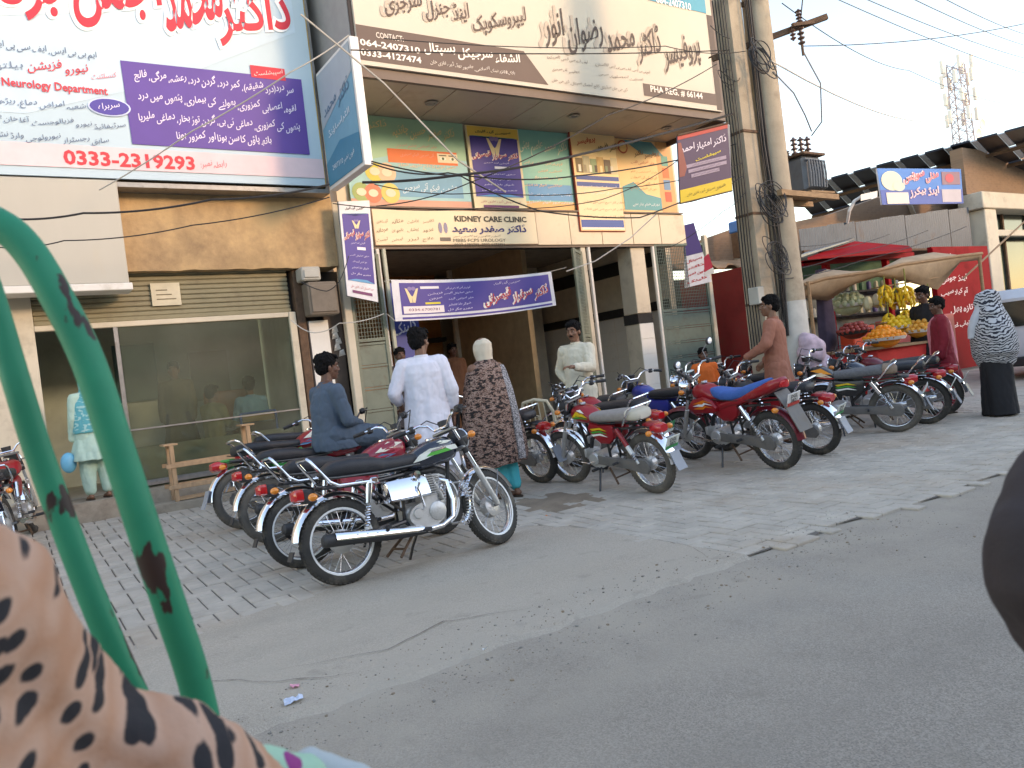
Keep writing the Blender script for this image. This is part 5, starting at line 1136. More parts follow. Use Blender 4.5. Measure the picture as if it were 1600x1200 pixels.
for k in range(9):
    dx = random.uniform(-.1, .1); x_, y_ = (PX+.17+QX-.2)/2 + dx*.6, min(PY, QY)-.06 + random.uniform(-.06, .04)
    wire([(x_, y_, 6.6), (x_+random.uniform(-.05, .05), y_, 4.2), (x_+random.uniform(-.06, .06), y_-.03, 2.6), (x_+random.uniform(-.05, .05), y_, 1.4)], random.choice((.006, .009, .012)), m_cable, 'service_cable', 6, 'black service cable running down between the two concrete poles', 'service cables down the poles', sag=.0)
for k in range(5):
    wire([(PX-.19, PY-.1+.05*k, 6.4), (PX-.2, PY-.12+.05*k, 4.4), (PX-.215, PY-.1+.05*k, 2.7), (PX-.2, PY-.1+.05*k, 1.2)], .009, m_cable, 'service_cable', 6, 'black service cable strapped to the shaded side of the square pole', 'cables on the square pole')
G1 = 'overhead cables'
LBL = {}
def W(label, pts, r_=.008, sag=.1, m_=None, group=G1): return wire([PD(*p_) for p_ in pts], r_, m_ or m_cable, 'overhead_cable', 12, label, group, 'cable', sag)
W('thin overhead cable ending at the insulator and running off the right edge of the photo', [(1253, 72, 11.3), (1640, 28, 14)], .007, .12)
W('thin overhead cable from the cross arm to the top left of the clinic fascia sign', [(1145, 78, 11.2), (548, 78, 8.6)], .008, .05)
W('overhead cable from the poles skimming over the fascia sign to the upper left', [(1165, 80, 11), (1040, 72, 10.2), (600, 60, 8.6)], .006, .06)
for k, (a_, b_, s_) in enumerate((((1300, -5, 20), (1640, 125, 40), .2), ((1345, -5, 20), (1640, 100, 40), .2), ((1420, -5, 20), (1640, 80, 40), .2), ((1470, -5, 20), (1640, 62, 40), .2))):
    W(('lowest', 'second lowest', 'second highest', 'highest')[k] + ' of four thin parallel power lines across the upper right sky', [a_, b_], .012, s_, group='power lines in the sky')
W('pale slack cable from the poles down across the sky to the solar panels', [(1205, 95, 11), (1500, 180, 26)], .012, .5, m_cablew)
W('thin slack cable from the pole top dropping across the sky beside the tower', [(1222, 5, 11), (1420, 110, 20), (1600, 165, 30)], .008, .2)
W('pale drooping jumper cable from the insulator to the right transformer bushing', [(1252, 75, 11.3), (1282, 130, 11.5), (1284, 190, 11.7), (1268, 212, 11.9)], .011, .0, mat('grey_cable', (.2, .21, .23), .5))
W('curved grey jumper cable from the round pole to the left transformer bushing', [(1208, 112, 11.2), (1240, 145, 11.4), (1258, 180, 11.6), (1268, 205, 11.9)], .011, .0, mat('grey_cable', (.2, .21, .23), .5))
W('vertical jumper cable from the top of the photo to the cross arm insulator', [(1255, -10, 11.3), (1250, 40, 11.3)], .01, .0)
W('thick bundled cable sagging from the clinic lightbox across the banners to the poles', [(566, 285, 8.8), (720, 273, 8.9), (870, 250, 9.3), (1145, 178, 11.1)], .016, .02)
W('black cable crossing in front of the vertical purple banner towards the square pole', [(580, 255, 8.8), (700, 270, 9), (900, 275, 9.5), (1150, 225, 11.2)], .009, .06)
W('black cable rising from the column banner to the poles across the yellow boards', [(588, 322, 9), (735, 285, 9), (950, 180, 9.8), (1120, 100, 11)], .007, .05)
W('long slack black cable drooping low over the kidney clinic board', [(580, 252, 8.7), (720, 275, 9), (845, 330, 9.4), (1000, 340, 10), (1150, 275, 11.1)], .009, .03)
W('thin black cable sagging over the yellow banner to the round pole', [(585, 288, 8.8), (760, 300, 9.2), (960, 295, 9.8), (1160, 255, 11.1)], .006, .06)
W('thin black cable from the shop billboard over the lintel to the hanging purple banner', [(520, 318, 8.7), (760, 325, 9.2), (940, 312, 9.8), (1060, 250, 10.4)], .006, .05)
W('white cable slanting down from the billboard across the eye clinic board', [(470, 22, 8), (600, 130, 8.5), (715, 250, 9), (790, 300, 9.6)], .011, .0, m_cablew)
W('white cable crossing the purple box of the billboard down to the shop band', [(545, 55, 8.6), (455, 112, 8.4), (300, 205, 8.6), (155, 297, 9)], .008, .02, m_cablew)
W('black cable sagging below the billboard from the left edge to the lightbox', [(-20, 340, 8), (130, 333, 8.2), (330, 312, 8.4), (515, 288, 8.8)], .012, .04)
W('lower thin cable below the billboard along the plaster band', [(-20, 385, 8), (100, 376, 8.2), (300, 352, 8.5), (515, 308, 8.9)], .007, .04)
W('pale rope hanging from the yellow banner down to the entrance banner corner', [(1025, 335, 10.8), (985, 372, 10.6), (930, 408, 10.4), (885, 424, 10.3)], .008, .0, m_cablew)
W('thin cable from the fascia top to the poles above the hanging purple banner', [(1110, 40, 10.6), (1140, 60, 11)], .006, .03)
W('black cable from the hanging purple banner across the sky to the square pole', [(1060, 318, 10.4), (1110, 305, 10.7), (1160, 275, 11)], .008, .02)
W('thin slack cable over the white sky below the hanging purple banner', [(1050, 385, 10.4), (1130, 330, 10.8), (1165, 300, 11)], .005, .03)
for k in range(4): W('thin cable strung from the lower tangle to the brick shops on the right', [(1215, 395+k*14, 11), (1250 + 30*k, 385+8*k, 12.2), (1330 + 60*k, 372 - 6*k, 14.5)], .006, .04, group='cables to the brick shops')
W('cluster cable hanging beside the column banner near the meter box', [(470, 440, 9.2), (510, 455, 9.1), (530, 440, 9.1), (545, 400, 9.2)], .006, .02)
W('pale looped cable below the brown meter box', [(455, 500, 9.2), (490, 520, 9.1), (530, 505, 9.1), (600, 490, 9.4)], .006, .03, m_cablew)

# hanging purple banner by the pole
tl, tr, br, bl = PD(1058, 212, 10.4), PD(1136, 193, 10.75), PD(1144, 298, 10.75), PD(1063, 318, 10.4)
fm, nr = quadmap(tl, tr, br, bl, 2, 2.6)
t = thing('hanging_banner', 'purple banner with yellow foot and red top hanging between fascia and square pole', 'banner', tuple(bl))
slab('sheet', fm, nr, 2, 2.6, .02, mat('flex_dark', (.1, .08, .12), .6), t)
put('frame', MB().use(m_rust).tube([tl + nr*.01, tr + nr*.01], .015, 6).tube([bl, br], .012, 6), t)
put('torn_edge', MB().use(mat('grey_cloth', (.25, .26, .28), .8, var=.2)).loft([[tr, tr + Vector((.18, .1, .03)), tr + Vector((.18, .11, .03)), tr + Vector((0, .01, 0))], [br, br + Vector((.1, .08, .1)), br + Vector((.1, .09, .1)), br + Vector((0, .01, 0))]]), t, 0)
bd = Board(fm, .004); bd.rect(0, 0, 2, 2.6, '34204E', 1); bd.rect(0, 0, 2, .5, 'D8B81C', 2); bd.rect(0, 2.42, 2, 2.6, 'B8302A', 2); bd.poly([(0, 1.0), (0, 2.3), (.12, 2.3), (.3, 1.3), (.2, 1.0)], '8A4038', 2)
bd.text('ڈاکٹر امتیاز احمد', 1.0, 2.02, .42, 'E0D4E0', w=1.8, layer=2, bold=.02, slope=.1); bd.text('سپیشلسٹ', 1.15, 1.55, .2, 'E8D020', w=1.0, layer=2, bold=.03)
for k in range(3): bd.rect(.25 + .1*k, 1.27 - .2*k, 1.85 - .3*(k == 2), 1.4 - .2*k, '9A8A9E', 2); bd.text(['ایم بی بی ایس ایف سی پی ایس', 'ماہر امراض دل و سینہ', 'سابق رجسٹرار نشتر ہسپتال'][k], 1.05, 1.335 - .2*k, .09, '3A2A40', w=1.1, layer=3)
bd.text('بالمقابل ہسپتال ڈیرہ غازی خان', 1.0, .25, .2, '5A4A10', w=1.5, layer=3); bd.done(t)
# leaning small banner and flags behind the right gate
tl, tr, br, bl = PD(1068, 352, 15.6), PD(1084, 348, 15.6), PD(1112, 440, 15.6), PD(1070, 450, 15.6)
fm, nr = quadmap(tl, tr, br, bl, 1, 4); t = thing('leaning_banner', 'narrow purple and red banner leaning behind the right gate grille', 'banner', tuple(bl))
slab('sheet', fm, nr, 1, 4, .02, mat('flex_white', (.72, .72, .76), .5), t); bd = Board(fm, .004); bd.rect(0, 2.0, 1, 4, '4A3A7A', 1)
for k, tt in enumerate(('کلینک', 'فون نمبر', 'ڈاکٹر', 'ہسپتال')): bd.text(tt, .5, .35+.42*k, .28, 'C03A3A', w=.8, layer=1, bold=.04)
bd.done(t)
t = thing('cloth_flag', 'small red and white flag hanging from the gate post by the square pole', 'flag', tuple(PD(1106, 430, 12.6)))
tl, tr, br, bl = PD(1100, 402, 12.6), PD(1107, 396, 12.6), PD(1117, 426, 12.6), PD(1101, 432, 12.6); fm, nr = quadmap(tl, tr, br, bl, 1, 1)
slab('cloth', fm, nr, 1, 1, .01, mat('flag_red', (.6, .05, .09), .8), t, 4, 4); bd = Board(fm, .003); bd.poly([(.0, .0), (1, .0), (1, .28), (0, .22)], 'E8E8E8', 1); bd.done(t)

# ================================================================== RIGHT-HAND BUILDINGS
def brick_mat():
    m = bpy.data.materials.new('brickwork'); m.use_nodes = True; n = m.node_tree.nodes; l = m.node_tree.links; p = n['Principled BSDF']
    tc = n.new('ShaderNodeTexCoord'); mp = n.new('ShaderNodeMapping'); mp.inputs['Rotation'].default_value = (R(90), 0, 0); br_ = n.new('ShaderNodeTexBrick')
    l.new(tc.outputs['Object'], mp.inputs[0]); l.new(mp.outputs[0], br_.inputs[0]); br_.inputs['Scale'].default_value = 4.4; br_.inputs['Mortar Size'].default_value = .012
    br_.inputs['Color1'].default_value = (.30, .18, .11, 1); br_.inputs['Color2'].default_value = (.21, .125, .08, 1); br_.inputs['Mortar'].default_value = (.26, .2, .15, 1)
    nz = n.new('ShaderNodeTexNoise'); nz.inputs['Scale'].default_value = 1.3; nz.inputs['Detail'].default_value = 8; mx = n.new('ShaderNodeMix'); mx.data_type = 'RGBA'
    l.new(tc.outputs['Object'], nz.inputs[0]); l.new(nz.outputs[0], mx.inputs[0]); l.new(br_.outputs[0], mx.inputs[6]); mx.inputs[7].default_value = (.30, .2, .13, 1)
    l.new(mx.outputs[2], p.inputs['Base Color']); p.inputs['Roughness'].default_value = .92
    bp = n.new('ShaderNodeBump'); bp.inputs['Strength'].default_value = .5; bp.inputs['Distance'].default_value = .02; l.new(br_.outputs['Fac'], bp.inputs['Height']); bp.invert = True; l.new(bp.outputs[0], p.inputs['Normal'])
    return m
m_brick = brick_mat()
def prism(mb, pts, y0, y1):
    n_ = len(pts); mb.add([(x, y0, z) for x, z in pts] + [(x, y1, z) for x, z in pts], [tuple(range(n_)), tuple(range(n_, 2*n_))[::-1]] + [(i, n_+i, n_+(i+1) % n_, (i+1) % n_) for i in range(n_)]); return mb
YR = 10.2
lb_ = thing('brick_building', 'low brown brick building with a sloping parapet behind the two poles', 'building', (15, YR, .2))
tp = [uv(x, y, YR) for x, y in ((1092, 376), (1165, 351), (1240, 347), (1300, 334), (1420, 292), (1500, 262), (1545, 240), (1620, 222))]
tp = tp[2:]
b = MB().use(m_brick); prism(b, [(tp[0][0], 2.55)] + tp + [(30, tp[-1][1] + .3), (30, 2.55)] , YR, YR+.3)
put('wall', b, lb_)
YL = 12.6; tl_p = [uv(x, y, YL) for x, y in ((1088, 378), (1165, 351), (1200, 349), (1262, 349))]; zl = uv(1130, 418, YL)[1]
b = MB().use(m_brick); prism(b, [(12.6, zl), (12.6, tl_p[0][1]-.05)] + tl_p + [(tl_p[-1][0], zl)], YL, YL+.3); put('wall', b, lb_)
put('wall', MB().use(m_brick).box(12.6, YL, .2, 12.95, YL+.3, zl-.01), lb_); put('shop_side', MB().use(mat('faded_red_paint', (.26, .02, .02), .7, var=.25, scale=2, dirt=((.12, .05, .04), .35, 2))).box(13.3, YR, .2, 13.5, YL-.01, 3.0), lb_)
put('coping', MB().use(m_cream).obox(FY(1410, 292, YR-.05), FY(1432, 345, YR-.05), .1, .04), lb_)
put('pilaster', MB().use(m_cream).obox(FY(1148, 354, YL-.06), FY(1153, 412, YL-.06), .3, .08, (1, 0, 0)), lb_)
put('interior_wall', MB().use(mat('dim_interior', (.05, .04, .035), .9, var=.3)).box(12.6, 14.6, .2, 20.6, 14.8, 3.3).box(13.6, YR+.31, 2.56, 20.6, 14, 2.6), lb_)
put('curtain', MB().use(mat('red_curtain', (.22, .02, .02), .85, var=.2)).loft([[(14.6 + .12*i, YL+.1 + .05*math.sin(i*1.9), z) for i in range(14)] + [(14.6 + .12*i, YL+.14 + .05*math.sin(i*1.9), z) for i in range(13, -1, -1)] for z in (.25, 3.0)]), lb_)
put('ragged_awning', MB().use(mat('brown_sack', (.35, .22, .13), .9, var=.2)).loft([[(13.1+.18*i, YL-.2 - .5*j + .05*math.sin(i*2.3), zl+.1 - .12*j + .07*math.sin(i*1.7+j)) for i in range(14)] + [(13.1+.18*i, YL-.2 - .5*j, zl+.06 - .12*j + .07*math.sin(i*1.7+j)) for i in range(13, -1, -1)] for j in range(3)]), lb_)
t = thing('water_tank', 'small bright blue water tank on the brick building roof left of the poles', 'water tank', tuple(FY(1150, 357, 12)))
q = FY(1150, 358, 12); put('tank', MB().use(mat('tank_blue', (.04, .2, .6), .5)).box(q.x-.16, 11.8, q.z-.1, q.x+.17, 12.1, q.z+.17, .03), t); put('stand', MB().use(m_rust).box(q.x-.14, 11.83, 3.4, q.x+.14, 12.05, q.z-.1), t)
# corrugated sheets
cg_ = thing('corrugated_sheeting', 'blue grey corrugated metal sheeting across the shop fronts under the solar panels', 'sheeting', (17, 9.5, 3.1))
ca, cb_ = uv(1245, 356, 9.5), uv(1510, 322, 9.5)
mcor = mat('corrugated', (.085, .11, .135), .5, metal=.3, var=.15, scale=2, dirt=((.25, .18, .12), .2, 2))
nps = 7
for s_ in range(nps):
    xs = [ca[0] + (cb_[0]-ca[0])*(s_ + i/40)/nps for i in range(41)]; tz_ = lambda x: ca[1] + (cb_[1]-ca[1])*(x-ca[0])/(cb_[0]-ca[0]) - .04 + .02*(s_ % 2)
    yo = 9.46 + .012*(s_ % 2); yy = [yo + .009*math.sin(i*math.pi/2) for i in range(41)]
    b = MB().use(mcor).loft([[(x, y, 3.08) for x, y in zip(xs, yy)] + [(x, y+.004, 3.08) for x, y in list(zip(xs, yy))[::-1]], [(x, y, tz_(x)) for x, y in zip(xs, yy)] + [(x, y+.004, tz_(x)) for x, y in list(zip(xs, yy))[::-1]]])
    put('sheet', b, cg_)
put('rail', MB().use(m_rust).obox((ca[0], 9.42, 3.05), (cb_[0], 9.42, 3.05), .05, .05), cg_)
# solar panels
sp = thing('solar_array', 'tilted array of dark solar panels on the roof seen from below with painted sky gaps', 'solar panels', tuple(PD(1400, 300, 20)))
A0, A1, B0, B1 = PD(1232, 296, 22), PD(1660, 182, 18), PD(1300, 372, 25), PD(1728, 258, 21)
msol = mat('solar_back', (.012, .014, .022), .3, var=.2); mfr = mat('panel_frame', (.5, .52, .55), .4, metal=.5); mtr = mat('panel_gap_sheet', (.55, .6, .64), .5, var=.08)  # pale sheets between panels stand in for bright sky showing through
nc = 11; nrm = (A1-A0).cross(B0-A0).normalized()
sl_ = lambda a_, b_: A0.lerp(A1, a_).lerp(B0.lerp(B1, a_), b_)
for i in range(nc):
    for j in range(2):
        u0, u1 = (i + .0)/nc, (i + .74)/nc; v0, v1 = j*.5 + .01, j*.5 + .49
        c4 = [sl_(u0, v0), sl_(u1, v0), sl_(u1, v1), sl_(u0, v1)]
        put('panel', MB().use(msol).add([p_ for p_ in c4] + [p_ + nrm*.05 for p_ in c4], [(0, 1, 2, 3), (7, 6, 5, 4), (0, 4, 5, 1), (1, 5, 6, 2), (2, 6, 7, 3), (3, 7, 4, 0)]), sp, 0)
        u0, u1 = (i + .76)/nc, (i + .98)/nc
        for kk in range(2):
            w0, w1 = v0 + .24*kk + .01, v0 + .24*kk + .225
            c4 = [sl_(u0, w0), sl_(u1, w0), sl_(u1, w1), sl_(u0, w1)]
            if j == 0: put('gap_sheet', MB().use(mtr).add([p_ for p_ in c4] + [p_ + nrm*.03 for p_ in c4], [(0, 1, 2, 3), (7, 6, 5, 4), (0, 4, 5, 1), (1, 5, 6, 2), (2, 6, 7, 3), (3, 7, 4, 0)]), sp, 0)
            else: put('panel', MB().use(mat('solar_back2', (.06, .07, .085), .4)).add([p_ for p_ in c4] + [p_ + nrm*.03 for p_ in c4], [(0, 1, 2, 3), (7, 6, 5, 4), (0, 4, 5, 1), (1, 5, 6, 2), (2, 6, 7, 3), (3, 7, 4, 0)]), sp, 0)
for v in (.25, .5, .75): put('purlin', MB().use(m_rust).obox(sl_(0, v) - nrm*.08, sl_(1, v) - nrm*.08, .06, .08), sp)
for a_ in (.1, .5, .9): q = sl_(a_, .75); put('post', MB().use(m_rust).obox(q - nrm*.1, (q.x, q.y, 3.2), .08, .08, (0, 1, 0)), sp)
# blue banner
tl, tr, br, bl = FY(1370, 263, 9.38), FY(1501, 264, 9.38), FY(1505, 318, 9.38), FY(1378, 320, 9.38)
fm, nr = quadmap(tl, tr, br, bl, 3.6, 1.1); t = thing('blue_banner', 'blue sky printed banner with pink Urdu lettering in front of the solar panels', 'banner', tuple(bl))
slab('sheet', fm, nr, 3.6, 1.1, .03, mat('flex_white', (.72, .72, .76), .5), t, 6, 2); bd = Board(fm, .005)
bd.rect(0, 0, 3.6, 1.1, '2A7AC8', 1, 4); bd.rect(0, 0, 3.6, .45, '3A58A8', 2, 4); bd.disc(.5, .72, .42, .3, 'D8DCC0', 3); bd.disc(.75, .55, .25, .15, 'C8D4C0', 4); bd.rect(.2, .02, 1.1, .36, 'E8DCC8', 4, 2)
bd.rect(2.65, .6, 3.5, 1.0, '8A6A7A', 3); bd.rect(2.6, .05, 3.5, .45, 'B8B0B8', 3); bd.disc(3.0, .8, .2, .14, 'C84A5A', 4); bd.text('مدنی سویٹس', 1.75, .82, .42, 'E87A80', w=1.5, layer=4, bold=.03, halo='F0D8D8'); bd.text('اینڈ بیکرز', 1.8, .36, .4, 'F0C8C8', w=1.3, layer=5, bold=.03); bd.done(t)
t = thing('street_lamp', 'pale lamp head on a curved arm fixed to the brick wall below the solar panels', 'lamp', tuple(FY(1325, 345, 9.4)))
put('arm', MB().use(m_white).tube([FY(1324, 348, 9.44), FY(1327, 330, 9.3), FY(1335, 314, 9.2), FY(1348, 306, 9.1)], .035, 8), t); put('lamp_head', MB().use(m_white).loft([sup(0, 0, 0, .1, .04, 3, 12)]*0 or [[FY(x_, y_ + h_, 9.05) for h_ in (-5, 5)] + [FY(x_, y_ + h_, 9.25) for h_ in (5, -5)] for x_, y_ in ((1345, 309), (1358, 306), (1371, 303))]), t)
# red stall shop
rs = thing('red_kiosk', 'red painted kiosk with tin roof and dark open front behind the fruit stall', 'kiosk', (16.5, 9.4, .2))
m_redp = mat('kiosk_red', (.30, .004, .009), .7, var=.15, scale=1.2, spec=.15, dirt=((.12, .02, .015), .25, 2))
for x, z1 in ((13.6, 3.0), (15.7, 2.9), (17.6, 3.0)): put('post', MB().use(m_redp).box(x, 9.0, .2, x+.12, 9.12, z1, .01), rs)
put('side_wall', MB().use(m_redp).box(17.75, 9.1, .2, 20.35, 9.2, 3.05), rs)
bd = Board(lambda u, v, o: (u, 9.1 - o, v), .006)
for k, (tt, x0, y0, x1, y1, h_) in enumerate((('محمدی فروٹ شاپ', 1450, 408, 1512, 400, 16), ('اینڈ جوس', 1470, 440, 1510, 432, 15), ('آم کیلا سیب', 1470, 462, 1512, 452, 14), ('تازہ پھل', 1485, 488, 1520, 478, 14), ('دستیاب ہے', 1490, 510, 1525, 500, 12))): line(bd, 9.1, tt, x0, y0, x1, y1, h_, 'F0D8D8', layer=1, bold=.02)
bd.done(rs)
put('roof', MB().use(m_redp).loft([[FY(x_, y_, Y_) + Vector((0, 0, dz)) for dz in (0, .03)] for x_, y_, Y_ in ((1252, 412, 8.5), (1335, 400, 8.5), (1425, 392, 8.5))], cap=True).loft([[FY(1262, 402, 8.4), FY(1335, 377, 9.3), FY(1335, 380, 9.3), FY(1262, 406, 8.4)], [FY(1425, 388, 8.4), FY(1420, 384, 9.3), FY(1420, 387, 9.3), FY(1425, 393, 8.4)]]), rs, 0)
put('tin_sheet', MB().use(m_steel).loft([[FY(1252, 398, 8.3), FY(1325, 376, 8.8), FY(1325, 378, 8.8), FY(1252, 402, 8.3)], [FY(1258, 394, 9.4), FY(1335, 372, 9.4), FY(1335, 374, 9.4), FY(1258, 397, 9.4)]]), rs, 0)
put('beam', MB().use(m_redp).obox(FY(1252, 412, 8.95), FY(1425, 398, 8.95), .1, .1), rs)
put('counter', MB().use(mat('counter_pink', (.5, .08, .07), .5, var=.15)).box(15.0, 8.6, .2, 17.4, 9.0, 1.5, .02), rs)
put('counter', MB().use(mat('kiosk_orange', (.6, .06, .02), .5, var=.15)).box(13.75, 8.7, .2, 14.5, 9.0, 1.45, .02), rs)
put('shelf', MB().use(m_dark).box(13.7, 9.7, 1.7, 17.6, 9.9, 1.74).box(13.7, 9.7, 2.2, 17.6, 9.9, 2.24), rs)
put('back_panel', MB().use(mat('kiosk_green', (.05, .13, .06), .7, var=.4, scale=2)).box(13.6, 9.95, 2.25, 17.7, 10.0, 2.9), rs); put('back_panel', MB().use(mat('kiosk_grey', (.12, .14, .14), .7, var=.5, scale=3)).box(13.6, 9.95, .2, 17.7, 10.0, 2.24), rs)
for k in range(26):
    x = 13.9 + .14*k; z = (1.74, 2.24)[k % 2]; c_ = random.choice(('A03A2A', 'C8B890', '3A6A4A', '8A8478', 'D0C8B8', '5A4A7A'))
    tag(put('jar', MB().use(ink(c_)).lathe([(0, 0), (.05, .0), (.05, .16), (.03, .19), (0, .19)], (x, 9.8, z), 'z', 8), None), 'jar or packet standing on a kiosk shelf behind the fruit stall', 'jar', 'jars on the kiosk shelves')
# pillar building at the right
pb = thing('pillared_building', 'cream building with thick pillar and dark windows at the right edge', 'building', (24, 9.5, 0))
put('pillar', MB().use(m_cream).box(20.65, 9.2, .1, 21.25, 9.7, 4.0, .02), pb); put('beam', MB().use(m_cream).box(20.5, 9.15, 4.01, 34, 9.75, 4.42, .02), pb)
put('wall', MB().use(m_brick).box(20.5, 9.5, 4.43, 34, 9.8, 5.6), pb); put('parapet', MB().use(m_cream).box(21.4, 9.3, 3.35, 34, 9.5, 3.5), pb)
put('window', MB().use(mat('dark_glass', (.03, .045, .04), .12, var=.4, scale=.8)).box(21.3, 9.72, .1, 34, 9.76, 4.0), pb)
put('pillar', MB().use(m_cream).box(27, 9.2, .1, 27.6, 9.7, 4.0, .02), pb)
for x_ in (22.6, 24.0, 25.4): put('mullion', MB().use(m_rust).box(x_, 9.66, .1, x_+.08, 9.715, 4.0), pb)
W('dark wire stay slanting across the pillar at the right edge', [(1505, 435, 15), (1620, 328, 17)], .02, 0, mat('rope_brown', (.3, .2, .12), .8))
# cell tower
tw = thing('cell_tower', 'distant red and white lattice telecom tower with antennas above the roofs', 'tower', (96.5, 44.4, 0))
TX, TY = 96.5, 44.4; mtw = mat('tower_steel', (.4, .35, .37), .6, metal=.2, var=.4, scale=.4); leg = MB().use(mtw); zz = [i*1.2 for i in range(27)]
wv = lambda z: 1.15 - .015*z
for sx, sy in ((-1, -1), (1, -1), (1, 1), (-1, 1)): leg.tube([(TX+sx*wv(z), TY+sy*wv(z), z) for z in (0, 15, 31)], .08, 5)
put('leg', leg, tw)
br_ = MB().use(mtw)
for z0, z1 in zip(zz, zz[1:]):
    for k in range(4):
        s4 = [(-1, -1), (1, -1), (1, 1), (-1, 1)]; a_, b_ = s4[k], s4[(k+1) % 4]
        br_.tube([(TX+a_[0]*wv(z0), TY+a_[1]*wv(z0), z0), (TX+b_[0]*wv(z1), TY+b_[1]*wv(z1), z1)], .045, 4, False); br_.tube([(TX+b_[0]*wv(z0), TY+b_[1]*wv(z0), z0), (TX+a_[0]*wv(z1), TY+a_[1]*wv(z1), z1)], .045, 4, False)
o = put('bracing', br_, tw); o['kind'] = 'stuff'
for z in (24.2, 26.4, 28.6, 30.2):
    for k in range(5):
        a_ = 1.256*k + z; put('antenna', MB().use(m_white).box(TX+1.6*math.cos(a_)-.18, TY+1.6*math.sin(a_)-.18, z, TX+1.6*math.cos(a_)+.18, TY+1.6*math.sin(a_)+.18, z+1.5, .05), tw)
for z, s_ in ((23.4, 1), (22.2, -1)): put('dish', MB().use(m_white).lathe([(0, 0), (.5, -.1), (.7, -.3)], (TX+.6*s_, TY-1.7, z), 'y', 16), tw)

# ================================================================== FRUIT STALL
fs_ = thing('fruit_stall', 'fruit stall with red skirt and tiered trays under a drooping tarp', 'stall', (12.2, 7, .1))
q0, q1, q2 = PD(1372, 560, 12.2), PD(1460, 555, 12.6), PD(1300, 560, 12.4)
put('skirt', MB().use(mat('stall_red', (.55, .025, .02), .7, var=.15)).loft([[(q2.x, q2.y, z), (q0.x, q0.y, z), (q1.x, q1.y, z), (q1.x+.7, q1.y+1.2, z), (q2.x+.7, q2.y+1.2, z)] for z in (.12, 1.02)]), fs_, .3)
put('table_top', MB().use(m_tim).loft([[(q2.x-.05, q2.y-.05, z), (q0.x-.03, q0.y-.1, z), (q1.x+.05, q1.y-.05, z), (q1.x+.7, q1.y+1.2, z), (q2.x+.7, q2.y+1.2, z)] for z in (1.021, 1.06)]), fs_, .3)
for k, (px_, d_) in enumerate(((1262, 12.4), (1530, 14.3))): a_ = PD(px_, 440 - 38*k, d_); put('pole', MB().use(m_tim).tube([(a_.x, a_.y, .1), a_], .03, 7), fs_)
for k in range(3):
    a_, b_ = PD(1370, 500 - 28*k, 12.9 + .25*k), PD(1455, 490 - 30*k, 13.3 + .25*k); put('shelf', MB().use(m_tim).obox(a_ + Vector((0, 0, -.06)), b_ + Vector((0, 0, -.06)), .3, .02), fs_)
tr_ = []
edge = [(1256, 447, 12.4), (1290, 437, 12.5), (1330, 431, 12.6), (1370, 425, 12.8), (1410, 415, 13.1), (1460, 408, 13.6), (1500, 402, 14), (1534, 398, 14.4)]
n_ = len(edge)
rings = []
for j, (dz, dd) in enumerate(((.06, .9), (.1, .5), (.04, .05), (0, 0), (-.02, .0), (-.14, .12), (-.2, .4), (-.02, .9))):
    rings.append([PD(x, y, d + dd) + Vector((0, 0, dz * (1 + .8*math.sin(i*1.7)) * (1.6 if i in (3, 5) and dz < 0 else 1))) for i, (x, y, d) in enumerate(edge)])
b = MB().use(mat('tarp', (.42, .3, .19), .85, var=.18, scale=4, bump=.4, bscale=20)); vs = [p_ for r_ in rings for p_ in r_]
b.add(vs, [(j*n_+i, j*n_+i+1, (j+1)*n_+i+1, (j+1)*n_+i) for j in range(len(rings)-1) for i in range(n_-1)]); put('tarp', b, fs_, 1)
put('tarp_pole', MB().use(m_tim).tube([PD(x, y-2, d) for x, y, d in edge], .03, 7), fs_)
m_org = mat('orange_fruit', (.85, .28, .01), .45, var=.15, scale=20); m_ban = mat('banana_yellow', (.8, .5, .02), .5, var=.15, scale=9); m_mng = mat('mango', (.75, .35, .05), .45, var=.25, scale=9)
def tray(label, px_, py_, d_, w_, dpt, m_, fr=.04, rows=4, rim=m_white):
    c_ = PD(px_, py_, d_); t = thing('fruit_tray', label, 'fruit tray', tuple(c_))
    put('tray', MB().use(rim).lathe([(0, -.02), (w_*.9, -.02), (w_, .03), (w_*.96, .03), (w_*.88, -.005), (0, -.005)], tuple(c_), 'z', 16), t)
    b = MB().use(m_)
    for lv in range(rows):
        rr = w_*(.86 - lv*.21); k = max(1, int(2*math.pi*rr/(fr*1.9)))
        for i in range(k): a_ = 6.2832*i/k + lv; b.ell((c_.x + rr*math.cos(a_), c_.y + rr*math.sin(a_), c_.z + .03 + lv*fr*1.3 + random.uniform(-.005, .01)), fr*random.uniform(.9, 1.1), 8, 6)
    b.ell((c_.x, c_.y, c_.z + .02), (w_*.75, w_*.75, rows*fr*1.05), 14, 8); o = put('fruit', b, t); o['kind'] = 'stuff'
tray('round tray heaped with bright oranges at the front of the fruit stall', 1382, 530, 12.2, .33, .3, m_org)
tray('tray of reddish mangoes at the right end of the fruit stall', 1440, 517, 12.7, .3, .3, m_mng, .045, 3)
tray('tray of yellow fruit on the second tier above the orange tray', 1400, 512, 12.9, .3, .3, m_ban, .045, 3)
tray('tray of dark red fruit at the left end of the stall', 1335, 520, 12.6, .28, .25, mat('dark_red_fruit', (.3, .04, .03), .4, var=.3, scale=9), .04, 3, m_dark)
tray('tray of pale green vegetables at the left rear of the stall', 1325, 478, 13.6, .34, .3, mat('pale_veg', (.5, .55, .35), .6, var=.3, scale=6), .06, 3)
tray('tray of orange yellow fruit on the top tier below the hanging bananas', 1430, 500, 13.3, .3, .3, mat('amber_fruit', (.8, .4, .03), .5, var=.2, scale=9), .045, 3)
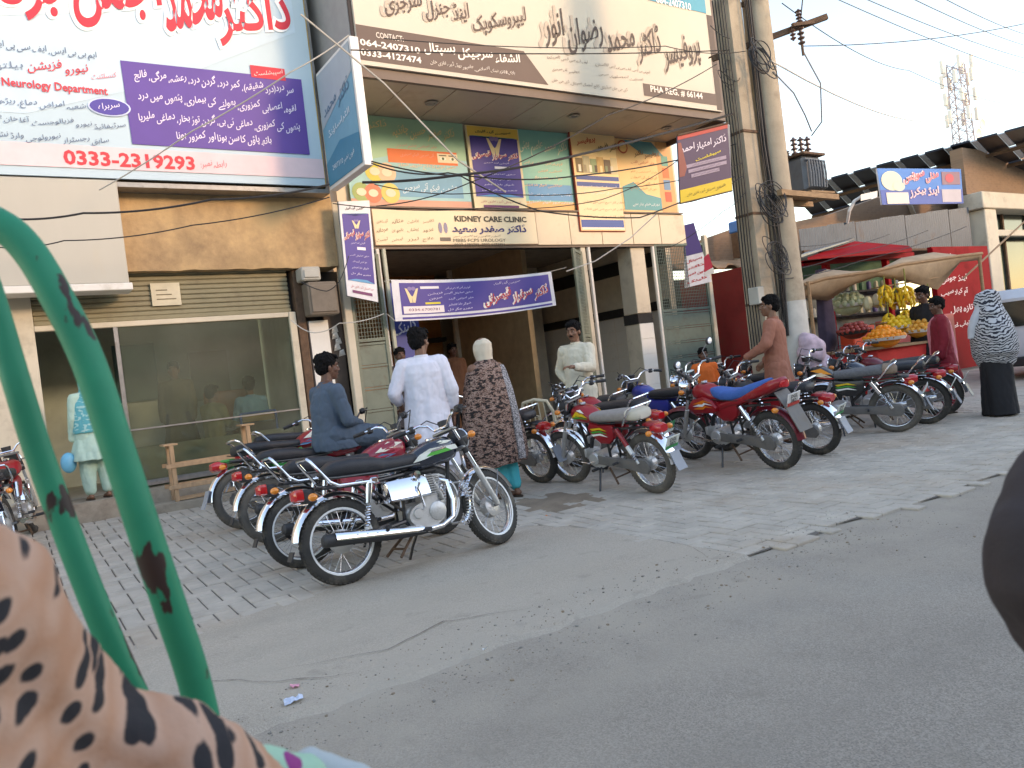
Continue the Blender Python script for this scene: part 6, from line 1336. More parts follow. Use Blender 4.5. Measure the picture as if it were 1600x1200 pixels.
def bananas(label, px_, py_, d_, n_, L_=.17):
    c_ = PD(px_, py_, d_); b = MB().use(m_ban)
    for i in range(n_):
        a_ = 6.2832*i/n_ + random.uniform(-.2, .2); lv = (i % 3)*.09; o_ = Vector((math.cos(a_), math.sin(a_), 0))
        b.tube([c_ + Vector((0, 0, -lv)) + o_*.02, c_ + o_*.09 + Vector((0, 0, -lv-.06)), c_ + o_*.11 + Vector((0, 0, -lv-.13)), c_ + o_*.08 + Vector((0, 0, -lv-.19))], [.012, .024, .024, .01], 6)
    b.use(mat('banana_stalk', (.25, .25, .06), .8)).tube([c_ + Vector((0, 0, .3)), c_ + Vector((0, 0, -.15))], .012, 6); tag(put('banana_bunch', b, None), label, 'bananas')
for a_ in (('bright yellow banana bunch hanging highest at the left under the tarp', 1382, 446, 13, 12), ('large banana bunch hanging right of the highest bunch under the tarp', 1415, 447, 13.1, 16), ('banana bunch hanging between the two top bunches', 1399, 450, 13.2, 12),
           ('banana bunch lying low at the left of the second tier', 1388, 490, 13, 12), ('banana bunch in the middle of the second tier', 1414, 485, 13.1, 14), ('banana bunch on the second tier beside the man in red', 1437, 480, 13.2, 14), ('banana bunch at the right end by the heads of the customers', 1452, 470, 13.3, 12)): bananas(*a_)
for k, (px_, py_, c_) in enumerate(((1405, 468, 'E0A8A0'), (1420, 466, 'E8C0B8'), (1432, 462, 'D8B8A8'), (1370, 470, 'C8C0A8'), (1356, 474, 'D8D4B0'))):
    c = PD(px_, py_, 13.3); tag(put('plastic_packet', MB().use(ink(c_)).ell(c, (.1, .08, .13), 8, 6), None), 'pale plastic packet among the hanging fruit of the stall', 'packet', 'packets on the fruit stall')
# dark cloth hung at the kiosk, white sack
c = PD(1290, 490, 13); b = MB().use(mat('dark_violet_cloth', (.05, .035, .06), .9, var=.3))
b.loft([[(c.x + w_*math.cos(a_)*(1 + .15*math.sin(5*a_)), c.y + .1*math.sin(a_), c.z + z) for a_ in [6.2832*i/20 for i in range(20)]] for w_, z in ((.05, .75), (.13, .6), (.16, .2), (.2, -.3), (.18, -.8))]); tag(put('hanging_cloth', b, None, 1), 'dark violet cloth hanging from the kiosk front beside the round pole', 'cloth')
# minivan
VX = 2.6
vn = thing('white_van', 'white minivan parked at the right edge behind the woman in the striped shawl', 'van', (17.0, 6.5, .05))
mv = mat('van_white', (.72, .75, .8), .25, coat=.7, var=.04); mg_ = mat('van_glass', (.015, .02, .02), .05, var=.1, coat=1.)
def vsec(x_, zb_, zm, zt, w_, wt): return [(x_+VX, 6.8 + s_*a_, z_) for s_, a_, z_ in ((-1, w_*.96, zb_), (-1, w_, zb_+.12), (-1, w_, zm), (-1, wt, zt-.08), (-1, wt*.85, zt), (1, wt*.85, zt), (1, wt, zt-.08), (1, w_, zm), (1, w_, zb_+.12), (1, w_*.96, zb_))]
put('body', MB().use(mv).loft([vsec(x_, *a_) for x_, a_ in ((13.55, (.5, .9, 1.0, .68, .6)), (13.6, (.32, 1.0, 1.62, .74, .62)), (13.8, (.3, 1.05, 1.80, .76, .66)), (15.5, (.3, 1.05, 1.84, .76, .68)), (16.3, (.3, 1.05, 1.80, .76, .66)), (16.9, (.3, 1.0, 1.3, .74, .66)), (17.0, (.45, .9, 1.0, .7, .6)))]), vn, .5)
put('side_window', MB().use(mg_).loft([[(x_+VX, 6.8-.765+.0, 1.1), (x_+VX, 6.8-.705, 1.66), (x_+VX, 6.8-.69, 1.66), (x_+VX, 6.8-.75, 1.1)] for x_ in (13.85, 14.7)]), vn, .3); put('side_window', MB().use(mg_).loft([[(x_+VX, 6.8-.765, 1.1), (x_+VX, 6.8-.705, 1.66), (x_+VX, 6.8-.69, 1.66), (x_+VX, 6.8-.75, 1.1)] for x_ in (14.8, 15.9)]), vn, .3)
put('rear_window', MB().use(mg_).loft([[(13.535+VX, y_, 1.08), (13.6+VX, y_, 1.6), (13.62+VX, y_, 1.6), (13.56+VX, y_, 1.08)] for y_ in (6.25, 7.35)]), vn, .3)
put('bumper', MB().use(m_blkp).box(13.42+VX, 6.1, .32, 13.56+VX, 7.5, .5, .03), vn)
for y_ in (6.12, 7.42): put('tail_lamp', MB().use(m_lred).box(13.53+VX, y_-.04, .7, 13.6+VX, y_+.06, 1.0, .02), vn)
for x_ in (14.2, 16.3):
    for y_ in (6.06, 7.5):
        w_ = put('wheel', MB().use(m_tyre).lathe([(0, -.08), (.2, -.08), (.28, -.07), (.29, -.03), (.29, .03), (.28, .07), (.2, .08), (0, .08)], (x_+VX, y_, .33), 'y', 24), vn); put('rim', MB().use(m_alu).lathe([(0, -.085), (.16, -.09), (.17, -.082)], (x_+VX, y_, .33), 'y', 20), w_)

# street row behind the photographer, whose shade falls over the paving
ob_ = thing('opposite_shop_row', 'row of plain shops across the street', 'building', (6, -16, 0))
put('wall', MB().use(mat('far_side_wall', (.28, .22, .17), .9, var=.2, scale=.5)).box(-30, -24, -.05, 52, -15, 8.3), ob_)
for k in range(18): x_ = -28 + 4.4*k; put('shop_opening', MB().use(m_dark).box(x_, -15.0, 0, x_+3.4, -14.96, 2.9), ob_); put('signboard', MB().use(ink(random.choice(('8A9AB0', 'B0A080', '6A8A7A', 'A06A5A')))).box(x_, -14.98, 3.2, x_+3.6, -14.8, 4.5), ob_)

# ================================================================== PEOPLE
def remeshed(mb, voxel, smooth=2, disp=None, name='m'):
    me = mb.mesh(name, 0); o = bpy.data.objects.new('tmp', me); COL.objects.link(o)
    r_ = o.modifiers.new('r', 'REMESH'); r_.mode = 'VOXEL'; r_.voxel_size = voxel; r_.use_smooth_shade = True
    if smooth: s_ = o.modifiers.new('s', 'SMOOTH'); s_.factor = .5; s_.iterations = smooth
    dg = bpy.context.evaluated_depsgraph_get(); out = bpy.data.meshes.new_from_object(o.evaluated_get(dg)); bpy.data.objects.remove(o); bpy.data.meshes.remove(me)
    if disp:
        ns = [v.normal.copy() for v in out.vertices]
        for v, n_ in zip(out.vertices, ns): v.co = v.co + n_ * disp(v.co)
    out.polygons.foreach_set('use_smooth', [True] * len(out.polygons)); out.materials.clear()
    for m in mb.ms: out.materials.append(m)
    out.update(); return out
def cap(mb, a, b, ra, rb, n=10): mb.tube([a, b], [ra, rb], n); mb.ell(a, ra, n, 6); mb.ell(b, rb, n, 6)
def chain(mb, pts, rs, n=10):
    for i in range(len(pts)-1): cap(mb, Vector(pts[i]), Vector(pts[i+1]), rs[i], rs[i+1], n)
def hand(mb, wrist, d, nrm, side, curl=.5, sc=1.):
    """palm and five fingers; d: towards the fingertips, nrm: out of the back of the hand"""
    d = Vector(d).normalized(); nrm = (Vector(nrm) - d*Vector(nrm).dot(d)).normalized(); sd_ = d.cross(nrm) * side; w_ = Vector(wrist)
    c_ = w_ + d*.045*sc
    rot = Matrix((sd_, d, nrm)).transposed(); mb.ell(c_, (.038*sc, .05*sc, .015*sc), 10, 8, rot); cap(mb, w_ - d*.02, w_ + d*.02, .024*sc, .024*sc, 8)
    for k, L_ in enumerate((.066, .074, .070, .054)):
        b_ = w_ + d*(.083 - .004*abs(k-1.3))*sc + sd_*(.031 - .0205*k)*sc; p_ = [b_ - d*.02*sc, b_]; a_ = curl*(.5 + .12*k)
        dd = d
        for j in range(3): dd = (dd*math.cos(a_) - nrm*math.sin(a_)).normalized(); p_.append(p_[-1] + dd*L_*sc*(.42, .33, .25)[j]); 
        nn = nrm
        mb.tube(p_, [.0095*sc, .0095*sc, .0088*sc, .008*sc, .0065*sc], 7); mb.ell(p_[-1], .0066*sc, 6, 5)
    b_ = w_ + d*.025*sc + sd_*.028*sc; t_ = (sd_*.75 + d*.6 - nrm*.25).normalized(); t2 = (d*.9 + sd_*.15 - nrm*.4).normalized()
    p_ = [b_ - t_*.01, b_ + t_*.032*sc, b_ + t_*.032*sc + t2*.028*sc, b_ + t_*.03*sc + t2*.05*sc]; mb.tube(p_, [.012*sc, .011*sc, .0095*sc, .007*sc], 7); mb.ell(p_[-1], .0072*sc, 6, 5)
m_skin = mat('skin_brown', (.21, .105, .065), .5, var=.1, scale=9, bump=.08, bscale=120); m_skin2 = mat('skin_dark', (.13, .06, .038), .5, var=.1, scale=9, bump=.08, bscale=120)
m_hair = mat('black_hair', (.006, .0055, .006), .8, var=.3, scale=40, spec=.15, bump=.8, bscale=90, stretch=(1, 1, .4)); m_eye = mat('eye_white', (.4, .36, .33), .2); m_iris = mat('iris', (.015, .01, .008), .1); m_lip = mat('lips', (.2, .07, .05), .5)
m_shoe = mat('sandal', (.05, .035, .025), .6)
def HM(hc, yaw=0, pitch=0): return Matrix.Translation(Vector(hc)) @ Matrix.Rotation(R(yaw), 4, 'Z') @ Matrix.Rotation(R(pitch), 4, 'X')
def head(mb, M):
    R3 = M.to_3x3(); g_ = lambda p_: M @ Vector(p_)
    mb.ell(g_((0, -.012, .03)), (.076, .093, .092), 18, 14, R3); mb.ell(g_((0, .022, -.03)), (.060, .070, .085), 16, 12, R3); mb.ell(g_((0, .052, -.088)), (.032, .034, .026), 12, 8, R3)
    mb.ell(g_((0, .055, .03)), (.055, .035, .045), 12, 8, R3)
    mb.tube([g_((0, .082, .028)), g_((0, .096, .005)), g_((0, .108, -.02)), g_((0, .094, -.032))], [.008, .010, .014, .009], 8)
    for s_ in (-1, 1):
        mb.ell(g_((s_*.013, .096, -.024)), .009, 8, 6); mb.ell(g_((s_*.080, -.008, -.008)), (.009, .019, .031), 10, 8, R3 @ Matrix.Rotation(s_*.25, 3, 'Z')); mb.ell(g_((s_*.04, .055, -.02)), (.026, .028, .026), 10, 8, R3)
        mb.tube([g_((s_*.012, .090, .034)), g_((s_*.034, .088, .040)), g_((s_*.056, .070, .034))], [.008, .009, .007], 6)
    mb.ell(g_((0, .083, -.055)), (.024, .012, .007), 10, 6, R3); mb.ell(g_((0, .080, -.068)), (.020, .012, .008), 10, 6, R3)
def face(t, M, S_, moust=False):
    R3 = M.to_3x3(); g_ = lambda p_: M @ Vector(p_)
    for s_ in (-1, 1):
        b = MB().use(m_eye).ell(g_((s_*.033, .079, .014)), (.0118, .0105, .0052), 12, 8, R3); put('eye', b, t, 1, world=False)
        put('iris', MB().use(m_iris).ell(g_((s_*.031, .0875, .014)), (.0055, .003, .005), 10, 6, R3), t, 1, world=False)
        put('eyebrow', MB().use(m_hair).tube([g_((s_*.014, .098, .036)), g_((s_*.034, .096, .043)), g_((s_*.056, .078, .037))], [.003, .0045, .002], 6), t, 1, world=False)
    put('lips', MB().use(m_lip).tube([g_((-.022, .086, -.060)), g_((0, .0945, -.0605)), g_((.022, .086, -.060))], [.002, .0055, .002], 8), t, 1, world=False)
    if moust: put('moustache', MB().use(m_hair).tube([g_((-.032, .082, -.056)), g_((-.012, .098, -.046)), g_((.012, .098, -.046)), g_((.032, .082, -.056))], [.003, .008, .008, .003], 8), t, 1, world=False)
def hair(t, M, full=1., seed=0, back=True):
    R3 = M.to_3x3(); g_ = lambda p_: M @ Vector(p_); b = MB().use(m_hair); rnd = random.Random(seed)
    b.ell(g_((0, -.024, .055)), (.083 + .008*full, .092 + .01*full, .078 + .014*full), 16, 12, R3); b.ell(g_((0, -.055, .01)), (.074 + .006*full, .058 + .012*full, .085), 16, 12, R3)
    for k in range(int(26*full)):
        a_ = rnd.uniform(0, 6.28); e_ = rnd.uniform(.05, 1.35); p_ = (.08*math.cos(a_)*math.cos(e_), -.03 + .088*math.sin(a_)*math.cos(e_), .055 + .082*math.sin(e_)); 
        if p_[1] > .035 and p_[2] < .085: continue
        b.ell(g_(p_), rnd.uniform(.016, .026), 8, 6, R3)
    for k in range(7): x_ = -.05 + .0165*k; b.tube([g_((x_, .02, .125)), g_((x_*1.05, .068, .108)), g_((x_*1.1 + .006, .085, .078 + .006*(k % 2)))], [.014, .013, .005], 6)
    me = remeshed(b, .006, 1, lambda c: .009*noise.noise((c.x*55, c.y*55, c.z*38)) + .004*noise.noise((c.x*130, c.y*130, c.z*60)), 'hair'); return ob('hair', me, t)
STAND = dict(hc=(0, .02, 1.615), neck=(0, -.005, 1.46), sh=[(-.175, 0, 1.405), (.175, 0, 1.405)], el=[(-.225, -.02, 1.12), (.225, -.02, 1.12)], wr=[(-.225, .05, .875), (.225, .05, .875)],
             hip=[(-.09, 0, .9), (.09, 0, .9)], kn=[(-.10, .02, .49), (.10, .02, .49)], an=[(-.11, -.01, .09), (.11, -.01, .09)])
def person(label, x, y, z, face_deg, H=1.72, pose=None, top=None, legs=None, skin=None, hd=(0, 0), hr=1., moust=False, kam=True, hem=.48, flare=.25, vox=.007, sleeves=1., cover=None, group=None, hands=True, cvox=.012, wid=1., torso=None, curl=.45, draw_face=True, hand_d=None):
    J = dict(STAND); J.update(pose or {}); skin = skin or m_skin
    t = thing('person', label, 'person', (x, y, z), group, (0, 0, R(face_deg))); k = H/1.72; t.scale = (k, k, k)
    b = MB().use(skin); M = HM(J['hc'], *hd); head(b, M)
    V_ = Vector; chain(b, [V_(J['neck']) + V_((0, 0, -.06)), V_(J['hc']) + V_((0, -.02, -.05))], [.06, .052])
    sh, el, wr, hip, kn, an = (J[q] for q in ('sh', 'el', 'wr', 'hip', 'kn', 'an'))
    hm = (V_(hip[0]) + V_(hip[1]))/2; nk = V_(J['neck'])
    b.ell(nk.lerp(hm, .25), (.15, .10, .17), 14, 10); b.ell(nk.lerp(hm, .6), (.13, .095, .2), 14, 10); b.ell(hm, (.155, .11, .13), 14, 10)
    for s_ in (0, 1):
        chain(b, [V_(sh[s_]), V_(el[s_]), V_(wr[s_])], [.052, .040, .026]); b.ell(V_(sh[s_]), .06, 10, 8)
        chain(b, [nk + V_((0, 0, -.05)), V_(sh[s_])], [.05, .052])
        chain(b, [V_(hip[s_]), V_(kn[s_]), V_(an[s_])], [.08, .055, .036])
        a_ = V_(an[s_]); b.ell(a_ + V_((0, -.02, -.045)), (.035, .045, .035), 10, 8); b.ell(a_ + V_((0, .08, -.062)), (.043, .085, .026), 10, 8)
        if hands:
            d_ = (V_(wr[s_]) - V_(el[s_])).normalized() if not hand_d or not hand_d[s_] else V_(hand_d[s_])
            hand(b, V_(wr[s_]) + d_*.02, d_, (1 if s_ else -1, .2, 0) if abs(d_.z) > .6 else (0, 0, 1), (1 if s_ else -1), curl)
    ob('body', remeshed(b, vox, 1, None, 'body'), t)
    if hr: hair(t, M, hr, int(abs(x*100)))
    if draw_face: face(t, M, 1, moust)
    for s_ in (0, 1):
        a_ = V_(an[s_]); put('sandal', MB().use(m_shoe).loft([[(a_.x + .05*math.cos(q)*1, a_.y + .05 + .135*math.sin(q), z_) for q in [6.2832*i/16 for i in range(16)]] for z_ in (a_.z-.09, a_.z-.075)]), t, .5, world=False)
    rot = Matrix.Identity(3)
    if top:
        b = MB().use(top); ax = nk - hm
        def ring(c_, w_, d_, n_=22): return [c_ + V_((w_*math.cos(a_), d_*math.sin(a_), 0)) for a_ in [6.2832*i/n_ for i in range(n_)]]
        if torso: b.loft([ring(V_(c_), w_, d_) for c_, w_, d_ in torso])
        else:
            L_ = []
            for f, w_, d_ in ((.02, .065, .06), (-.06, .13, .085), (-.10, .175, .105), (-.25, .195, .125), (-.5, .185, .125), (-.75, .185, .13), (-1., .20, .14)):
                L_.append(ring(nk - ax*abs(f) if f <= 0 else nk + ax*f*.6, w_*wid, d_*wid))
            if kam:
                for i in range(1, 7): q = i/6; c_ = V_((hm.x, hm.y + (.0)*q, hm.z + (hem-hm.z)*q)); L_.append(ring(c_, (.20 + flare*.22*q)*wid, (.14 + flare*.26*q)*wid))
            b.loft(L_)
        for s_ in (0, 1):
            e_ = V_(el[s_]); w_ = e_.lerp(V_(wr[s_]), sleeves); chain(b, [V_(sh[s_]) + V_((0, 0, -.01)), e_, w_], [.078*wid, .066, .052])
            chain(b, [nk - ax*.1, V_(sh[s_]) + V_((0, 0, -.01))], [.085, .075])
        def dsp(c):
            low = max(0, min(1, (1.3 - c.z)/.8)); f_ = .006*noise.noise((c.x*14, c.y*14, c.z*11+x)) + (.008 + .026*low) * noise.noise((c.x*12 + x, c.y*12, c.z*1.6)) - .010*max(0, .35 - abs(noise.noise((c.x*9 + 5, c.y*9, c.z*6 + x))) * 3.5)
            return f_ + .004*noise.noise((c.x*30, c.y*30, c.z*22))
        ob('kameez' if kam else 'shirt', remeshed(b, cvox, 2, dsp, 'kameez'), t)
        b = MB().use(top); c_ = nk + V_((0, .0, .0)); b.lathe([(.062, -.012), (.07, -.02), (.066, .03), (.058, .03), (.056, -.01)], tuple(c_), 'z', 18); put('collar', b, t, 1, world=False)
    if legs:
        b = MB().use(legs)
        for s_ in (0, 1): chain(b, [V_(hip[s_]), V_(kn[s_]), V_(an[s_]).lerp(V_(kn[s_]), .12)], [.125, .105, .075], 14)
        ob('shalwar', remeshed(b, cvox, 2, lambda c: .014*noise.noise((c.x*14, c.y*14, c.z*3)) + .006*noise.noise((c.x*30, c.y*30, c.z*20)), 'shalwar'), t)
    return t, M
def cloak(t, name, m_, rings, vox=.012, amp=.02, seed=0, n_=30):
    b = MB().use(m_); b.loft([[Vector((cx + w_*math.cos(a_), cy + d_*math.sin(a_), z)) for a_ in [6.2832*i/n_ for i in range(n_)]] for z, cx, cy, w_, d_ in rings])
    def dsp(c): 
        low = max(.15, min(1, (1.35 - c.z)/.7)); return amp*low*noise.noise((c.x*10+seed, c.y*10, c.z*1.3)) + .005*noise.noise((c.x*25, c.y*25, c.z*14+seed))
    return ob(name, remeshed(b, vox, 2, dsp, name), t)
def fabric(name, col, var=.07): return mat(name, col, .85, var=var, scale=4, bump=.12, bscale=260)
f_white = fabric('white_cotton', (.70, .71, .80), .04); f_cream = fabric('cream_cotton', (.66, .62, .50), .04); f_slate = fabric('slate_cotton', (.065, .10, .145)); f_salm = fabric('salmon_cotton', (.33, .13, .085)); f_black = fabric('black_cloth', (.012, .012, .015)); f_mint = fabric('mint_cotton', (.38, .55, .47)); f_turq = fabric('turquoise_cotton', (.02, .42, .48))
f_red = fabric('dark_red_cotton', (.24, .012, .025)); f_pink = fabric('pink_chiffon', (.7, .25, .3)); f_orange = fabric('orange_cotton', (.75, .14, .02)); f_scarf = fabric('cream_scarf', (.66, .58, .46))
def pattern(name, kind):
    m = bpy.data.materials.new(name); m.use_nodes = True; n = m.node_tree.nodes; l = m.node_tree.links; p = n['Principled BSDF']; p.inputs['Roughness'].default_value = .85
    tc = n.new('ShaderNodeTexCoord'); mp = n.new('ShaderNodeMapping'); l.new(tc.outputs['Object'], mp.inputs[0])
    def ramp(src, stops, const=True):
        r_ = n.new('ShaderNodeValToRGB'); r_.color_ramp.interpolation = 'CONSTANT' if const else 'LINEAR'; e = r_.color_ramp.elements
        while len(e) > 1: e.remove(e[-1])
        e[0].position, e[0].color = stops[0][0], rgb(stops[0][1]) + (1,)
        for q, c in stops[1:]: k = e.new(q); k.color = rgb(c) + (1,)
        l.new(src, r_.inputs[0]); return r_.outputs[0]
    if kind == 'shawl':
        mp.inputs['Scale'].default_value = (18, 18, 36); nz = n.new('ShaderNodeTexNoise'); nz.inputs['Scale'].default_value = 1.0; nz.inputs['Detail'].default_value = 2.5; nz.inputs['Roughness'].default_value = .75; l.new(mp.outputs[0], nz.inputs[0])
        out = ramp(nz.outputs[0], [(0, (.012, .008, .008)), (.455, (.19, .105, .08)), (.53, (.34, .235, .19)), (.60, (.10, .05, .045))])
    elif kind == 'zebra':
        mp.inputs['Rotation'].default_value = (R(10), R(25), 0); w_ = n.new('ShaderNodeTexWave'); w_.bands_direction = 'Z'; w_.inputs['Scale'].default_value = 9; w_.inputs['Distortion'].default_value = 7; w_.inputs['Detail'].default_value = 2; w_.inputs['Detail Scale'].default_value = 1.6; l.new(mp.outputs[0], w_.inputs[0])
        out = ramp(w_.outputs['Fac'], [(0, (.02, .022, .035)), (.42, (.5, .51, .53))])
    elif kind == 'dots':
        sx_ = n.new('ShaderNodeSeparateXYZ'); cb2 = n.new('ShaderNodeCombineXYZ'); ad = n.new('ShaderNodeMath'); ad.operation = 'MULTIPLY_ADD'; ad.inputs[1].default_value = -.6; l.new(tc.outputs['Object'], sx_.inputs[0]); l.new(sx_.outputs[1], ad.inputs[0]); l.new(sx_.outputs[2], ad.inputs[2]); l.new(sx_.outputs[0], cb2.inputs[0]); l.new(ad.outputs[0], cb2.inputs[1]); l.new(cb2.outputs[0], mp.inputs[0])
        mp.inputs['Rotation'].default_value = (0, 0, R(25)); mp.inputs['Scale'].default_value = (46, 54, 1); v_ = n.new('ShaderNodeTexVoronoi'); v_.voronoi_dimensions = '2D'; v_.inputs['Randomness'].default_value = .8; v_.inputs['Scale'].default_value = 1.0
        nz = n.new('ShaderNodeTexNoise'); nz.inputs['Scale'].default_value = 3; mx = n.new('ShaderNodeMix'); mx.data_type = 'VECTOR'; mx.inputs[0].default_value = .12
        l.new(mp.outputs[0], nz.inputs[0]); l.new(mp.outputs[0], mx.inputs[4]); l.new(nz.outputs[1], mx.inputs[5]); l.new(mx.outputs[1], v_.inputs[0])
        out = ramp(v_.outputs['Distance'], [(0, (.02, .018, .02)), (.24, (.025, .02, .022)), (.30, (.56, .33, .23)), (.75, (.5, .25, .15))], False)
    elif kind == 'speck':
        nz = n.new('ShaderNodeTexNoise'); nz.inputs['Scale'].default_value = 90; l.new(mp.outputs[0], nz.inputs[0]); out = ramp(nz.outputs[0], [(0, (.1, .095, .1)), (.5, (.42, .4, .41))])
    elif kind == 'teal':
        mp.inputs['Scale'].default_value = (14, 14, 30); nz = n.new('ShaderNodeTexNoise'); nz.inputs['Scale'].default_value = 1; l.new(mp.outputs[0], nz.inputs[0]); out = ramp(nz.outputs[0], [(0, (.07, .36, .42)), (.56, (.3, .55, .55))])
    elif kind == 'mintflower':
        mp.inputs['Scale'].default_value = (20, 20, 20); v_ = n.new('ShaderNodeTexVoronoi'); v_.inputs['Scale'].default_value = 1; l.new(mp.outputs[0], v_.inputs[0]); out = ramp(v_.outputs['Distance'], [(0, (.3, .04, .2)), (.2, (.33, .55, .40))])
    l.new(out, p.inputs['Base Color']); b_ = n.new('ShaderNodeBump'); b_.inputs['Strength'].default_value = .15; b_.inputs['Distance'].default_value = .005; n3 = n.new('ShaderNodeTexNoise'); n3.inputs['Scale'].default_value = 200; l.new(tc.outputs['Object'], n3.inputs[0]); l.new(n3.outputs[0], b_.inputs['Height']); l.new(b_.outputs[0], p.inputs['Normal'])
    return m
# 1 man in white, back turned
person('man in long white shalwar kameez seen from behind at the clinic entrance', 3.50, 6.86, gz(6.86), -28, 1.80, dict(el=[(-.29, -.05, 1.15), (.25, -.03, 1.13)], wr=[(-.25, .16, 1.02), (.245, .07, .90)]), f_white, f_white, hd=(-32, 0), hem=.42, flare=.2, sleeves=.62, cvox=.009, vox=.006, wid=1.08)
# 2 woman in the patterned shawl
wx, wy = 4.16, 6.75
t, M = person('woman in cream headscarf and big brown and black patterned shawl, seen from behind', wx, wy, gz(wy), 8, 1.66, None, None, f_turq, hr=0, hands=False, draw_face=False, pose=dict(an=[(-.03, -.04, .09), (.16, -.06, .09)], kn=[(-.05, .0, .49), (.14, 0, .49)])) if False else person('woman in cream headscarf and big brown and black patterned shawl, seen from behind', wx, wy, gz(wy), 8, 1.66, dict(an=[(.02, -.04, .09), (.17, -.08, .09)], kn=[(0, .0, .49), (.15, 0, .49)]), None, f_turq, hr=0, hands=False, draw_face=False)
cloak(t, 'headscarf', f_scarf, [(1.37, 0, -.01, .13, .11), (1.42, 0, -.015, .115, .10), (1.47, 0, -.01, .085, .09), (1.53, 0, 0, .088, .10), (1.60, 0, .005, .097, .115), (1.67, 0, 0, .09, .11), (1.71, 0, -.005, .062, .08), (1.728, 0, -.01, .02, .03)], .008, .005)
cloak(t, 'shawl', pattern('patterned_shawl', 'shawl'), [(.38, .02, .0, .36, .26), (.50, .02, 0, .375, .27), (.72, .01, 0, .36, .26), (.95, 0, 0, .335, .25), (1.15, 0, 0, .30, .22), (1.28, 0, 0, .27, .19), (1.37, 0, -.005, .24, .16), (1.43, 0, -.01, .19, .135), (1.475, 0, -.01, .12, .105), (1.50, 0, -.01, .08, .09)], .010, .032, 3)
b = MB().use(pattern('speckled_scarf', 'speck'))
b.loft([[(.12 + .03*(1.4-z) + dx, -.01 - sq, z) for dx, sq in ((-.045, d_*.96), (0, d_*.985), (.045, d_*.955))] + [(.12 + .03*(1.4-z) + dx, .02 - sq, z) for dx, sq in ((.045, d_*.955), (0, d_*.985), (-.045, d_*.96))] for z, d_ in ((1.43, .11), (1.37, .145), (1.28, .175), (1.15, .215), (.95, .25), (.72, .265), (.5, .275), (.42, .27))]); put('scarf_end', b, t, 1, world=False)
# 3 man facing
person('moustached man in cream kameez facing left beside the middle gate', 6.15, 7.72, gz(7.72), 112, 1.78, dict(el=[(-.24, .12, 1.16), (.30, -.06, 1.16)], wr=[(-.14, .36, 1.19), (.20, -.04, .98)]), f_cream, f_cream, hd=(5, -4), moust=True, hem=.5, sleeves=.8, cvox=.009, vox=.006, curl=.6)
# 4 seated man
sx, sy = 2.56, 7.05
t, M = person('man in slate blue shalwar kameez sitting on a motorcycle seat with folded hands', sx, sy, .90 - .88 + gz(sy) - .03, -80, 1.72, dict(hc=(-.0, .045, 1.535), neck=(0, .0, 1.375), sh=[(-.18, .0, 1.31), (.18, .0, 1.31)], el=[(-.23, .04, 1.03), (.24, .05, 1.03)], wr=[(-.03, .30, .985), (.09, .275, .96)],
       hip=[(-.09, -.02, .90), (.09, -.02, .90)], kn=[(-.13, .40, .86), (.13, .42, .84)], an=[(-.13, .46, .44), (.13, .50, .42)]), f_slate, f_slate, skin=m_skin2, hd=(-12, -3), hr=1.25, sleeves=.85, cvox=.008, vox=.005, curl=.7, hem=.80,
       torso=[((0, .0, 1.40), .065, .06), ((0, -.005, 1.35), .13, .085), ((0, -.015, 1.29), .18, .11), ((0, -.03, 1.15), .19, .13), ((0, -.03, 1.0), .185, .135), ((0, -.01, .9), .20, .17), ((0, .03, .82), .22, .22), ((0, .06, .76), .22, .24)], hand_d=[(.9, .25, -.3), (-.9, .3, -.3)])
# 5 woman in aqua on the step
p = PD(138, 700, 10.0)
t, M = person('woman in mint kameez and teal dupatta standing at the shop door, back turned', p.x, 10.62, .42, 10, 1.52, None, f_mint, f_mint, hr=.9, hands=False, draw_face=False, hem=.55, flare=.5, vox=.01)
cloak(t, 'dupatta', pattern('teal_dupatta', 'teal'), [(.92, 0, 0, .24, .17), (1.1, 0, -.01, .235, .165), (1.3, 0, -.01, .215, .15), (1.42, 0, -.01, .15, .12), (1.5, 0, -.012, .10, .10), (1.6, 0, -.02, .105, .115), (1.70, 0, -.02, .085, .10), (1.74, 0, -.02, .04, .05)], .012, .02, 5)
put('shopping_bag', MB().use(mat('blue_bag', (.1, .4, .6), .5)).ell((-.33, .0, .55), (.1, .07, .14), 12, 8), t, 1, world=False)
# 6 man in salmon
person('man in salmon shalwar kameez seen from behind in front of the concrete poles', 8.28, 6.33, gz(6.33), 25, 1.86, dict(el=[(-.30, .03, 1.18), (.26, .0, 1.14)], wr=[(-.28, .26, 1.05), (.22, .18, .98)]), f_salm, f_salm, hd=(20, 4), hem=.5, sleeves=1., cvox=.011, wid=1.02)
# 7 child
person('child in bright orange shirt half hidden by motorcycles left of the poles', 8.05, 7.35, gz(7.35), 150, 1.27, None, f_orange, f_black, skin=m_skin2, hr=.9, kam=False, hands=False, vox=.01)
# 8, 9 customers
person('black haired man leaning over the fruit at the right end of the stall', 12.75, 6.75, gz(6.75), 80, 1.86, None, f_black, f_black, skin=m_skin2, hd=(0, -10), hr=1., hands=False, vox=.01)
t, M = person('customer in dark red kameez with a pink scarf over the shoulder at the stall', 11.27, 5.78, gz(5.78), 35, 1.64, None, f_red, f_red, skin=m_skin2, hd=(25, -6), hr=1.15, hands=False, vox=.01, wid=1.08, hem=.5)
cloak(t, 'pink_scarf', f_pink, [(.55, .24, -.05, .11, .18), (.9, .24, -.04, .115, .185), (1.2, .21, -.02, .12, .18), (1.36, .15, -.01, .13, .155), (1.45, .07, -.01, .07, .10), (1.48, .05, -.01, .03, .05)], .012, .01, 2)
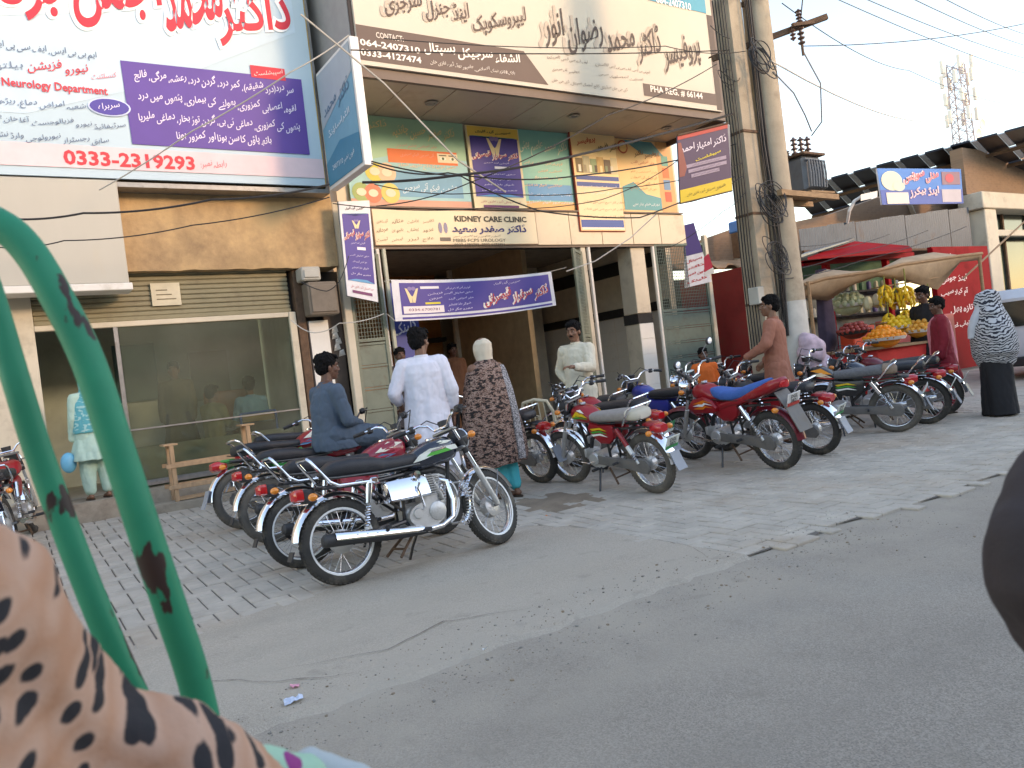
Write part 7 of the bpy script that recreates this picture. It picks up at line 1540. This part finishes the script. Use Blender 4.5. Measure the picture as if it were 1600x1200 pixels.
# 10 woman in the striped shawl
wx, wy = 11.02, 4.98
t, M = person('woman in long black abaya under a black and white striped shawl, right edge', wx, wy, 0, 38, 1.66, None, None, None, hr=0, hands=False, draw_face=False)
cloak(t, 'abaya', f_black, [(.02, 0, 0, .27, .22), (.4, 0, 0, .245, .20), (.8, 0, 0, .23, .19), (1.2, 0, 0, .2, .16)], .014, .03, 4)
cloak(t, 'inner_scarf', fabric('grey_scarf', (.5, .52, .56)), [(1.1, -.06, .27, .05, .05), (1.25, -.06, .25, .06, .06), (1.38, -.05, .19, .07, .07), (1.5, -.03, .12, .075, .075), (1.60, -.02, .09, .07, .075), (1.66, 0, .06, .04, .05)], .012, .008, 4)
cloak(t, 'striped_shawl', pattern('striped_shawl', 'zebra'), [(.60, .14, -.03, .16, .14), (.72, .10, -.02, .30, .22), (.88, .03, -.01, .39, .27), (1.08, 0, 0, .39, .27), (1.25, 0, 0, .35, .24), (1.38, .02, -.01, .27, .2), (1.44, .01, 0, .26, .18), (1.49, .01, 0, .21, .165), (1.54, .01, .02, .15, .165), (1.60, .01, .02, .135, .17), (1.70, .01, .01, .11, .14), (1.75, .01, -.02, .035, .05)], .012, .035, 8)
# 11 people behind the shop glass, on the blue chair outside
person('shopkeeper standing dimly behind the shop glass', 2.15, 12.2, .42, 160, 1.65, None, fabric('olive_shirt', (.12, .10, .05)), f_black, hr=.9, hands=False, vox=.012, cvox=.015)
SIT = dict(hc=(0, .03, 1.22), neck=(0, -.01, 1.06), sh=[(-.17, 0, 1.0), (.17, 0, 1.0)], el=[(-.22, .08, .74), (.22, .08, .74)], wr=[(-.16, .32, .72), (.16, .32, .72)], hip=[(-.09, 0, .5), (.09, 0, .5)], kn=[(-.12, .42, .5), (.12, .42, .5)], an=[(-.12, .42, .09), (.12, .42, .09)])
person('person in light blue shirt sitting with back turned in the blue chair', 3.02, 11.5, .42, 0, 1.68, SIT, fabric('sky_shirt', (.2, .42, .6)), f_black, hr=1.1, kam=False, hands=False, vox=.011, draw_face=False)
person('person in olive top sitting left of the blue chair behind the glass', 2.5, 11.6, .42, -60, 1.6, SIT, fabric('olive_top', (.25, .24, .12)), f_black, hr=1., kam=False, hands=False, vox=.011)
t = thing('blue_chair', 'blue framed chair with tan and black backrest just inside the shop window', 'chair', (3.02, 11.4, .42)); mbl = mat('chair_blue', (.01, .12, .5), .45)
for x_ in (-.25, .25):
    put('leg', MB().use(mbl).tube([(3.02+x_, 11.2, .42), (3.02+x_, 11.2, 1.22)], .018, 6), t); put('leg', MB().use(mbl).tube([(3.02+x_, 11.65, .42), (3.02+x_, 11.65, .86)], .018, 6), t)
put('backrest', MB().use(m_seat).box(2.79, 11.19, .92, 3.25, 11.215, 1.08).use(mat('tan_vinyl', (.4, .28, .15), .6)).box(2.79, 11.19, 1.09, 3.25, 11.215, 1.2, .01), t); put('seat', MB().use(m_seat).box(2.79, 11.22, .84, 3.25, 11.64, .9, .02), t); put('crossbar', MB().use(mbl).tube([(2.77, 11.2, .9), (3.27, 11.2, .9)], .016, 6).tube([(2.77, 11.2, 1.22), (3.27, 11.2, 1.22)], .016, 6), t)
t = thing('timber_rack', 'small bare timber rack standing on the lower step before the shop glass', 'rack', (2.0, 10.15, .25)); mt2 = mat('raw_pine', (.45, .28, .16), .8, var=.2, scale=5, stretch=(4, 4, 1))
for x_, y_ in ((1.62, 10.1), (2.55, 10.1), (1.62, 10.34), (2.55, 10.34)): put('leg', MB().use(mt2).box(x_, y_, .27, x_+.05, y_+.05, .95 + .12*(x_ > 2), .005), t)
for z_ in (.42, .68): put('rail', MB().use(mt2).box(1.56, 10.085, z_, 2.68, 10.1, z_+.05, .004), t); put('rail', MB().use(mt2).box(1.56, 10.392, z_, 2.68, 10.405, z_+.05, .004), t)
put('slat', MB().use(mt2).box(1.671, 10.1, .28, 2.55, 10.39, .30), t); put('slat', MB().use(mt2).box(1.56, 10.1, .955, 1.72, 10.39, .975).box(2.5, 10.1, 1.075, 2.66, 10.39, 1.095), t)
# 12 people in the clinic hall
person('dark clothed person standing in the clinic hall right of the man in white', 5.2, 10.9, .25, 170, 1.66, None, fabric('dusk_shirt', (.06, .05, .05)), f_black, skin=m_skin2, hr=1., hands=False, vox=.012)
person('person at the back of the clinic hall right above the cream headscarf', 7.6, 13.5, .26, 175, 1.78, None, fabric('brown_shirt', (.2, .09, .05)), f_black, skin=m_skin2, hr=1., hands=False, vox=.012)
person('person in rust red deep in the clinic hall', 6.7, 13.9, .26, 190, 1.85, None, fabric('rust_shirt', (.35, .06, .03)), f_black, skin=m_skin2, hr=1., hands=False, vox=.012)
# plastic chair
c = PD(852, 612, 9.9); t = thing('plastic_chair', 'cream plastic armchair by the middle gate behind the motorcycles', 'chair', (c.x, c.y, gz(c.y)), None, (0, 0, R(-65))); mpc = mat('cream_plastic', (.62, .55, .4), .4, var=.05)
put('seat', MB().use(mpc).box(-.22, -.22, .40, .22, .22, .43, .012), t, world=False)
for x_ in (-.21, .21):
    for y_ in (-.2, .2): put('leg', MB().use(mpc).tube([(x_*1.1, y_*1.1, 0), (x_, y_, .42)], [.022, .028], 7), t, world=False)
    put('armrest', MB().use(mpc).tube([(x_*1.15, .2, .42), (x_*1.2, .2, .62), (x_*1.2, .0, .65), (x_*1.1, -.22, .63)], .024, 7, flat=.7), t, world=False)
b = MB().use(mpc)
b.tube([(-.22, -.22, .42), (-.23, -.27, .7), (-.17, -.3, .84), (0, -.31, .87), (.17, -.3, .84), (.23, -.27, .7), (.22, -.22, .42)], .022, 7)
for x_ in (-.12, -.04, .04, .12): b.tube([(x_, -.23, .42), (x_, -.305, .85)], .018, 6, flat=.5)
put('backrest', b, t, world=False)
# white and pink sack before the stall
c = PD(1268, 552, 11.2); b = MB().use(mat('pale_pink_cloth', (.5, .38, .44), .85, var=.25, scale=9)).ell(c, (.24, .2, .26), 14, 10).ell(c + Vector((-.06, 0, .14)), (.17, .14, .16), 12, 8).ell(c + Vector((.1, 0, -.2)), (.24, .2, .2), 12, 8)
me = remeshed(b, .015, 2, lambda c: .045*noise.noise((c.x*9, c.y*9, c.z*6)), 'cloth'); tag(ob('cloth_bundle', me), 'pale pink and white cloth bundle beside the round pole', 'bundle')

# ================================================================== RICKSHAW FRAME AND PASSENGERS IN THE FOREGROUND
m_gp = mat('green_enamel', (.0, .24, .125), .5, var=.12, scale=9, bump=.05, bscale=60, coat=.0, spec=.3)
n = m_gp.node_tree.nodes; l = m_gp.node_tree.links; p_ = n['Principled BSDF']
src = p_.inputs['Base Color'].links[0].from_socket; tcn = n.new('ShaderNodeNewGeometry'); mpn = n.new('ShaderNodeMapping'); mpn.inputs['Scale'].default_value = (1, 1, .42); nzz = n.new('ShaderNodeTexNoise'); nzz.inputs['Scale'].default_value = 24; nzz.inputs['Detail'].default_value = 5
l.new(tcn.outputs['Position'], mpn.inputs[0]); l.new(mpn.outputs[0], nzz.inputs[0]); mrr = n.new('ShaderNodeMapRange'); mrr.inputs[1].default_value = .618; mrr.inputs[2].default_value = .635; l.new(nzz.outputs[0], mrr.inputs[0])
mxx = n.new('ShaderNodeMix'); mxx.data_type = 'RGBA'; l.new(mrr.outputs[0], mxx.inputs[0]); l.new(src, mxx.inputs[6]); mxx.inputs[7].default_value = (.045, .025, .02, 1); l.new(mxx.outputs[2], p_.inputs['Base Color'])
def smooth_path(pts, n_=6):
    out = []; P_ = [pts[0]] + pts + [pts[-1]]
    for i in range(1, len(P_)-2):
        p0, p1, p2, p3 = P_[i-1:i+3]
        for k in range(n_):
            t = k/n_; out.append(.5*((2*p1) + (p2-p0)*t + (2*p0-5*p1+4*p2-p3)*t*t + (3*p1-p0-3*p2+p3)*t**3))
    return out + [pts[-1]]
rk = thing('rickshaw_frame', 'chipped green tubular rickshaw frame crossing the left foreground', 'vehicle frame', (.05, .9, 0))
D1 = .78
tube1 = smooth_path([PD(-260, 300, .80), PD(-90, 318, .79), PD(-5, 348, .78), PD(45, 392, .78), PD(92, 470, .78), PD(138, 565, .78), PD(182, 695, .78), PD(226, 830, .78), PD(270, 960, .79), PD(308, 1080, .80), PD(345, 1260, .82), PD(380, 1500, .86)])
put('hoop', MB().use(m_gp).tube(tube1, .0162, 18), rk)
tube2 = smooth_path([PD(-60, 330, .86), PD(-12, 470, .84), PD(26, 597, .83), PD(58, 700, .83), PD(112, 850, .83), PD(176, 1010, .83), PD(270, 1220, .85), PD(330, 1420, .88)])
put('brace', MB().use(m_gp).tube(tube2, .014, 18), rk)
put('side_rail', MB().use(m_gp).tube([PD(-400, 1480, .9), PD(380, 1500, .86), PD(900, 1560, .95)], .018, 12), rk)
# passenger draped in spotted cloth
m_dots = pattern('spotted_cloth', 'dots')
ps = thing('person', 'passenger wrapped in peach cloth with black spots, bottom left foreground', 'person', tuple(PD(100, 1300, .6)))
b = MB().use(m_dots)
prof = [(-160, 890, .50, .10), (-70, 960, .52, .085), (5, 1010, .54, .07), (80, 1085, .56, .068), (170, 1122, .57, .058), (250, 1132, .58, .05), (330, 1160, .58, .05), (368, 1205, .58, .05)]
pts = [PD(x, y + r_*1200/d, d) - Vector((0, 0, 0)) for x, y, d, r_ in prof]
pts = [PD(x, y, d) for x, y, d, r_ in prof]
offs = [PD(x, y + 1.0*r_*1200/d*.62, d) for x, y, d, r_ in prof]
for a_, c_, (x, y, d, r_), (x2, y2, d2, r2) in zip(offs, offs[1:], prof, prof[1:]): cap(b, a_, c_, r_, r2, 14)
for x, y, d, r_ in prof: 
    for k in (1, 2, 3): b.ell(PD(x - 30*k, y + r_*1200/d*(.62 + .75*k), d), r_*1.25, 14, 10)
def fold(c): return .014*noise.noise((c.x*9, c.y*9, c.z*5)) + .016*abs(noise.noise((c.x*13 + c.z*11, c.y*8, c.z*3))) + .006*noise.noise((c.x*26+c.z*20, c.y*26, c.z*9)) + .003*noise.noise((c.x*60, c.y*60, c.z*60))
me = remeshed(b, .008, 4, fold, 'cloth'); o = ob('draped_cloth', me, ps); me.transform(Matrix.Translation(-ps.location))
b = MB().use(pattern('mint_flower_cloth', 'mintflower')); cap(b, PD(400, 1212, .60), PD(450, 1238, .62), .032, .036); cap(b, PD(450, 1238, .62), PD(470, 1340, .62), .036, .05)
me = remeshed(b, .006, 3, fold, 'cloth'); o = ob('sleeve', me, ps); me.transform(Matrix.Translation(-ps.location))
b = MB().use(fabric('pale_grey_cloth', (.42, .47, .48))); cap(b, PD(470, 1215, .66), PD(520, 1255, .66), .028, .032); cap(b, PD(520, 1255, .66), PD(540, 1330, .66), .032, .04)
me = remeshed(b, .006, 3, fold, 'cloth'); o = ob('cuff', me, ps); me.transform(Matrix.Translation(-ps.location))
# dark elbow at the right edge
pe = thing('person', 'dark brown sleeved elbow of a passenger at the right edge of the photo', 'person', tuple(PD(1640, 900, .7)))
b = MB().use(fabric('dark_brown_cloth', (.035, .024, .024), .2)); pts_ = [(1705, 690, .78, .045), (1660, 765, .74, .05), (1612, 850, .70, .042), (1610, 905, .70, .042), (1660, 960, .72, .05), (1760, 1070, .75, .06)]
for (x, y, d, r_), (x2, y2, d2, r2) in zip(pts_, pts_[1:]): cap(b, PD(x, y, d), PD(x2, y2, d2), r_, r2, 14)
me = remeshed(b, .007, 4, lambda c: .007*noise.noise((c.x*14, c.y*14, c.z*8)) + .003*noise.noise((c.x*40, c.y*40, c.z*40)), 'cloth'); o = ob('sleeve', me, pe); me.transform(Matrix.Translation(-pe.location))
